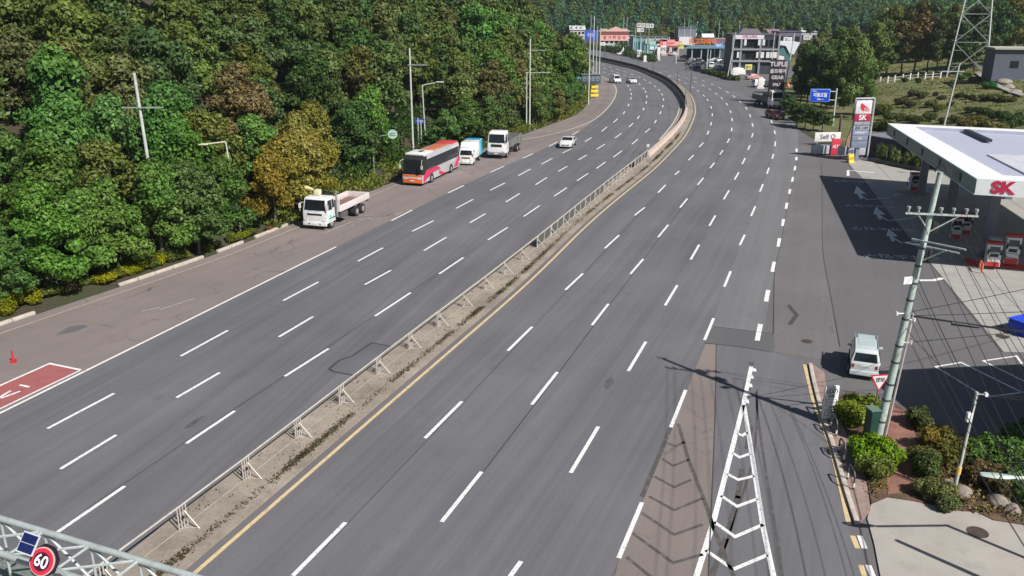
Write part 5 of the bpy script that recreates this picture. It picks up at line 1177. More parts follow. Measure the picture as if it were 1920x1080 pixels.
# far cluster of poles with the message board and the blue gantry sign
for px, py, tp, r_, lb in [(1103,196,62,.16,'leftmost of the four tall far poles, carrying the message board'),(1111,150,30,.2,'tallest of the four far poles left of the bend'),(1117,152,50,.15,'thin pole right of the tallest far pole left of the bend'),(1123,152,52,.17,'rightmost of the four tall far poles left of the bend')]:
    simple_pole(px, py, tp, r_, POLE, lb, 'utility_pole', group='far poles left of the bend')
p = P(1107, 190); d = ray(1107, 148); zz = CH + d.z / d.y * p.y
t = empty('message_board', (p.x, p.y, zz), 0, 'dark roadside message board with grey letters on a pole at the far bend', 'sign')
MB().box((0, 0, 0), (4.1, .3, 1.9)).build('panel', M('board_dark', (.07, .10, .12), .5), t, bevel=.05); MB().box((0, -.1, 1.0), (4.2, .5, .1)).build('hood', STEEL, t)
text('안전운전', 1.0, M('board_grey', (.35, .42, .45), .5), t, (0, -.17, 0), (FACE, 0, 0))
for s in (-1.1, 1.1): MB().box((s, .1, -1.5), (.12, .12, 1.2)).build('hanger', STEEL, t)
t = empty('yellow_barricade', P(1114, 183), R(20), 'yellow striped barricade stack at the verge under the message board', 'barricade')
for k in range(3): MB().box((0, 0, .5 + k * .9), (1.9 - .15 * k, .4, .55)).build('board', YEL, t, bevel=.03)
for s in (-.8, .8): MB().bar((s, 0, 0), (s * .9, 0, 2.6), .06).build('leg', YEL, t)
# shop things behind the left trees at the bend
def blob_sign(px, py, w, h, dist_y, col, lb, txt=None, tcol=None, th=.2, name='sign', rz=0.0, size=.7):
    d = ray(px, py); k = dist_y / d.y; c = Vector((d.x * k, dist_y, CH + d.z * k))
    t = empty(name, c, rz, lb, 'sign')
    MB().box((0, 0, 0), (w, th, h)).build('panel', M('sp_%d_%d_%d' % tuple(int(q * 99) for q in col), col, .5, var=.08), t, bevel=min(.05, th / 4))
    zb = H(c.x, c.y); 
    if c.z - h / 2 - zb > .2: MB().bar((0, .1, -(c.z - zb)), (0, .1, -h / 2), .09).build('post', STEEL, t)
    if txt: text(txt, size, M('st_%d_%d_%d' % tuple(int(q * 99) for q in tcol), tcol, .5), t, (0, -th / 2 - .012, 0), (FACE, 0, 0))
    return t
blob_sign(1041, 99, 3.0, 1.7, 225, (.45, .46, .40), 'cream board with dark letters standing above the left trees', '가구', (.08, .1, .1), size=1.2)
blob_sign(1037, 84, 2.4, 1.7, 226, (.33, .42, .34), 'pale green house-shaped board above the cream board')
blob_sign(1080, 110, 2.0, 2.0, 228, (.60, .05, .07), 'red sign box above the white awning by the far bend', 'JS', (.7, .6, .6), size=1.1)
blob_sign(1092, 118, 2.1, 1.6, 222, (.55, .06, .10), 'dark pink board between the red box and the tall far poles', '차', (.7, .65, .65), size=1.0)
t = empty('shop_awning', (14.2, 216, 3.4), R(-8), 'white and teal curved awning roof behind the left trees', 'awning')
m = MB(); m.loft([(-3.5, -1.2), (-3.5, .9), (-2.6, 1.5), (0, 1.8), (2.6, 1.5), (3.5, .4), (3.5, -1.2)], lambda x, z: 2.0); m.build('roof', M('awning_white', (.70, .76, .75), .4), t, bevel=.1)
MB().box((0, -2.02, -.5), (6.8, .05, 1.3)).build('valance', M('awning_teal', (.10, .38, .34), .5), t)
for s in (-3.2, 3.2): MB().bar((s, -1.8, -3.4), (s, -1.8, -1.2), .08).build('post', STEEL, t)

# ================================================================== FILLING STATION
t = empty('station_canopy', (0, 0, 0), 0, 'white filling station canopy with dark green fascia and red letters', 'canopy')
ZB, ZT = 6.4, 7.6; DZ = -.6
c1 = P(1827, 365, ZB); c2 = P(1665, 231, ZT + DZ) ; c3 = P(1985, 377, ZB)
c1 = Vector((c1.x, c1.y, 0)); c2 = Vector((c2.x, c2.y, 0)); ev = (c2 - c1); eu = ev.normalized(); er = Vector((eu.y, -eu.x, 0))
c2 = c1 + eu * ev.length; fr = P(1920, 371, ZB); fr = Vector((fr.x, fr.y, 0)); dr = (fr - c1).normalized(); Wd = 17.0
c4 = c1 + dr * Wd; c5 = c2 + (P(1786, 237, ZT + DZ) - P(1665, 231, ZT + DZ)).normalized() * Wd * .92; c5.z = 0
FW = M('canopy_white', (.78, .82, .80), .4, var=.05, dirt=.1); FG = M('canopy_green_grey', (.16, .235, .225), .45, var=.08); TOP = M('canopy_top_white', (.84, .84, .85), .5, var=.04, dirt=.1); PAN = M('canopy_roof_sheet', (.48, .50, .60), .5, .1, var=.06)
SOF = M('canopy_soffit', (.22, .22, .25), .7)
outer = [c1, c4, c5, c2]
def inset(poly, d):
    n = len(poly); out = []
    for i in range(n):
        a, b, c = poly[i - 1], poly[i], poly[(i + 1) % n]; e1 = (b - a).normalized(); e2 = (c - b).normalized()
        n1 = Vector((-e1.y, e1.x, 0)); n2 = Vector((-e2.y, e2.x, 0)); m_ = (n1 + n2); out.append(b + m_ * d / (1 + n1.dot(n2)))
    return out
inner = inset(outer, 2.3)
def ring(name, A, B, z0, z1, mat):
    m = MB(); n = len(A); vs = [(q.x, q.y, z1) for q in A] + [(q.x, q.y, z1 + .0) for q in B]
    m.add(vs, [(i, (i + 1) % n, n + (i + 1) % n, n + i) for i in range(n)]); return m.build(name, mat, t)
ring('roof_border', outer, inner, ZB, ZT, TOP)
m = MB(); m.poly([(q.x, q.y) for q in inner], ZT - .35); 
for i in range(4):
    a, b = inner[i], inner[(i + 1) % 4]; m.add([(a.x, a.y, ZT - .35), (b.x, b.y, ZT - .35), (b.x, b.y, ZT), (a.x, a.y, ZT)], [(0, 1, 2, 3)])
m.build('roof_sheet', PAN, t)
for i, (a, b) in enumerate(zip(outer, outer[1:] + outer[:1])):
    m = MB(); m.add([(a.x, a.y, ZB), (b.x, b.y, ZB), (b.x, b.y, ZT), (a.x, a.y, ZT)], [(0, 1, 2, 3)])
    m.build('fascia', FG if i == 3 else FW, t)
MB().poly([(q.x, q.y) for q in outer][::-1], ZB + .02).build('soffit', SOF, t)
mid = inner[3].lerp(inner[2], .5)
MB().box((mid.x - 1.5, mid.y - 4, ZT - .1), (8.5, .5, .25), rz=math.atan2(ev.y, ev.x)).build('roof_rib', M('roof_dark_gap', (.02, .025, .04), .6), t)
q = c1 + eu * 9 + er * 6.8; MB().box((q.x, q.y, ZT - .28), (12, 4.2, .12), rz=math.atan2(ev.y, ev.x)).build('skylight_panel', M('roof_light_panel', (.62, .62, .66), .4), t)
# trims along the upper and lower edge of the green fascia and red lettering on the fascia
for z_, nm in ((ZT - .03, 'top_trim'), (ZB + .04, 'bottom_trim')):
    m = MB(); off = -er * .03; m.bar(c1 + off + Vector((0, 0, z_)), c2 + off + Vector((0, 0, z_)), .05, n=4); m.build(nm, M('trim_mint', (.42, .62, .58), .4), t)
for k in range(5):
    q = c1.lerp(c2, .12 + .19 * k) - er * .03; MB().box((q.x, q.y, (ZB + ZT) / 2), (.5, .06, .62), rz=math.atan2(ev.y, ev.x)).build('fascia_lamp', BLACK, t)
ang = math.atan2(dr.y, dr.x)
RL = M('letter_red', (.52, .03, .08), .35)
n_ = Vector((dr.y, -dr.x, 0))
q = c1 + dr * 1.75 + n_ * .04; text('SK', 1.2, RL, t, (q.x, q.y, (ZB + ZT) / 2), (FACE, 0, ang), bold=.05, sx=1.1, ext=.05)
q = c1 + dr * 6.4 + n_ * .04; MB().add([(q.x - dr.x * 2.4, q.y - dr.y * 2.4, ZB + .08), (q.x + dr.x * 3, q.y + dr.y * 3, ZB + .08), (q.x + dr.x * 3, q.y + dr.y * 3, ZB + .55), (q.x - dr.x * 1.7, q.y - dr.y * 1.7, ZB + .55)], [(0, 1, 2, 3)]).build('orange_band', M('band_orange', (.75, .33, .03), .4), t)
q = c1.lerp(c2, .16) - er * .06; text('Self', 1.0, M('letter_dark_red', (.22, .05, .08), .4), t, (q.x, q.y, (ZB + ZT) / 2), (FACE, 0, math.atan2(-ev.y, -ev.x)))
COLM = M('column_grey', (.20, .21, .26), .6, var=.08)
for f1, f2 in ((.18, 3.4), (.52, 3.4), (.86, 3.4), (.18, 12), (.52, 12), (.86, 12)):
    q = c1.lerp(c2, f1) + er * f2; MB().box((q.x, q.y, ZB / 2), (.75, .75, ZB - .02), rz=ang).build('column', COLM, t, bevel=.03)
def pump(loc, rz, lb, both=False):
    t = empty('fuel_pump', loc, rz, lb, 'fuel pump')
    MB().box((0, 0, 1.0), (.9, .62, 1.75)).build('cabinet', M('pump_white', (.66, .70, .70), .35, var=.05, dirt=.3), t, bevel=.04)
    for s in (-1, 1):
        MB().box((0, s * .318, 1.5), (.62, .02, .42)).build('display', GLASS, t); MB().box((0, s * .318, .32), (.8, .03, .35)).build('red_panel', RED, t)
        MB().box((0, s * .318, 1.02), (.5, .02, .22)).build('keypad', BLACK, t)
        for x in (-.38, .38):
            m = MB(); m.path([(x, s * .36, 1.5), (x * 1.3, s * .5, 1.1), (x * 1.2, s * .52, .5), (x, s * .38, .75)], .025); m.build('hose', BLACK, t); MB().box((x, s * .36, 1.3), (.09, .12, .32)).build('nozzle', BLACK, t, bevel=.02)
    MB().box((0, 0, 1.98), (1.0, .5, .14)).build('top_sign', RED, t, bevel=.03)
    return t
def island(p, L, rz, lb):
    o = tag(MB().box((0, 0, .1), (L, 1.1, .2)).build('pump_island', M('island_concrete', (.42, .33, .28), .85), loc=p, rz=rz, bevel=.05), lb, 'kerb island'); return o
ia = P(1712, 366); ra = ang
pump(P(1716, 360, .2) + Vector((0, .6, 0)), ra + R(20), 'red-based fuel pump standing alone at the far end of the forecourt')
island(P(1714, 361), 3.4, ra, 'low pump island under the far fuel pump').location.z = 0
for k, (px, py, lb) in enumerate([(1858,500,'white fuel pump nearest the road on the red-edged island'),(1892,496,'taller white fuel pump cabinet behind the first one, at the right edge')]):
    p_ = P(px, py, .2); tt = pump(p_, ang, lb); tt.scale = (1.15, 1.3, 1.0 + .22 * k)
isl = P(1900, 500); tag(MB().box((0, 0, .1), (7.0, 1.5, .2)).build('pump_island', RED, loc=isl, rz=ang, bevel=.05), 'red-edged island carrying the two near fuel pumps', 'kerb island')
m = MB(); q0 = P(1836, 506); d0 = dr; m.path([Vector((*q0.xy, .1)), Vector((*q0.xy, .75)), Vector((*(q0.xy + n_.xy * 1.1), .75)), Vector((*(q0.xy + n_.xy * 1.1), .1))], .07); tag(m.build('pump_guard', M('guard_orange', (.72, .20, .10), .4)), 'orange-red hoop guard at the road end of the near pump island', 'guard rail')
for (px, py, lb) in [(1790,448,'dark fuel pump in the shade under the canopy behind the concrete pole'),(1808,440,'second dark pump in the shade right of the concrete pole')]:
    pump(P(px, py, .1), ang, lb)
o = empty('lpg_cabinet', P(1878, 500, .2) + Vector((0, 1.4, 0)), ang, 'grey service cabinet between the two white pumps of the near island', 'cabinet')
MB().box((0, 0, 1.05), (1.0, .6, 2.1)).build('cabinet', M('cabinet_grey', (.30, .36, .38), .4, .2), o, bevel=.04); MB().box((0, -.31, 1.2), (.7, .02, 1.4)).build('door', M('cabinet_pale', (.50, .56, .58), .4), o)
_k = DZ / ev.length
for ch in list(t.children) if t.name.startswith('station_canopy') else [o_ for o_ in bpy.data.objects['station_canopy'].children]:
    if ch.name.startswith('column'): continue
    if any(v.co.z > 2 for v in ch.data.vertices) and ch.location.length < .01 and abs(ch.rotation_euler.x) < .01:
        for v in ch.data.vertices: v.co.z += _k * (v.co - c1).xy.dot(eu.xy)
    elif ch.location.length > .01: ch.location.z += _k * (ch.location - c1).xy.dot(eu.xy)
# price pylon
pp = P(1622, 303); d_ = ray(1622, 185); zt = CH + d_.z / d_.y * pp.y; base = P(1596, 298)
t = empty('price_pylon', P(1607, 302), R(8), 'tall filling station price pylon with red band and stacked grey panels', 'sign')
PF = M('pylon_frame', (.52, .54, .58), .4, .2); PG = M('pylon_grey', (.20, .22, .28), .45, var=.06); PW = M('pylon_white', (.62, .62, .64), .4)
hT = zt; w_ = 2.55
m = MB()
m.bar((w_ / 2 + .1, 0, 0), (w_ / 2 + .1, 0, hT), .11); m.bar((w_ / 2 + .1, 0, hT), (-w_ / 2, 0, hT), .11); m.bar((-w_ / 2, 0, hT), (-w_ / 2, 0, hT - 1.2), .09); m.build('frame', PF, t)
zz = hT - .22
for hgt, mat, nm, tx, tc_, ts in [(1.75, PW, 'emblem_panel', None, None, 0), (.95, M('pylon_red', (.38, .02, .06), .35), 'red_band', 'SK', WHITE, .95), (.55, PG, 'price_panel', '휘발유 1579', PF, .40), (.62, M('pylon_mid', (.34, .35, .40), .45), 'price_panel', '경유 1389', BLACK, .45), (.62, M('pylon_blue', (.24, .28, .42), .45), 'price_panel', 'HIMART', PW, .42), (.75, PG, 'price_panel', 'cu', PW, .55), (.95, M('pylon_slate', (.17, .20, .28), .5), 'blank_panel', None, None, 0)]:
    MB().box((-.12, 0, zz - hgt / 2), (w_ - .35, .42, hgt - .05)).build(nm, mat, t, bevel=.03)
    if tx: text(tx, ts, tc_, t, (-.12, -.225, zz - hgt / 2), (FACE, 0, 0), bold=.02)
    if nm == 'emblem_panel':
        EM = M('emblem_red', (.55, .03, .07), .35); EO = M('emblem_pink', (.62, .25, .28), .4); z = zz - hgt / 2
        MB().add([(-.62, -.226, z + .45), (-.55, -.226, z - .25), (-.1, -.226, z - .55), (-.05, -.226, z + .05), (-.3, -.226, z + .5)], [(0, 1, 2, 3, 4)]).build('emblem_wing', EM, t)
        MB().add([(-.05, -.227, z - .45), (-.02, -.227, z + .1), (.75, -.227, z - .35), (.6, -.227, z - .6)], [(0, 1, 2, 3)]).build('emblem_wing', EO, t)
        MB().add([(-.18, -.228, z + .35), (.62, -.228, z - .2), (-.02, -.228, z + .0)], [(0, 1, 2)]).build('emblem_wing', EM, t)
    zz -= hgt
MB().box((-.12, .1, zz / 2), (.5, .3, zz)).build('mast', PG, t)
# boards, banners and small things at the station entrance
def board(px, py, w, h, zc, col, lb, txt, tcol, size, rz=0, name='sign_board', cat='sign', legs=True, th=.12):
    p_ = P(px, py); t = empty(name, p_, rz, lb, cat)
    MB().box((0, 0, zc), (w, th, h)).build('panel', M('bd_%d_%d_%d' % tuple(int(q * 99) for q in col), col, .5, var=.07, dirt=.2), t, bevel=.03)
    if legs:
        for s in (-1, 1): MB().bar((s * w * .4, 0, 0), (s * w * .4, 0, zc), .045).build('leg', STEEL, t)
    if txt: text(txt, size, M('bt_%d_%d_%d' % tuple(int(q * 99) for q in tcol), tcol, .5), t, (0, -th / 2 - .012, zc), (FACE, 0, 0), bold=.02)
    return t
board(1550, 272, 3.9, 1.35, 1.2, (.72, .70, .68), 'white board reading Self at the kerb corner before the pylon', 'Self Q', (.08, .08, .12), .95, R(5))
board(1541, 290, 2.9, 1.15, .75, (.42, .47, .50), 'pale grey low cabinet box in front of the white Self board', None, None, 0, R(5), 'cabinet', 'cabinet', False, .9)
board(1565, 291, 1.3, 2.2, 1.15, (.55, .04, .07), 'red upright board with pale lettering at the kerb corner', '세차', (.75, .6, .6), .6, R(8))
board(1595, 296, 3.6, 1.15, 1.0, (.45, .46, .50), 'grey long board reading Self under the price pylon', 'Self', (.05, .05, .09), .95, R(-2), th=.4)
t = empty('standing_sign', P(1594, 305), R(10), 'small yellow folding sign on the forecourt edge', 'sign')
MB().box((0, -.2, .55), (.75, .05, 1.1), rot=Matrix.Rotation(R(-14), 3, 'X')).build('panel', YEL, t); MB().box((0, .2, .55), (.75, .05, 1.1), rot=Matrix.Rotation(R(14), 3, 'X')).build('panel', YEL, t)
text('주의', .4, BLACK, t, (0, -.36, .6), (R(76), 0, 0))
p0, p1 = P(1634, 292), P(1704, 303)
t = empty('station_banner', (p0 + p1) / 2, math.atan2((p1 - p0).y, (p1 - p0).x), 'long pink and white banner reading 24 hours behind the price pylon', 'banner'); bl_ = (p1 - p0).length
MB().box((0, 0, 2.0), (bl_, .05, 1.1)).build('cloth', M('banner_pink', (.68, .36, .36), .7), t); MB().box((-.2, -.03, 2.0), (bl_ * .22, .02, .95)).build('white_patch', M('banner_white', (.72, .66, .62), .7), t)
for s in (-1, 1): MB().bar((s * bl_ / 2, 0, 0), (s * bl_ / 2, 0, 2.6), .05).build('post', STEEL, t)
text('연중무휴', .62, M('banner_dark', (.20, .05, .08), .6), t, (-bl_ * .31, -.04, 2.0), (FACE, 0, 0), bold=.02); text('24시', .75, M('banner_red', (.5, .1, .1), .6), t, (-.2, -.06, 2.0), (FACE, 0, 0), bold=.02); text('셀프세차', .6, M('banner_white', (.72, .66, .62)), t, (bl_ * .3, -.04, 2.0), (FACE, 0, 0), bold=.02)
# low wall with planter of small conical trees at the back of the forecourt
pw0, pw1 = P(1628, 302), P(1728, 322)
dw = pw1 - pw0; rzw = math.atan2(dw.y, dw.x); mw = (pw0 + pw1) / 2
WL = tag(MB().box((0, 0, .25), (dw.length, .3, .5)).build('planter_wall', M('planter_dark', (.10, .09, .09), .8), loc=mw, rz=rzw), 'low dark planter wall along the back of the forecourt', 'wall')
for k, f_ in enumerate((.24, .50, .76, .98)):
    q = pw0.lerp(pw1, f_) + Vector((.2, .8, 0)); bush(q, 1.0, (.10, .13, .045), '%s small conical conifer in the planter behind the forecourt' % ['leftmost', 'second', 'third', 'rightmost'][k], 'conical conifers in the planter', mesh=BUSH[k % 4], sz=2.6, name='conical_conifer', cat='conifer')
g = empty('station_shed', (pw0 + pw1) / 2 + Vector((3.6, 3.2, 0)), rzw, 'dark low station building under the far end of the canopy', 'building')
MB().box((0, 0, 1.4), (12, 4, 2.8)).build('wall', M('shed_dark', (.05, .055, .09), .7), g); MB().box((0, 0, 2.85), (12.4, 4.4, .15)).build('roof', M('shed_roof', (.20, .21, .26), .6), g)
for k in range(4): MB().box((-4.4 + k * 2.6, -2.02, 1.6), (1.5, .04, 1.2)).build('window', GLASS, g)
b = empty('vending_board', P(1737, 330) , R(-10), 'oval white lit sign on a post under the canopy end', 'sign'); MB().bar((0, 0, 0), (0, 0, 2.4), .05).build('post', STEEL, b); MB().box((0, 0, 2.9), (.5, .1, .9)).build('panel', WHITE, b, bevel=.05)
# blue container by the right edge
t = empty('blue_container', P(1936, 624), R(25), 'bright blue open container at the right edge of the forecourt', 'container')
MB().box((0, 0, .45), (2.6, 1.7, .9)).build('body', M('container_blue', (.01, .05, .62), .4), t, bevel=.04); MB().box((0, 0, .92), (2.7, 1.8, .06)).build('lid', M('container_blue2', (.02, .08, .70), .4), t)

# ================================================================== RIGHT FOREGROUND
PX, PY_ = P(1642, 833).xy
pole = empty('utility_pole', (PX, PY_, 0), 0, 'leaning concrete utility pole with crossarms and cables in the planting bed', 'utility pole')
def on(h): return Vector((1.0 * h / 13.0, 0, h))
PH = 13.0; GP = M('pole_green_concrete', (.42, .50, .46), .75, var=.2, scale=1.6, bump=.25, dirt=.55, fine=8)
m = MB(); hs = [-.3, 3, 6, 9, PH]
for a, b in zip(hs[:-1], hs[1:]): m.bar(on(a), on(b), .205 - .0075 * a, .205 - .0075 * b, n=14)
m.build('shaft', GP, pole, smooth=True)
for h in (1.2, 2.3, 3.1, 4.2, 5.0, 6.3, 7.2, 8.0, 8.8, 9.6):
    MB().bar(on(h), on(h + .09), .218 - .0075 * h, n=14).build('band', M('band_dark', (.06, .07, .07), .6), pole)
m = MB(); m.bar(on(.1) + Vector((.34, -.05, 0)), on(6.6) + Vector((.27, -.05, 0)), .05, n=8); m.build('conduit', M('conduit_pink', (.50, .42, .42), .6), pole)
AR = M('crossarm_pale', (.58, .64, .62), .45, .2)
u1 = Vector((.98, -.2, 0)); u2 = Vector((.65, -.76, 0))
MB().box(on(11.2) + u1 * .35 + Vector((0, -.2, 0)), (2.9, .075, .075), rz=math.atan2(u1.y, u1.x)).build('crossarm', AR, pole)
for s_ in (-1.0, -.6, .3, .8, 1.3, 1.7):
    q = on(11.25) + u1 * s_ + Vector((0, -.2, 0)); m = MB(); m.bar(q, q + Vector((0, 0, .16)), .05, n=8); m.bar(q + Vector((0, 0, .16)), q + Vector((0, 0, .26)), .08, n=8); m.build('insulator', M('insulator_grey', (.35, .38, .38), .3), pole)
for dz, nm in ((0, 'lower_arm'), (.28, 'lower_arm')):
    q = on(9.7 + dz); sgn = Vector((0, -.22 if dz else .22, 0)); m = MB(); m.box(q + u2 * .5 + sgn, (2.3, .065, .065), rz=math.atan2(u2.y, u2.x)); m.build(nm, AR, pole)
m = MB(); m.bar(on(9.0), on(9.75) + u2 * 1.0, .03); m.bar(on(10.3), on(11.2) + u1 * 1.1 + Vector((0, -.2, 0)), .03); m.bar(on(10.5), on(11.2) - u1 * .6 + Vector((0, -.2, 0)), .03); m.build('brace', AR, pole)
m = MB(); 
for k in range(9):
    a = k / 8 * math.pi; b = (k + 1) / 8 * math.pi
    if k < 8: m.bar(on(13) + Vector((-.25 + .5 * k / 8, 0, .35 * math.sin(a))), on(13) + Vector((-.25 + .5 * (k + 1) / 8, 0, .35 * math.sin(b))), .035)
m.build('cable_loop', BLACK, pole)
for h, s_ in ((10.6, .35), (9.3, .3)): MB().box(on(h) + Vector((.32, .05, 0)), (.28, .3, .55)).build('switch_box', BLACK, pole, bevel=.03)
MB().box(on(8.2) + Vector((-.38, -.15, 0)), (.42, .05, .34), rz=.2).build('small_plate', WHITE, pole)
for h, dx in ((6.3, .35), (5.2, .45), (6.6, -.5)): m = MB(); m.bar(on(h), on(h) + Vector((dx, -.1, .02)), .03); m.bar(on(h) + Vector((dx, -.1, -.05)), on(h) + Vector((dx, -.1, .1)), .06, n=8); m.build('cable_clamp', WHITE, pole)
base = Vector((PX, PY_, 0))
def pole_pt(h, off=0.0, u=u1): return base + on(h) + u * off
wires = []
for k, (h, off, E_) in enumerate([(11.4, -1.0, (10.6, 13, 9.4)), (11.4, -.6, (11.0, 13, 9.4)), (11.4, .3, (11.9, 13, 9.3)), (11.4, .8, (12.4, 13, 9.2)), (11.4, 1.3, (13.2, 13, 9.1)), (9.8, 1.4, (13.6, 13, 8.1)), (9.8, .9, (13.0, 13, 8.0)), (8.1, .2, (12.2, 12, 7.0)), (7.8, .2, (12.4, 12, 6.8)), (6.8, .2, (12.8, 12, 6.1)), (6.2, .3, (13.1, 12, 5.6)), (5.3, .45, (13.3, 12, 5.1)), (5.2, .45, (13.5, 12, 4.9))]):
    tube_wire('power_wire', sag(pole_pt(h, off), E_, .25 + .04 * k, 12), .010 if k not in (7, 9) else .016, 'black overhead wire running from the concrete pole down past the bottom right corner', 'overhead wires towards the lower right corner')
for k, (h, E_) in enumerate([(11.4, (44, 25, 10.5)), (11.4, (45, 27, 10.5)), (9.9, (43, 24, 9.0)), (9.9, (46, 30, 9.2))]):
    tube_wire('power_wire', sag(pole_pt(h, .9 + .2 * k), E_, .9, 12), .014, 'black overhead wire running from the crossarms across the forecourt to the right', 'overhead wires towards the right edge')
for k, (h, E_) in enumerate([(6.7, (42, 46, 8.2)), (6.5, (42, 40, 6.9)), (5.2, (42, 42, 6.0))]):
    tube_wire('power_wire', sag(pole_pt(h, .2), E_, .35, 12), .016, 'thin cable running level from the concrete pole to the right', 'level cables to the right')
tag(tube_wire('thick_cable', sag(pole_pt(6.5, .2), (40, 30.5, 5.6), .25, 12), .05, 'thick black cable bundle slanting right from the middle of the concrete pole'), None, 'cable')
m = MB(); q = pole_pt(6.35, .2).lerp(Vector((40, 30.5, 5.6)), .075); m.bar(q, q + Vector((1.1, -.28, -.08)), .09, .06, n=8); tag(m.build('cable_joint', BLACK), 'black cable joint hanging under the thick cable beside the concrete pole', 'cable joint')
# thin lamp pole with camera in the bed
tp = P(1785, 935); d = ray(1832, 735); hh = CH + d.z / d.y * tp.y; lx = d.x / d.y * tp.y - tp.x
t = empty('camera_pole', tp, 0, 'thin pale pole with a small white camera, orange and white bands, beside the boulder', 'pole')
MB().bar((0, 0, 0), (lx, 0, hh), .085, .06, n=10).build('shaft', M('thin_pole', (.45, .47, .44), .6, var=.15), t, smooth=True)
MB().bar((0, 0, .0), (.0, 0, .16), .15, n=10).build('base_collar', WHITE, t); f_ = .24; MB().bar((lx * f_, 0, hh * f_), (lx * (f_ + .07), 0, hh * (f_ + .07)), .10, n=10).build('orange_band', M('band_orange2', (.75, .5, .12), .5), t)
MB().box((lx * .78 - .12, -.05, hh * .78), (.2, .16, .42)).build('junction_box', WHITE, t, bevel=.02)
m = MB(); m.bar((lx, 0, hh - .1), (lx + .35, 0, hh - .12), .03); m.build('bracket', STEEL, t); MB().bar((lx + .38, -.08, hh - .1), (lx + .38, .06, hh - .1), .08, n=10).build('camera_dome', WHITE, t, smooth=True)
m = MB(); m.path([(lx - .1, -.1, hh * .9), (lx * .75 - .18, -.12, hh * .6), (lx * .5 - .12, -.1, hh * .35)], .03); m.build('loose_cable', BLACK, t)
tpt = tp + Vector((lx, 0, hh - .1))
for k, E_ in enumerate([(38, 30, 5.2), (38, 28, 4.6), (14, 12, 5.5), (13.6, 12, 5.2)]):
    tube_wire('service_wire', sag(tpt, E_, .3, 8), .012, 'thin service wire leaving the top of the thin camera pole', 'service wires at the camera pole')
tube_wire('service_wire', sag(pole_pt(6.0), tpt, .25, 8), .012, 'thin wire between the concrete pole and the thin camera pole')
# triangular give-way sign
sp = P(1648, 800); d = ray(1650, 712); zc = CH + d.z / d.y * (sp.y)
t = empty('give_way_sign', sp + Vector((-.34, -.1, 0)), R(8), 'white triangular give-way sign with red border pointing down beside the concrete pole', 'sign')
MB().bar((0, .04, 0), (0, .04, zc + .2), .035, n=8).build('post', M('sign_post_dark', (.16, .15, .15), .6), t)
def tri(s_, y, nm, mat): return MB().add([(-.5 * s_, y, zc + .30 * s_), (.5 * s_, y, zc + .30 * s_), (0, y, zc - .56 * s_), (-.5 * s_, y + .012, zc + .30 * s_), (.5 * s_, y + .012, zc + .30 * s_), (0, y + .012, zc - .56 * s_)], [(0, 2, 1), (3, 4, 5), (0, 1, 4, 3), (1, 2, 5, 4), (2, 0, 3, 5)]).build(nm, mat, t)
tri(1.06, 0, 'red_border', M('sign_red', (.55, .03, .06), .4)); tri(.82, -.014, 'white_face', M('sign_white', (.70, .68, .68), .4)); text('양보', .26, BLACK, t, (0, -.032, zc + .04), (FACE, 0, 0), bold=.02)
# dark green cabinet at the foot of the pole
t = empty('utility_cabinet', P(1636, 838) + Vector((-.15, .15, 0)), R(10), 'dark green utility cabinet between the shrub and the concrete pole', 'cabinet')
MB().box((0, 0, .95), (.42, .5, 1.9)).build('body', M('cabinet_green', (.015, .05, .04), .45), t, bevel=.03); MB().box((-.02, 0, 1.93), (.5, .6, .06)).build('lid', M('cabinet_lid', (.12, .20, .15), .5), t); MB().box((0, -.256, .95), (.36, .014, 1.6)).build('door', M('cabinet_door', (.02, .065, .05), .4), t)
# small white roadside sign
sp = P(1552, 792); t = empty('shop_sign', sp, R(6), 'small white upright roadside sign with two framed boxes at the kerb', 'sign')
PWh = M('shop_sign_white', (.78, .80, .79), .45, dirt=.2)
MB().box((0, 0, 1.12), (.72, .12, 1.75)).build('panel', PWh, t, bevel=.03)
for s in (-.28, .28): MB().bar((s, 0, 0), (s, 0, .5), .03).build('leg', STEEL, t)
m = MB()
for k in range(20):
    a, b = k / 20 * 6.283, (k + 1) / 20 * 6.283; m.bar((.27 * math.cos(a), -.07, 1.72 + .19 * math.sin(a)), (.27 * math.cos(b), -.07, 1.72 + .19 * math.sin(b)), .012, n=4)
m.build('oval_ring', BLACK, t); text('CU', .26, BLACK, t, (0, -.075, 1.72), (FACE, 0, 0), bold=.03); text('편의점', .13, BLACK, t, (0, -.075, 1.44), (FACE, 0, 0), bold=.02)
for z, s_, tx in ((1.12, .34, '주차장'), (.58, .3, '입구')):
    m = MB(); w_ = .27
    m.path([(-w_, -.06, z - s_ / 2), (w_, -.06, z - s_ / 2), (w_, -.06, z + s_ / 2), (-w_, -.06, z + s_ / 2), (-w_, -.06, z - s_ / 2)], .011, n=4); m.build('box_frame', M('frame_dark', (.12, .12, .14), .5), t); text(tx, .15, M('frame_dark', (.12, .12, .14)), t, (0, -.068, z), (FACE, 0, 0))
text('24H', .11, BLACK, t, (0, -.075, .86), (FACE, 0, 0), bold=.02)
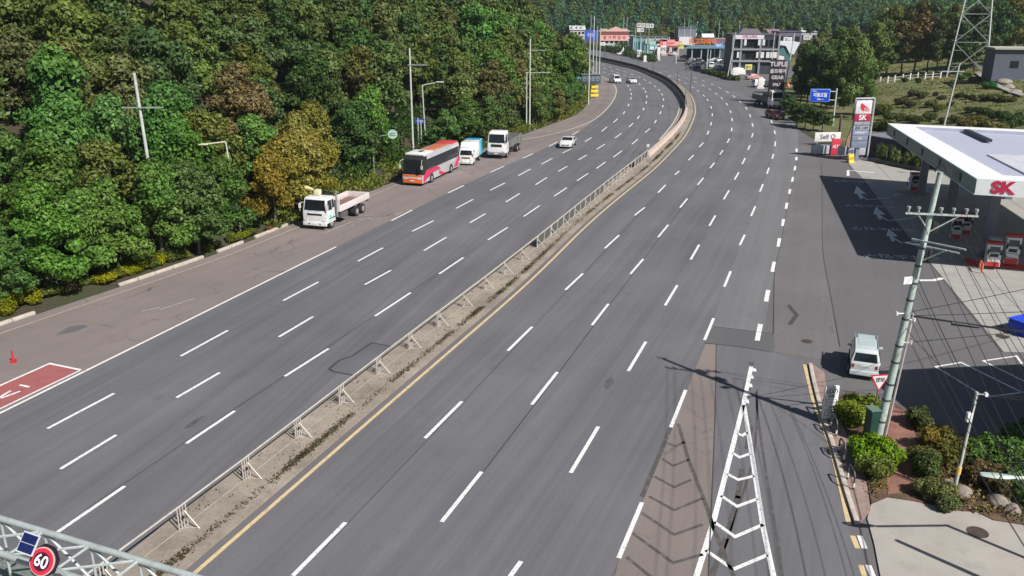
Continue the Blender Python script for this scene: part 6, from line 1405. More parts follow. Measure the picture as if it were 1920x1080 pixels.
# hoop bollards
for k, (px, py) in enumerate([(1546,776),(1562,810),(1577,856),(1594,908)]):
    q = P(px, py, .1); i, c_, tt_ = near(kc, q); ang_ = math.atan2(tt_[1], tt_[0]) + R(8)
    t = empty('hoop_bollard', q, ang_, ['farthest dark hoop bollard on the pavement, beside the small white sign', 'second dark hoop bollard on the pavement, just below the small white sign', 'third dark hoop bollard from the small white sign', 'nearest dark hoop bollard, lowest on the pavement'][k], 'bollard', 'hoop bollards along the pavement')
    m = MB(); w_ = .42; m.path([(-w_, 0, 0), (-w_, 0, .62), (-w_ + .14, 0, .78), (w_ - .14, 0, .78), (w_, 0, .62), (w_, 0, 0)], .04, n=8); m.build('hoop', M('hoop_dark', (.06, .06, .06), .5), t)
    for s in (-1, 1): MB().bar((s * w_, 0, .12), (s * w_, 0, .32), .046, n=8).build('reflective_band', WHITE, t)
# lamp head seen from above at the right edge, and an unseen post added to cast the shadow streak on the pad
hp = P(1873, 893, 4.2); t = empty('street_lamp', (hp.x + 3.6, hp.y - .3, 0), 0, 'pale leaf-shaped lamp head reaching in from the right edge over the shrubs', 'street lamp')
r0 = Vector((hp.x - (hp.x + 3.6), .3, 4.2))
m = MB(); n = 12; top_ = []; bot = []
for k in range(n + 1):
    f = k / n; x = -.62 + 1.24 * f; wd = .20 * math.sin(math.pi * min(1, .06 + f * .97)) ** .6 * (1 - .25 * f); top_ += [(x, -wd, 0), (x, -wd * .5, .07), (x, wd * .5, .07), (x, wd, 0)]
fs = []
for k in range(n):
    for j in range(3): fs.append((4 * k + j, 4 * k + 4 + j, 4 * k + 5 + j, 4 * k + 1 + j))
    fs.append((4 * k + 3, 4 * k + 7, 4 * k + 4, 4 * k))
fs += [(0, 1, 2, 3), tuple(4 * n + j for j in (3, 2, 1, 0))]
m.add([(x, y, z) for x, y, z in top_], fs); o = m.build('lamp_head', M('lamp_head_green', (.40, .50, .46), .4), t, smooth=True); o.location = r0; o.rotation_euler = (0, 0, R(-12))
MB().bar(r0 + Vector((.55, -.12, 0)), (0, 0, 4.5), .06, n=10).build('arm', M('arm_pale', (.62, .68, .64), .4), t); MB().bar((0, 0, 0), (0, 0, 4.5), .09, n=10).build('post', PALEPOLE, t)
tag(MB().bar((0, 0, 0), (0, 0, 5.6), .13, .10, n=10).build('shadow_post', POLE, loc=(18.9, 23.9, 0)), 'unseen concrete post added outside the lower right corner to cast the shadow streak', 'post')
# shop building outside the right edge, whose shade covers the parking bays
t = empty('shop_building', (33.9, 33.8, 0), R(6), 'pale two-storey shop building standing outside the right edge of the view', 'building')
MB().box((0, 0, 4.3), (14, 8.2, 8.6)).build('wall', M('shop_wall', (.45, .43, .40), .85), t); MB().box((0, 0, 8.75), (14.6, 8.8, .3)).build('roof', M('shop_roof', (.3, .3, .3), .8), t)
for z in (1.6, 5.6):
    for k in range(4): MB().box((-5 + k * 3.3, 4.12, z), (1.8, .06, 1.5)).build('window', GLASS, t)
    for k in range(2): MB().box((-7.03, -2 + k * 4, z), (.06, 1.8, 1.5)).build('window', GLASS, t)
for k, (x, y, s_) in enumerate([(26.6, 33.2, .62), (25.3, 35.6, .5)]):
    tree('broadleaf_tree', ['dark green broadleaf tree beside the shop building outside the right edge', 'smaller green broadleaf tree near the parking bays outside the right edge'][k], (x, y, 0), NEARC[k], TRUNKS[k], s_, TINTS['dark green'], 'trees by the shop building')

# ================================================================== GANTRY IN THE LOWER LEFT CORNER
A0 = P(0, 972, 7.2); B0 = P(365, 1082, 7.2); u = (B0 - A0).normalized(); v = Vector((-u.y, u.x, 0)) * -1
g = empty('gantry_truss', A0, 0, 'pale grey steel gantry truss crossing the lower left corner', 'gantry')
GM = M('gantry_paint', (.42, .47, .46), .5, .15, var=.12, dirt=.4)
wd = 1.05; hg = 1.15; step_ = 1.55; n0, n1 = -6, 14
vv = v * wd
def gp(k, side, low): return u * (k * step_) + vv * side - Vector((0, 0, hg if low else 0))
for side, low, nm in ((0, 0, 'top_chord'), (1, 0, 'top_chord'), (0, 1, 'bottom_chord'), (1, 1, 'bottom_chord')):
    m = MB(); m.bar(gp(n0, side, low), gp(n1, side, low), .085, n=10); m.build(nm, GM, g, smooth=True)
for k in range(n0, n1):
    m = MB(); m.bar(gp(k, 0, 0), gp(k, 1, 0), .035); m.bar(gp(k, 1, 0), gp(k + 1, 0, 0), .035); m.build('top_lacing', GM, g)
    m = MB(); m.bar(gp(k, 0, 0), gp(k + 1, 0, 1), .04); m.bar(gp(k, 0, 0), gp(k, 0, 1), .035); m.build('back_lacing', GM, g)
    m = MB(); m.bar(gp(k, 1, 1), gp(k + 1, 1, 0), .04); m.bar(gp(k, 1, 0), gp(k, 1, 1), .035); m.build('front_lacing', GM, g)
for k in (4.6,):
    m = MB(); m.bar(u * (k * step_ - .06), u * (k * step_ + .06), .15, n=12); m.build('flange', GM, g)
m = MB()
for k in range(-8, 8): m.box(u * (k * .42) + vv * .5 - Vector((0, 0, hg + .02)), (.38, .8, .03), rz=math.atan2(u.y, u.x))
m.build('catwalk_grating', M('grating', (.20, .24, .22), .7, .3, var=.3, scale=12), g)
# gantry leg beyond the frame so that it stands on the ground
m = MB(); m.bar(gp(n0, .5, 1), Vector((*gp(n0, .5, 1).xy, -7.2)), .22, n=12); m.bar(gp(n1, .5, 1), Vector((*gp(n1, .5, 1).xy, -7.2)), .22, n=12); m.build('leg', GM, g)
# speed sign with its solar panel
sp_ = P(78, 1053, 8.3); t = empty('speed_sign', sp_, R(-12), 'round red-bordered speed limit 60 sign with black backing on the gantry', 'sign'); t.scale = (.82, .82, .82)
rot_ = (R(62), R(14), R(-4))
hold = Matrix.Rotation(R(-28), 3, 'X') @ Matrix.Rotation(R(14), 3, 'Y')
def tl(m_, nm, mat, **k):
    m_.v = [tuple(hold @ Vector(q)) for q in m_.v]; return m_.build(nm, mat, t, **k)
m = MB(); oc = .40
pts8 = [(oc * 1.06 * math.cos(R(22.5 + 45 * k)), oc * 1.12 * math.sin(R(22.5 + 45 * k))) for k in range(8)]
m.add([(x, .04, z) for x, z in pts8] + [(x, .16, z) for x, z in pts8], [tuple(range(8)), tuple(range(15, 7, -1))] + [(k, k + 8, (k + 1) % 8 + 8, (k + 1) % 8) for k in range(8)]); tl(m, 'backing', M('sign_black', (.018, .012, .02), .4))
m = MB(); m.bar((0, .04, 0), (0, .01, 0), .375, n=36); tl(m, 'white_rim', M('rim_pale', (.65, .45, .48), .4))
m = MB(); m.bar((0, .01, 0), (0, -.005, 0), .345, n=36); tl(m, 'red_ring', M('ring_red', (.60, .03, .06), .4))
m = MB(); m.bar((0, -.005, 0), (0, -.015, 0), .245, n=36); tl(m, 'dark_face', M('face_dark', (.05, .01, .03), .4))
o = text('60', .40, M('digit_white', (.85, .85, .85), .4), t, (0, 0, 0), (0, 0, 0), bold=.02)
for vtx in o.data.vertices: vtx.co = hold @ (Matrix.Rotation(R(90), 3, 'X') @ Vector((vtx.co.x * .42, vtx.co.y * .46 , 0)) + Vector((0, -.026, 0)))
o.scale = (1, 1, 1)
MB().bar((0, .12, -.1), (0, .9, -1.3), .04).build('bracket', GM, t)
sp2 = P(52, 1019, 8.75); t = empty('solar_panel', sp2, R(-16), 'small dark blue solar panel with white frame above the speed sign', 'solar panel')
hold = Matrix.Rotation(R(-38), 3, 'X') @ Matrix.Rotation(R(6), 3, 'Y')
m = MB(); m.box((0, .02, 0), (.44, .03, .44)); tl(m, 'frame', M('solar_frame', (.62, .64, .68), .4))
for i in range(3):
    for j in range(2): m = MB(); m.box((-.133 + .133 * i, 0, -.10 + .2 * j), (.125, .012, .185)); tl(m, 'cell', M('solar_cell', (.012, .02, .10), .15))
MB().bar((0, .05, -.05), (-.05, .9, -1.5), .025).build('mount', GM, t)
t = tag(MB().box((0, 0, .1), (.25, .25, .2)).bar((0, 0, .2), (.0, 0, .75), .05).build('traffic_marker', RED, loc=P(26, 680)), 'small red marker post standing alone on the left shoulder', 'marker post')
for k, h_ in enumerate((.35, .6)): pass

# ================================================================== CEMETERY FENCE, PYLON, POLES ON THE RIGHT
fpx = [(1608,157),(1621,157),(1635,157),(1650,157),(1664,156),(1677,154),(1692,152),(1706,150),(1720,149),(1734,149),(1748,148),(1763,147)]
f0 = T(*fpx[0]); t = empty('slope_fence', f0, 0, 'white post fence along the top of the cemetery slope', 'fence')
pr_ = None
for q in fpx:
    w0 = T(*q) - f0; MB().box(w0 + Vector((0, 0, .75)), (.28, .2, 1.7)).build('post', M('fence_white', (.66, .66, .60), .6), t)
    if pr_ is not None:
        for z in (.5, 1.1): MB().bar(pr_ + Vector((0, 0, z)), w0 + Vector((0, 0, z)), .05, n=4).build('rail', M('fence_white', (.66, .66, .60)), t)
    pr_ = w0
b0 = T(1812, 139); b0.z = H(b0.x, b0.y); fw = b0.y * math.cos(PITCH) + (CH - b0.z) * math.sin(PITCH); S0 = 66 * fw / F
t = empty('lattice_pylon', b0, R(-27), 'tall pale steel lattice transmission pylon on the slope at the upper right', 'pylon')
PY = M('pylon_steel', (.52, .56, .53), .5, .3); HT = 46 * S0 / 9.5; prev = None; z = 0; hw = S0 / 2; k = 0
def pw(z): return hw * (1 - .80 * z / HT)
lv = [0]
while lv[-1] < HT * .96: lv.append(lv[-1] + max(1.6, pw(lv[-1]) * 1.75))
cr = [(-1, -1), (1, -1), (1, 1), (-1, 1)]
for sx_, sy_ in cr:
    m = MB(); m.bar((sx_ * pw(0), sy_ * pw(0), -1), (sx_ * pw(lv[-1]), sy_ * pw(lv[-1]), lv[-1]), S0 * .024, S0 * .014, n=4); m.build('leg', PY, t)
for a, b in zip(lv[:-1], lv[1:]):
    for i in range(4):
        p0, p1 = cr[i], cr[(i + 1) % 4]; m = MB(); th = S0 * .011
        A = Vector((p0[0] * pw(a), p0[1] * pw(a), a)); B = Vector((p1[0] * pw(a), p1[1] * pw(a), a)); C_ = Vector((p0[0] * pw(b), p0[1] * pw(b), b)); D = Vector((p1[0] * pw(b), p1[1] * pw(b), b)); X = (A + B + C_ + D) / 4
        m.bar(A, D, th, n=4); m.bar(B, C_, th, n=4); m.bar(C_, D, th, n=4)
        for q0, q1, e0, e1 in ((A, D, A, C_), (B, C_, B, D)):
            for f in (.25, .75): m.bar(q0.lerp(q1, f), (e0.lerp(e1, f + .0) if f < .5 else (D.lerp(B, 1 - f) if q0 is A else C_.lerp(A, 1 - f))), th * .7, n=4)
        m.build('bracing', PY, t)
for z_ in (.66, .78, .9):
    z = HT * z_; m = MB()
    for s in (-1, 1):
        m.bar((s * pw(z), 0, z), (s * (pw(z) + S0 * .55), 0, z + .2), S0 * .012, n=4); m.bar((s * pw(z), 0, z + S0 * .15), (s * (pw(z) + S0 * .55), 0, z + .2), S0 * .01, n=4)
    m.build('crossarm', PY, t)
simple_pole(1769, 237, 118, .17, POLE, 'pale utility pole standing on the cemetery slope below the pylon', 'utility_pole', arms=((.87, -1.7, 1.9, -.1, .14),), lean=(1.0, 0))
t, h_, p_ = simple_pole(1526, 158, 78, .16, PALEPOLE, 'pale utility pole with crossarm and strut among the tall trees right of the road', 'utility_pole', arms=((.78, -1.5, 1.6, -.1, .16),))
MB().bar((.3, 0, h_ * .45), (1.6, .3, 0), .1).build('strut', PALEPOLE, t)
p_ = T(1561, 236); t = empty('road_sign', p_, R(-3), 'blue direction board on a pale pole right of the road before the trees', 'sign')
d = ray(1531, 179); zc = CH + d.z / d.y * p_.y; sc_ = (p_.y * math.cos(PITCH) + 10 * math.sin(PITCH)) / F
MB().bar((0, 0, 0), (0, 0, zc + 13 * sc_), .16, .12, n=10).build('post', PALEPOLE, t)
for dz in (-9, 7): MB().bar((0, 0, zc + dz * sc_), (-16 * sc_, 0, zc + (dz + 1) * sc_), .07).build('arm', PALEPOLE, t)
cx_ = (1531 - 1561) * sc_
MB().box((cx_, 0, zc), (37 * sc_, .14, 24 * sc_)).build('panel', M('board_rim', (.20, .35, .75), .4), t, bevel=.04); MB().box((cx_, -.09, zc), (34.5 * sc_, .02, 21.5 * sc_)).build('blue_face', M('board_blue', (.01, .06, .55), .35), t)
text('이동오일', 8.6 * sc_, WHITE, t, (cx_, -.11, zc + .5 * sc_), (FACE, 0, 0), bold=.03, sx=.82); text('300m →', 3.6 * sc_, WHITE, t, (cx_ + sc_, -.11, zc - 7.2 * sc_), (FACE, 0, 0), bold=.03); MB().box((cx_ - 11 * sc_, -.105, zc + 8 * sc_), (8 * sc_, .01, 2 * sc_)).build('small_mark', M('mark_pale_blue', (.3, .5, .8), .4), t)
simple_pole(1466, 194, 62, .15, PALEPOLE, 'tall pale pole right beside the black sign tower', 'lamp_pole', lean=(1.2, 0))
simple_pole(1441, 172, 60, .12, PALEPOLE, 'slim pale pole left of the black sign tower in front of the black building', 'lamp_pole', lean=(.2, 0))
p_ = P(1452, 194); d = ray(1452, 112); zt = CH + d.z / d.y * p_.y; t = empty('sign_tower', p_, R(-4), 'tall black sign tower with white lettering in the shade right of the road', 'sign')
MB().box((0, 0, zt * .62), (3.1, .7, zt * .76)).build('panel', M('tower_black', (.025, .018, .026), .5), t, bevel=.05)
for s in (-1, 1): MB().box((s * 1.1, 0, zt * .13), (.35, .5, zt * .26)).build('leg', BLACK, t)
for tx, z_, s_ in (('TUPLE', .90, 1.25), ('골프웨어', .74, .9), ('GEAR', .60, 1.0), ('SALE', .44, .8)): text(tx, s_, M('tower_white', (.60, .55, .58), .5), t, (.05, -.37, zt * z_), (FACE, 0, 0), bold=.03)
t = empty('flag_arm', T(1476, 172), 0, 'small orange warning flasher on an arm beside the tall trees', 'warning light'); MB().bar((0, 0, 0), (0, 0, 1.6), .06).build('post', PALEPOLE, t); m = MB(); m.bar((0, 0, 1.5), (1.6, 0, 1.5), .06); m.build('arm', PALEPOLE, t); MB().bar((0, 0, 1.2), (0, 0, 2.1), .55, .12, n=10).build('lamp', M('flasher_orange', (.8, .16, .04), .4), t)
# wall, building and bank at the upper right edge
q = T(1905, 150); t = empty('grey_building', q, R(-12), 'dark grey low building with a pale eave at the upper right edge', 'building')
MB().box((2, 3, 3), (14, 7, 6.5)).build('wall', M('grey_wall', (.10, .115, .15), .8), t); MB().box((2, 2.8, 6.4), (14.8, 7.8, .35)).build('roof', M('eave_pale', (.40, .42, .36), .7), t); MB().box((-1, -.53, 3.2), (1.6, .06, 1.4)).build('window', GLASS, t)
stripe('bank_path', [T(1920, 182), T(1900, 176), T(1880, 168), T(1862, 160), T(1845, 148), T(1832, 138)], 1.2, 0, CONC, None, world=True)
o = bpy.data.objects['bank_path']; o['kind'] = 'structure'
for v_ in o.data.vertices: v_.co.z = H(v_.co.x, v_.co.y) + .35
pf('earth_bank', [(1583,285),(1588,262),(1600,232),(1612,216),(1618,238),(1606,268),(1601,290)], .0, M('earth_bank_soil', (.26, .17, .10), .95, var=.25, scale=.6, dirt=.5), None)
o = bpy.data.objects['earth_bank']; o['kind'] = 'structure'
for v_ in o.data.vertices: v_.co.z = H(v_.co.x, v_.co.y) + .06
t = empty('palisade', P(1573, 262), R(70), 'row of brown upright timber posts beside the earth bank', 'palisade')
for k in range(9): MB().bar((k * .9 - 2, 0, -.1), (k * .9 - 2, 0, 2.4 + .3 * (k % 3)), .16, n=6).build('timber', M('timber', (.16, .10, .08), .85), t)
# wires over the left wood and along the verge
for dz in (0, -.7, -5.5, -6.2):
    a_ = pA + Vector((-.3, 0, hA - 1.2 + dz)); b_ = pB + Vector((0, 0, hB - 1.5 + dz)); c_ = pC + Vector((0, 0, hC - 1.5 + dz))
    tube_wire('power_wire', sag(a_, b_, 1.0), .018, 'thin wire strung from the leftmost tall pole to the pole behind the coach', 'wires over the left wood')
    tube_wire('power_wire', sag(b_, c_, 1.0), .018, 'thin wire strung from the pole behind the coach to the next tall pole', 'wires over the left verge')

# ================================================================== THE TOWN BY THE FAR JUNCTION
def solid(t, c, s, nm, mat, bevel=0, rz=0): return MB().box(c, s, rz=rz).build(nm, mat, t, bevel=bevel)
def tm(col, rough=.6): return M('tm_%d_%d_%d' % tuple(int(q * 200) for q in col), col, rough, var=.08, dirt=.15)
def building(px0, px1, pyb, pyt, depth, wall, label, roof='flat', roofc=(.2, .2, .22), floors=1, cols=3, win=(.9, 1.2), rz=0, name='building', cat='building', winmat=None, parapet=.3):
    a = P((px0 + px1) / 2, pyb); fw = a.y * math.cos(PITCH) + CH * math.sin(PITCH); w = (px1 - px0) * fw / F
    d = ray((px0 + px1) / 2, pyt); h = CH + d.z / d.y * a.y
    h = max(h, 2.2); t = empty(name, a, R(rz), label, cat)
    solid(t, (0, depth / 2, h / 2), (w, depth, h), 'wall', tm(wall))
    if roof == 'flat': solid(t, (0, depth / 2, h + .1), (w + parapet * 2, depth + parapet * 2, .25), 'roof', tm(roofc))
    elif roof == 'gable':
        m = MB(); r_ = w * .16 + .8; m.add([(-w / 2 - .4, -.4, h), (w / 2 + .4, -.4, h), (w / 2 + .4, depth + .4, h), (-w / 2 - .4, depth + .4, h), (-w / 2 - .4, depth / 2, h + r_), (w / 2 + .4, depth / 2, h + r_)], [(0, 1, 5, 4), (2, 3, 4, 5), (0, 4, 3), (1, 2, 5), (0, 3, 2, 1)]); m.build('roof', tm(roofc), t)
    fh = h / floors
    for f in range(floors):
        for c in range(cols):
            x = -w / 2 + w * (c + .5) / cols; solid(t, (x, -.03, fh * f + fh * .5), (w / cols * .62, .08, fh * .5), 'window', winmat or GLASS)
    return t, w, h
def sign_on(t, x, z, w, h, col, tx=None, tcol=(.8, .8, .8), y=-.25, size=None, nm='sign_panel', th=.2):
    solid(t, (x, y, z), (w, th, h), nm, tm(col))
    if tx: text(tx, size or h * .75, tm(tcol), t, (x, y - th / 2 - .02, z), (FACE, 0, 0), bold=.03)
# from left to right
t, w, h = building(1069, 1096, 84, 56, 9, (.50, .50, .47), 'pale grey house with white gabled roof lights left of the pink restaurant', 'gable', (.55, .56, .57), 2, 4)
sign_on(t, 0, h * .62, w * .8, 1.2, (.30, .32, .34), 'MOTEL', (.05, .06, .07)); 
for s in (-.3, .05, .35): solid(t, (w * s, 1.5, h + 1.2), (w * .2, 2.4, 1.6), 'dormer', tm((.6, .62, .64)))
t, w, h = building(1040, 1066, 82, 62, 8, (.28, .22, .17), 'brown low shop at the far left behind the hedge', 'flat', (.2, .17, .15), 1, 4)
for s in (-.3, .0, .3): solid(t, (w * s, -.6, 1.2), (w * .16, .3, 1.6), 'door_panel', tm((.60, .52, .42)))
t, w, h = building(1041, 1072, 66, 42, 8, (.40, .34, .34), 'pinkish grey flat-roofed house behind the brown shop', 'flat', (.34, .32, .33), 2, 4)
solid(t, (0, 3, h + 1.0), (3, 3, 1.8), 'roof_hut', tm((.6, .55, .58)))
t, w, h = building(1080, 1104, 62, 44, 8, (.22, .20, .21), 'dark low house behind the pale gabled house', 'gable', (.36, .33, .33), 1, 3)
t, w, h = building(1124, 1178, 88, 60, 12, (.46, .52, .50), 'long low restaurant with brown-red roof band and pink sign', 'flat', (.16, .05, .04), 1, 6)
solid(t, (0, -.15, h - .6), (w + .4, .5, 1.5), 'roof_band', tm((.20, .06, .05)))
sign_on(t, 0, h - 2.7, w * .96, 2.6, (.75, .42, .38), '명 가 해 장 국', (.40, .05, .05), y=-.35, size=1.9)
m = MB(); m.loft([(-5, 0), (0, 2.2), (5, 0)], lambda x, z: 2.5); o = m.build('roof_gable', tm((.70, .42, .40)), t); o.location = (w * .08, 4, h + .2)
for s in (-.32, .38): m = MB(); m.loft([(-3, 0), (-1, 1.2), (1, 1.2), (3, 0)], lambda x, z: 2.0); o = m.build('roof_dome', tm((.50, .42, .36)), t); o.location = (w * s, 4, h + .2)
t, w, h = building(1176, 1190, 86, 68, 8, (.45, .45, .42), 'small pale annex right of the long restaurant', 'flat', (.5, .5, .48), 1, 2)
t, w, h = building(1187, 1253, 103, 70, 12, (.16, .30, .32), 'teal glass-fronted shop building with white and red signs', 'flat', (.10, .11, .12), 1, 9, winmat=M('teal_glass', (.03, .12, .13), .15, coat=.5))
sign_on(t, 2, h - 1.5, w * .62, 1.9, (.52, .48, .42), '오토바이', (.2, .1, .1), size=1.3); sign_on(t, w * .12, h * .55, 4.5, 3.4, (.68, .72, .72), 'GS', (.08, .2, .25), size=1.6, nm='white_sign'); sign_on(t, w * .40, h * .78, 5.0, 1.4, (.70, .30, .26), None)
for k in range(6): solid(t, (-w / 2 + w * k / 5, -.2, h / 2), (.35, .3, h), 'pillar', tm((.40, .50, .50)))
t, w, h = building(1240, 1273, 104, 84, 6, (.62, .40, .42), 'pink and white canopy shop beside the teal glass building', 'flat', (.70, .62, .62), 1, 2)
sign_on(t, 0, h + .4, w * 1.25, 1.9, (.75, .16, .14), '타이어할인', (.85, .7, .7), size=1.4)
t, w, h = building(1271, 1303, 88, 52, 10, (.17, .18, .22), 'dark grey panel building with a white awning', 'flat', (.12, .13, .16), 1, 0)
solid(t, (-w * .15, -1.2, h * .32), (w * .72, 2.6, 3.6), 'awning', tm((.68, .68, .70))); 
for k in range(4): solid(t, (-w / 2 + w * k / 3, -.06, h * .7), (.25, .15, h * .55), 'seam', tm((.35, .37, .40)))
t, w, h = building(1304, 1315, 82, 47, 4, (.72, .73, .74), 'slim white tower block behind the dark grey panel building', 'flat', (.7, .7, .72), 1, 0); solid(t, (-w * .3, 1, h + .8), (.5, .5, 1.6), 'mast', tm((.7, .7, .7)))
t, w, h = building(1316, 1347, 74, 54, 7, (.42, .42, .42), 'small grey building with white red-lettered sign by the white tower block', 'flat', (.45, .28, .28), 2, 3); sign_on(t, 2, h - .8, w * .7, 1.9, (.70, .68, .68), '식당', (.55, .05, .05), size=1.4)
t, w, h = building(1317, 1336, 92, 70, 4, (.66, .70, .70), 'white tent-like kiosk below the white tower block', 'gable', (.72, .76, .76), 1, 2)
t, w, h = building(1336, 1368, 98, 82, 9, (.16, .13, .17), 'low purple-brown roofed building beside the black building', 'gable', (.14, .09, .12), 1, 4)
t, w, h = building(1340, 1366, 84, 73, 6, (.20, .18, .2), 'low dark building with pale roof edge behind the purple roof', 'flat', (.5, .48, .46), 1, 3)
# market canopy with orange sign
a = P(1330, 116); t = empty('market_canopy', a, R(0), 'long blue-grey canopy over the dark car yard with orange sign letters', 'canopy'); fw = a.y * math.cos(PITCH) + CH * math.sin(PITCH); k_ = fw / F
solid(t, (0, 3, 5.2), (74 * k_, 9, .35), 'roof', tm((.20, .27, .32))); solid(t, (-2, -1.5, 5.0), (72 * k_, .2, .7), 'valance', tm((.13, .25, .30)))
for f in (-.48, -.24, 0, .24, .48): solid(t, (f * 72 * k_, -1, 2.6), (.35, .35, 5.2), 'column', tm((.30, .38, .42)))
solid(t, (0, 7, 2.5), (72 * k_, .4, 5), 'back_wall', tm((.04, .07, .10)))
for k in range(7): solid(t, (-32 * k_ + k * 10.5 * k_, 6.7, 2.2), (6 * k_, .2, 3.2), 'bay', tm((.03, .05, .08)))
sign_on(t, -16 * k_, 6.9, 30 * k_, 2.3, (.10, .05, .04), '중고차매매', (.62, .17, .04), y=-1.2, size=2.2, nm='orange_sign')
# black three-storey building
a = P(1412, 139); fw = a.y * math.cos(PITCH) + CH * math.sin(PITCH); k_ = fw / F; d = ray(1412, 66); h = CH + d.z / d.y * a.y; w = 84 * k_
t = empty('black_building', a, R(-3), 'black three-storey building with white balconies and a white rooftop sign', 'building'); BW = tm((.035, .04, .055)); BG = tm((.27, .28, .31))
solid(t, (0, 6, h / 2), (w, 12, h), 'wall', BW); solid(t, (-w * .02, 6, h + .15), (w + .4, 12.4, .3), 'roof', tm((.10, .09, .10)))
for z in (.34, .64): solid(t, (0, -.35, h * z), (w + .3, .9, .5), 'floor_band', BG)
for f in (-.5, -.32, .1, .5): solid(t, (w * f, -.3, h * .5), (.5, .7, h), 'pier', BG)
for z in (.49, .80):
    for f, ww in ((-.42, .12), (-.12, .16), (.02, .08), (.22, .1), (.36, .1)): solid(t, (w * f, -.06, h * z), (w * ww, .14, h * .17), 'window', GLASS)
for f, z in ((-.24, .82), (.06, .82), (.16, .82), (-.38, .5), (.04, .5), (.15, .5), (.27, .5), (.36, .5), (.43, .5)): solid(t, (w * f, -.85, h * z), (w * (.05 if z > .6 else .045 + .03 * (f > .1)), .12, h * .15), 'white_panel', tm((.68, .67, .68)))
sign_on(t, -w * .15, h * .955, w * .62, h * .10, (.66, .66, .70), '여행스케치', (.50, .05, .16), y=-.6, size=h * .085)
m = MB(); m.loft([(-3.4, 0), (-2.2, 1.3), (2.2, 1.3), (3.4, 0)], lambda x, z: 2.5); o = m.build('roof_hood', tm((.20, .17, .20)), t); o.location = (-w * .08, 6, h + .3)
a2 = P(1432, 137); t = empty('white_entrance', a2 + Vector((0, -1.5, 0)), R(-3), 'white portal front building attached before the black building', 'building'); w2 = 60 * k_; h2 = 31 * k_
solid(t, (0, 1.2, h2 - .5), (w2, 3.4, 1.2), 'lintel', tm((.72, .68, .70)))
for f in (-.48, -.30, .02, .48): solid(t, (w2 * f, 0, h2 / 2), (1.0 if f != .02 else .7, .8, h2), 'pillar', tm((.72, .68, .70)))
solid(t, (0, 2.7, h2 / 2), (w2, .3, h2 - .2), 'back_wall', BW); solid(t, (-w2 * .14, 2.4, 2.0), (w2 * .2, .1, 3.6), 'door', tm((.30, .24, .28))); solid(t, (w2 * .2, .6, 2.2), (2.4, .2, 1.7), 'red_sign', tm((.42, .02, .05)))
t, w, h = building(1458, 1500, 92, 60, 12, (.14, .12, .18), 'large purple-roofed hall behind the black sign tower', 'flat', (.10, .08, .17), 1, 3)
t, w, h = building(1440, 1462, 88, 62, 10, (.34, .24, .25), 'dull red building between the black building and the purple hall', 'gable', (.26, .18, .19), 2, 2)
t, w, h = building(1500, 1530, 82, 60, 8, (.42, .45, .45), 'pale rubble-grey building right of the purple hall', 'gable', (.5, .52, .52), 1, 3)
a = P(1466, 118); fw = a.y * math.cos(PITCH) + CH * math.sin(PITCH); k_ = fw / F; t = empty('white_canopy', a, R(-4), 'white gull-wing canopy with green arched end beside the black building', 'canopy')
d = ray(1466, 82); h = CH + d.z / d.y * a.y
m = MB(); m.loft([(-25 * k_, h), (-25 * k_, h + 1.0), (25 * k_, h + .6), (16 * k_, h - 3.4), (8 * k_, h - 3.0), (0, h - .6), (-12 * k_, h - .2)], lambda x, z: 3.5); m.build('roof', tm((.68, .72, .78)), t)
m = MB(); m.loft([(-14 * k_, 0), (-14 * k_, h - 2.6), (-4 * k_, h - .8), (5 * k_, h - 2.8), (12 * k_, 0)], lambda x, z: 3.0); m.build('arched_wall', tm((.06, .17, .18)), t)
# rooftop letter sign on legs
a = P(1214, 100); fw = a.y * math.cos(PITCH) + CH * math.sin(PITCH); k_ = fw / F; d = ray(1214, 47); z_ = CH + d.z / d.y * (a.y + 10)
t = empty('letter_sign', a + Vector((0, 10, 0)), 0, 'row of white square letter boards raised above the teal glass building', 'sign')
for k, tx in enumerate('DOOR'): 
    x = (-12 + k * 8.2) * k_; solid(t, (x, 0, z_ - .1 * k), (6.6 * k_, .3, 7.5 * k_), 'letter_board', tm((.74, .74, .74))); text(tx, 6.0 * k_, BLACK, t, (x, -.18, z_ - .1 * k), (FACE, 0, 0), bold=.03)
for k, tx in enumerate('IN'):
    x = (-12 + k * 7) * k_; solid(t, (x, 0, z_ - 9 * k_), (6.0 * k_, .3, 7.0 * k_), 'letter_board', tm((.74, .74, .74))); text(tx, 5.4 * k_, BLACK, t, (x, -.18, z_ - 9 * k_), (FACE, 0, 0), bold=.03)
for x in (-8, 8): MB().bar((x * k_, .2, 0), (x * k_, .2, z_), .15).build('leg', STEEL, t)
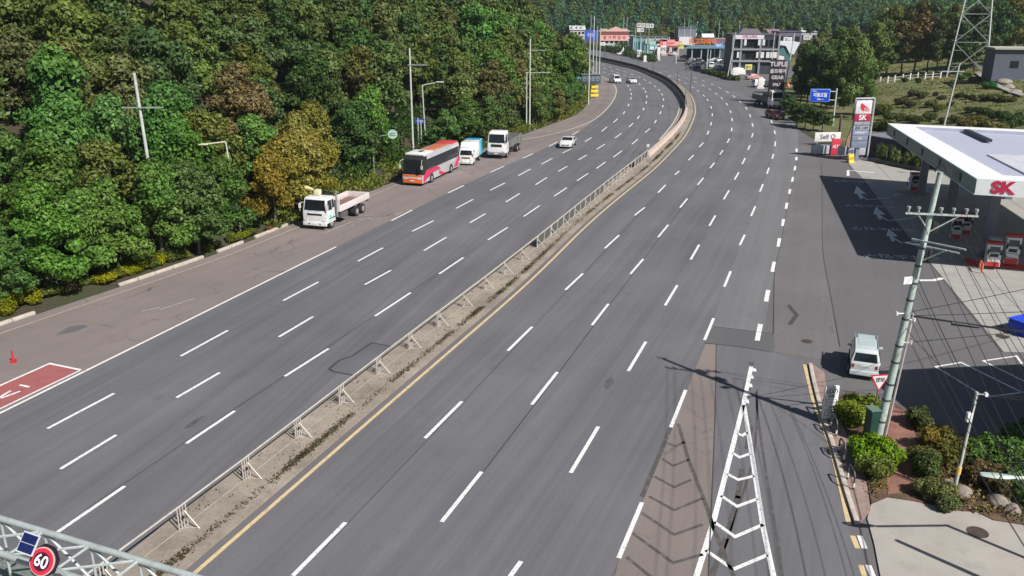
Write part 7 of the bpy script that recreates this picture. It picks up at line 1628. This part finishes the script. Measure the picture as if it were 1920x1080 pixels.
# tall thin poles of the town
for k, (px, py, tp, r_, lb) in enumerate([(1190,106,44,.16,'tall pale pole before the left end of the teal glass shop'),(1212,100,70,.12,'shorter pale pole in front of the teal glass shop'),(1267,120,95,.22,'white post at the corner of the pink canopy shop'),(1291,113,50,.14,'pale pole before the dark grey panel building'),(1325,128,92,.2,'pale pole in front of the long blue-grey canopy'),(1363,150,60,.15,'tall thick pale lamp pole left of the black building'),(1168,62,32,.14,'bare pole on the hill foot above the pink restaurant'),(1174,62,32,.14,'second bare pole on the hill foot above the pink restaurant'),(1107,60,28,.14,'bare pole above the dark low house'),(1281,52,33,.14,'bare pole above the dark grey panel building'),(1289,52,40,.12,'shorter bare pole above the dark grey panel building'),(1346,58,40,.14,'bare pole above the small white sign building'),(1384,56,38,.14,'bare pole rising above the left end of the black building'),(1448,58,42,.14,'bare pole behind the dull red building'),(1354,76,58,.12,'short pale pole before the low dark building')]):
    p_ = P(px, max(py, 84)) if py < 84 else P(px, py); d = ray(px, tp); zt = CH + d.z / d.y * p_.y
    t = empty('town_pole', p_, 0, lb, 'pole'); MB().bar((0, 0, 0), ((px - 960) * 0 + (1.4 if px == 1363 else 0), 0, zt), r_, r_ * .7, n=6).build('shaft', PALEPOLE, t)
board(1107, 96, 5.4, 4.2, 6.6, (.05, .09, .50), 'big blue roadside board behind the cluster of far poles', '주유', (.4, .5, .8), 1.9, th=.4)
# hedges
def hedge(pts, n, r_, label, tint=(.055, .085, .028)):
    ar = []; c = resamp(np.array([(P(*q).x, P(*q).y) for q in pts]), n=n)
    bl = [(x, y, r_ * .5, r_ * rnd.uniform(.8, 1.3), r_, r_ * rnd.uniform(.6, .9)) for x, y in c]
    o = bpy.data.objects.new('hedge', leaf_mesh('hedge', [leaf_arrays(int(pts[0][0]), bl, n * 130, .34)])); COL.objects.link(o); o.color = (*tint, 1); tag(o, label, 'hedge')
hedge([(1100,92),(1120,93),(1150,98),(1175,104),(1195,109),(1215,114),(1226,116)], 40, 2.1, 'long dark hedge along the far side of the distant road')
hedge([(1045,98),(1062,96),(1080,94),(1098,95)], 20, 3.2, 'tall brownish green hedge below the pale gabled house', (.06, .07, .03))
hedge([(1322,137),(1340,141),(1358,146),(1368,150),(1380,151)], 16, 1.1, 'low green hedge island before the far car yard')
hedge([(1160,90),(1170,92),(1178,94)], 6, 2.6, 'round green bushes right of the pink restaurant sign')
for k, (px, py, hp) in enumerate([(1236,88,34),(1250,86,30),(1222,84,26),(1262,84,30),(1308,88,20),(1318,92,18)]):
    p_ = P(px, py); fw = p_.y * math.cos(PITCH) + CH * math.sin(PITCH); tree('broadleaf_tree', 'light green broadleaf tree standing among the shops of the far town', p_, FARC[k % 4], TRUNKS[k % 4], hp * fw / F / 9, jit(TINTS['olive green'], .1), 'trees among the shops')
rt = random.Random(77)
for k, (px, py, w_, h_, z_, col, tx, lb) in enumerate([(1130,98,2.0,1.4,3.4,(.7,.7,.68),'P','small white square sign left of the bird sculpture'),(1198,112,1.6,2.6,2.2,(.72,.72,.70),'세차','white upright sign at the left end of the far side road hedge'),(1222,108,2.6,2.0,5.2,(.10,.45,.40),'정비','teal sign before the glass shop'),(1243,108,2.2,3.0,3.0,(.72,.70,.68),'OPEN','white stand sign between the glass shop and the pink canopy'),(1256,112,3.0,1.6,6.4,(.68,.12,.10),'타이어','red sign on a post before the pink canopy shop'),(1276,108,2.2,2.2,4.4,(.70,.70,.20),'유리','yellow sign right of the pink canopy shop'),(1300,112,3.0,1.6,5.2,(.70,.72,.74),'매매','white sign above the back row of the car yard'),(1345,118,3.2,1.5,5.8,(.14,.30,.55),'할부','blue sign in the right half of the far car yard'),(1371,126,1.8,2.8,3.0,(.74,.74,.72),'A','white stand sign beside the tall lamp pole'),(1402,142,2.0,1.5,2.4,(.72,.68,.20),'할인','yellow low sign before the black building'),(1443,134,2.6,1.8,5.4,(.62,.10,.12),'갈비','red sign at the right end of the white portal'),(1474,104,3.4,2.0,6.0,(.72,.73,.75),'창고','white board before the purple hall'),(1510,98,3.0,1.8,6.0,(.60,.62,.60),'자재','pale board before the rubble-grey building'),(1090,92,2.4,1.8,5.5,(.72,.72,.70),'모텔','white sign beside the big blue roadside board')]):
    board(px, py, w_, h_, z_, col, lb, tx, (.08, .08, .1) if sum(col) > 1.2 else (.75, .75, .72), h_ * .62, th=.2)
for k, (px, py, w_, d_, h_) in enumerate([(1112,70,9,6,5),(1150,66,12,7,5),(1232,70,10,7,6),(1262,72,9,6,6),(1388,66,12,7,7),(1428,60,12,8,7),(1478,60,14,8,6)]):
    p_ = P(px, max(py, 74)); t = empty('small_house', p_, R(rt.uniform(-12, 12)), '%s low house at the back of the town %s' % (['white', 'cream', 'grey', 'white', 'beige', 'pale', 'dark'][k], ['above the big blue board', 'behind the pink restaurant', 'behind the rooftop letter boards', 'by the dark grey panel building', 'left behind the black building', 'right behind the black building', 'beside the purple hall'][k]), 'house')
    c_ = [(.68,.68,.66),(.60,.54,.44),(.36,.37,.38),(.70,.70,.70),(.50,.45,.38),(.58,.60,.60),(.16,.15,.17)][k]
    solid(t, (0, 0, h_ / 2), (w_, d_, h_), 'wall', tm(c_)); m = MB(); m.loft([(-w_ / 2 - .4, h_), (0, h_ + 2.2), (w_ / 2 + .4, h_)], lambda x, z: d_ / 2 + .4); m.build('roof', tm([(.30,.12,.10),(.34,.20,.15),(.15,.17,.22),(.60,.62,.64),(.25,.24,.25),(.45,.47,.50),(.22,.15,.14)][k]), t)
    for j in range(3): solid(t, (-w_ * .3 + w_ * .3 * j, -d_ / 2 - .03, h_ * .55), (w_ * .16, .08, h_ * .35), 'window', GLASS)
t = empty('white_sculpture', P(1164, 104), 0, 'small white bird-like sculpture on the far hedge', 'sculpture'); m = MB(); m.loft([(-1.8, .9), (-.4, 1.1), (.4, 2.0), (.9, 3.4), (1.3, 2.2), (1.0, .9), (0, .3), (-1.2, .5)], lambda x, z: .25); m.bar((0, 0, -2), (0, 0, .5), .12); m.build('body', WHITE, t, bevel=.05)
for (px, py, w_, h_, lb) in [(1234,113,1.6,4.6,'white gate pillar at the mouth of the far side road'),(1209,116,1.4,2.2,'low white and yellow bollard at the end of the far hedge'),(1378,150,2.4,3.2,'white signpost block behind the planted island'),(1425,166,1.8,2.6,'white board stand at the roadside left of the sign tower')]:
    p_ = P(px, py); t = empty('white_pillar', p_, 0, lb, 'pillar'); solid(t, (0, 0, h_ / 2), (w_ * .7, .5, h_), 'shaft', tm((.70, .70, .68)), bevel=.05); solid(t, (0, 0, .2), (w_, .9, .4), 'base', tm((.6, .58, .55)))
p_ = P(1389, 141); t = empty('white_tent', p_ + Vector((0, 4, 0)), 0, 'white dome tent between the parked vans and the black building', 'tent'); t.scale = (.7, .7, .6); m = MB(); m.loft([(-3.2, 0), (-3.0, 1.8), (-1.8, 3.0), (0, 3.4), (1.8, 3.0), (3.0, 1.8), (3.2, 0)], lambda x, z: 1.6); m.build('cover', WHITE, t, bevel=.1)
# distant white flats beyond the hill
for k, (px, pyt, w_, hh_) in enumerate([(1042, -2, 16, 14), (1064, -6, 18, 12), (1090, -4, 15, 12)]):
    d_ = ray(px, pyt); y_ = 640; x_ = d_.x / d_.y * y_; z1 = CH + d_.z / d_.y * y_

# ================================================================== THE AIR
hz = MB().box((0, 1750, 49), (7200, 6700, 100.4)).build('haze', [])
hz['kind'] = 'stuff'; hz['label'] = 'thin bluish autumn haze over the whole scene'
hm = bpy.data.materials.new('haze_air'); hm.use_nodes = True; hn = hm.node_tree; hn.nodes.clear()
ho = hn.nodes.new('ShaderNodeOutputMaterial'); hv = hn.nodes.new('ShaderNodeVolumePrincipled')
hv.inputs['Color'].default_value = (.80, .90, 1.0, 1); hv.inputs['Density'].default_value = .00015; hv.inputs['Anisotropy'].default_value = .2
hn.links.new(hv.outputs[0], ho.inputs['Volume']); hz.data.materials.append(hm)
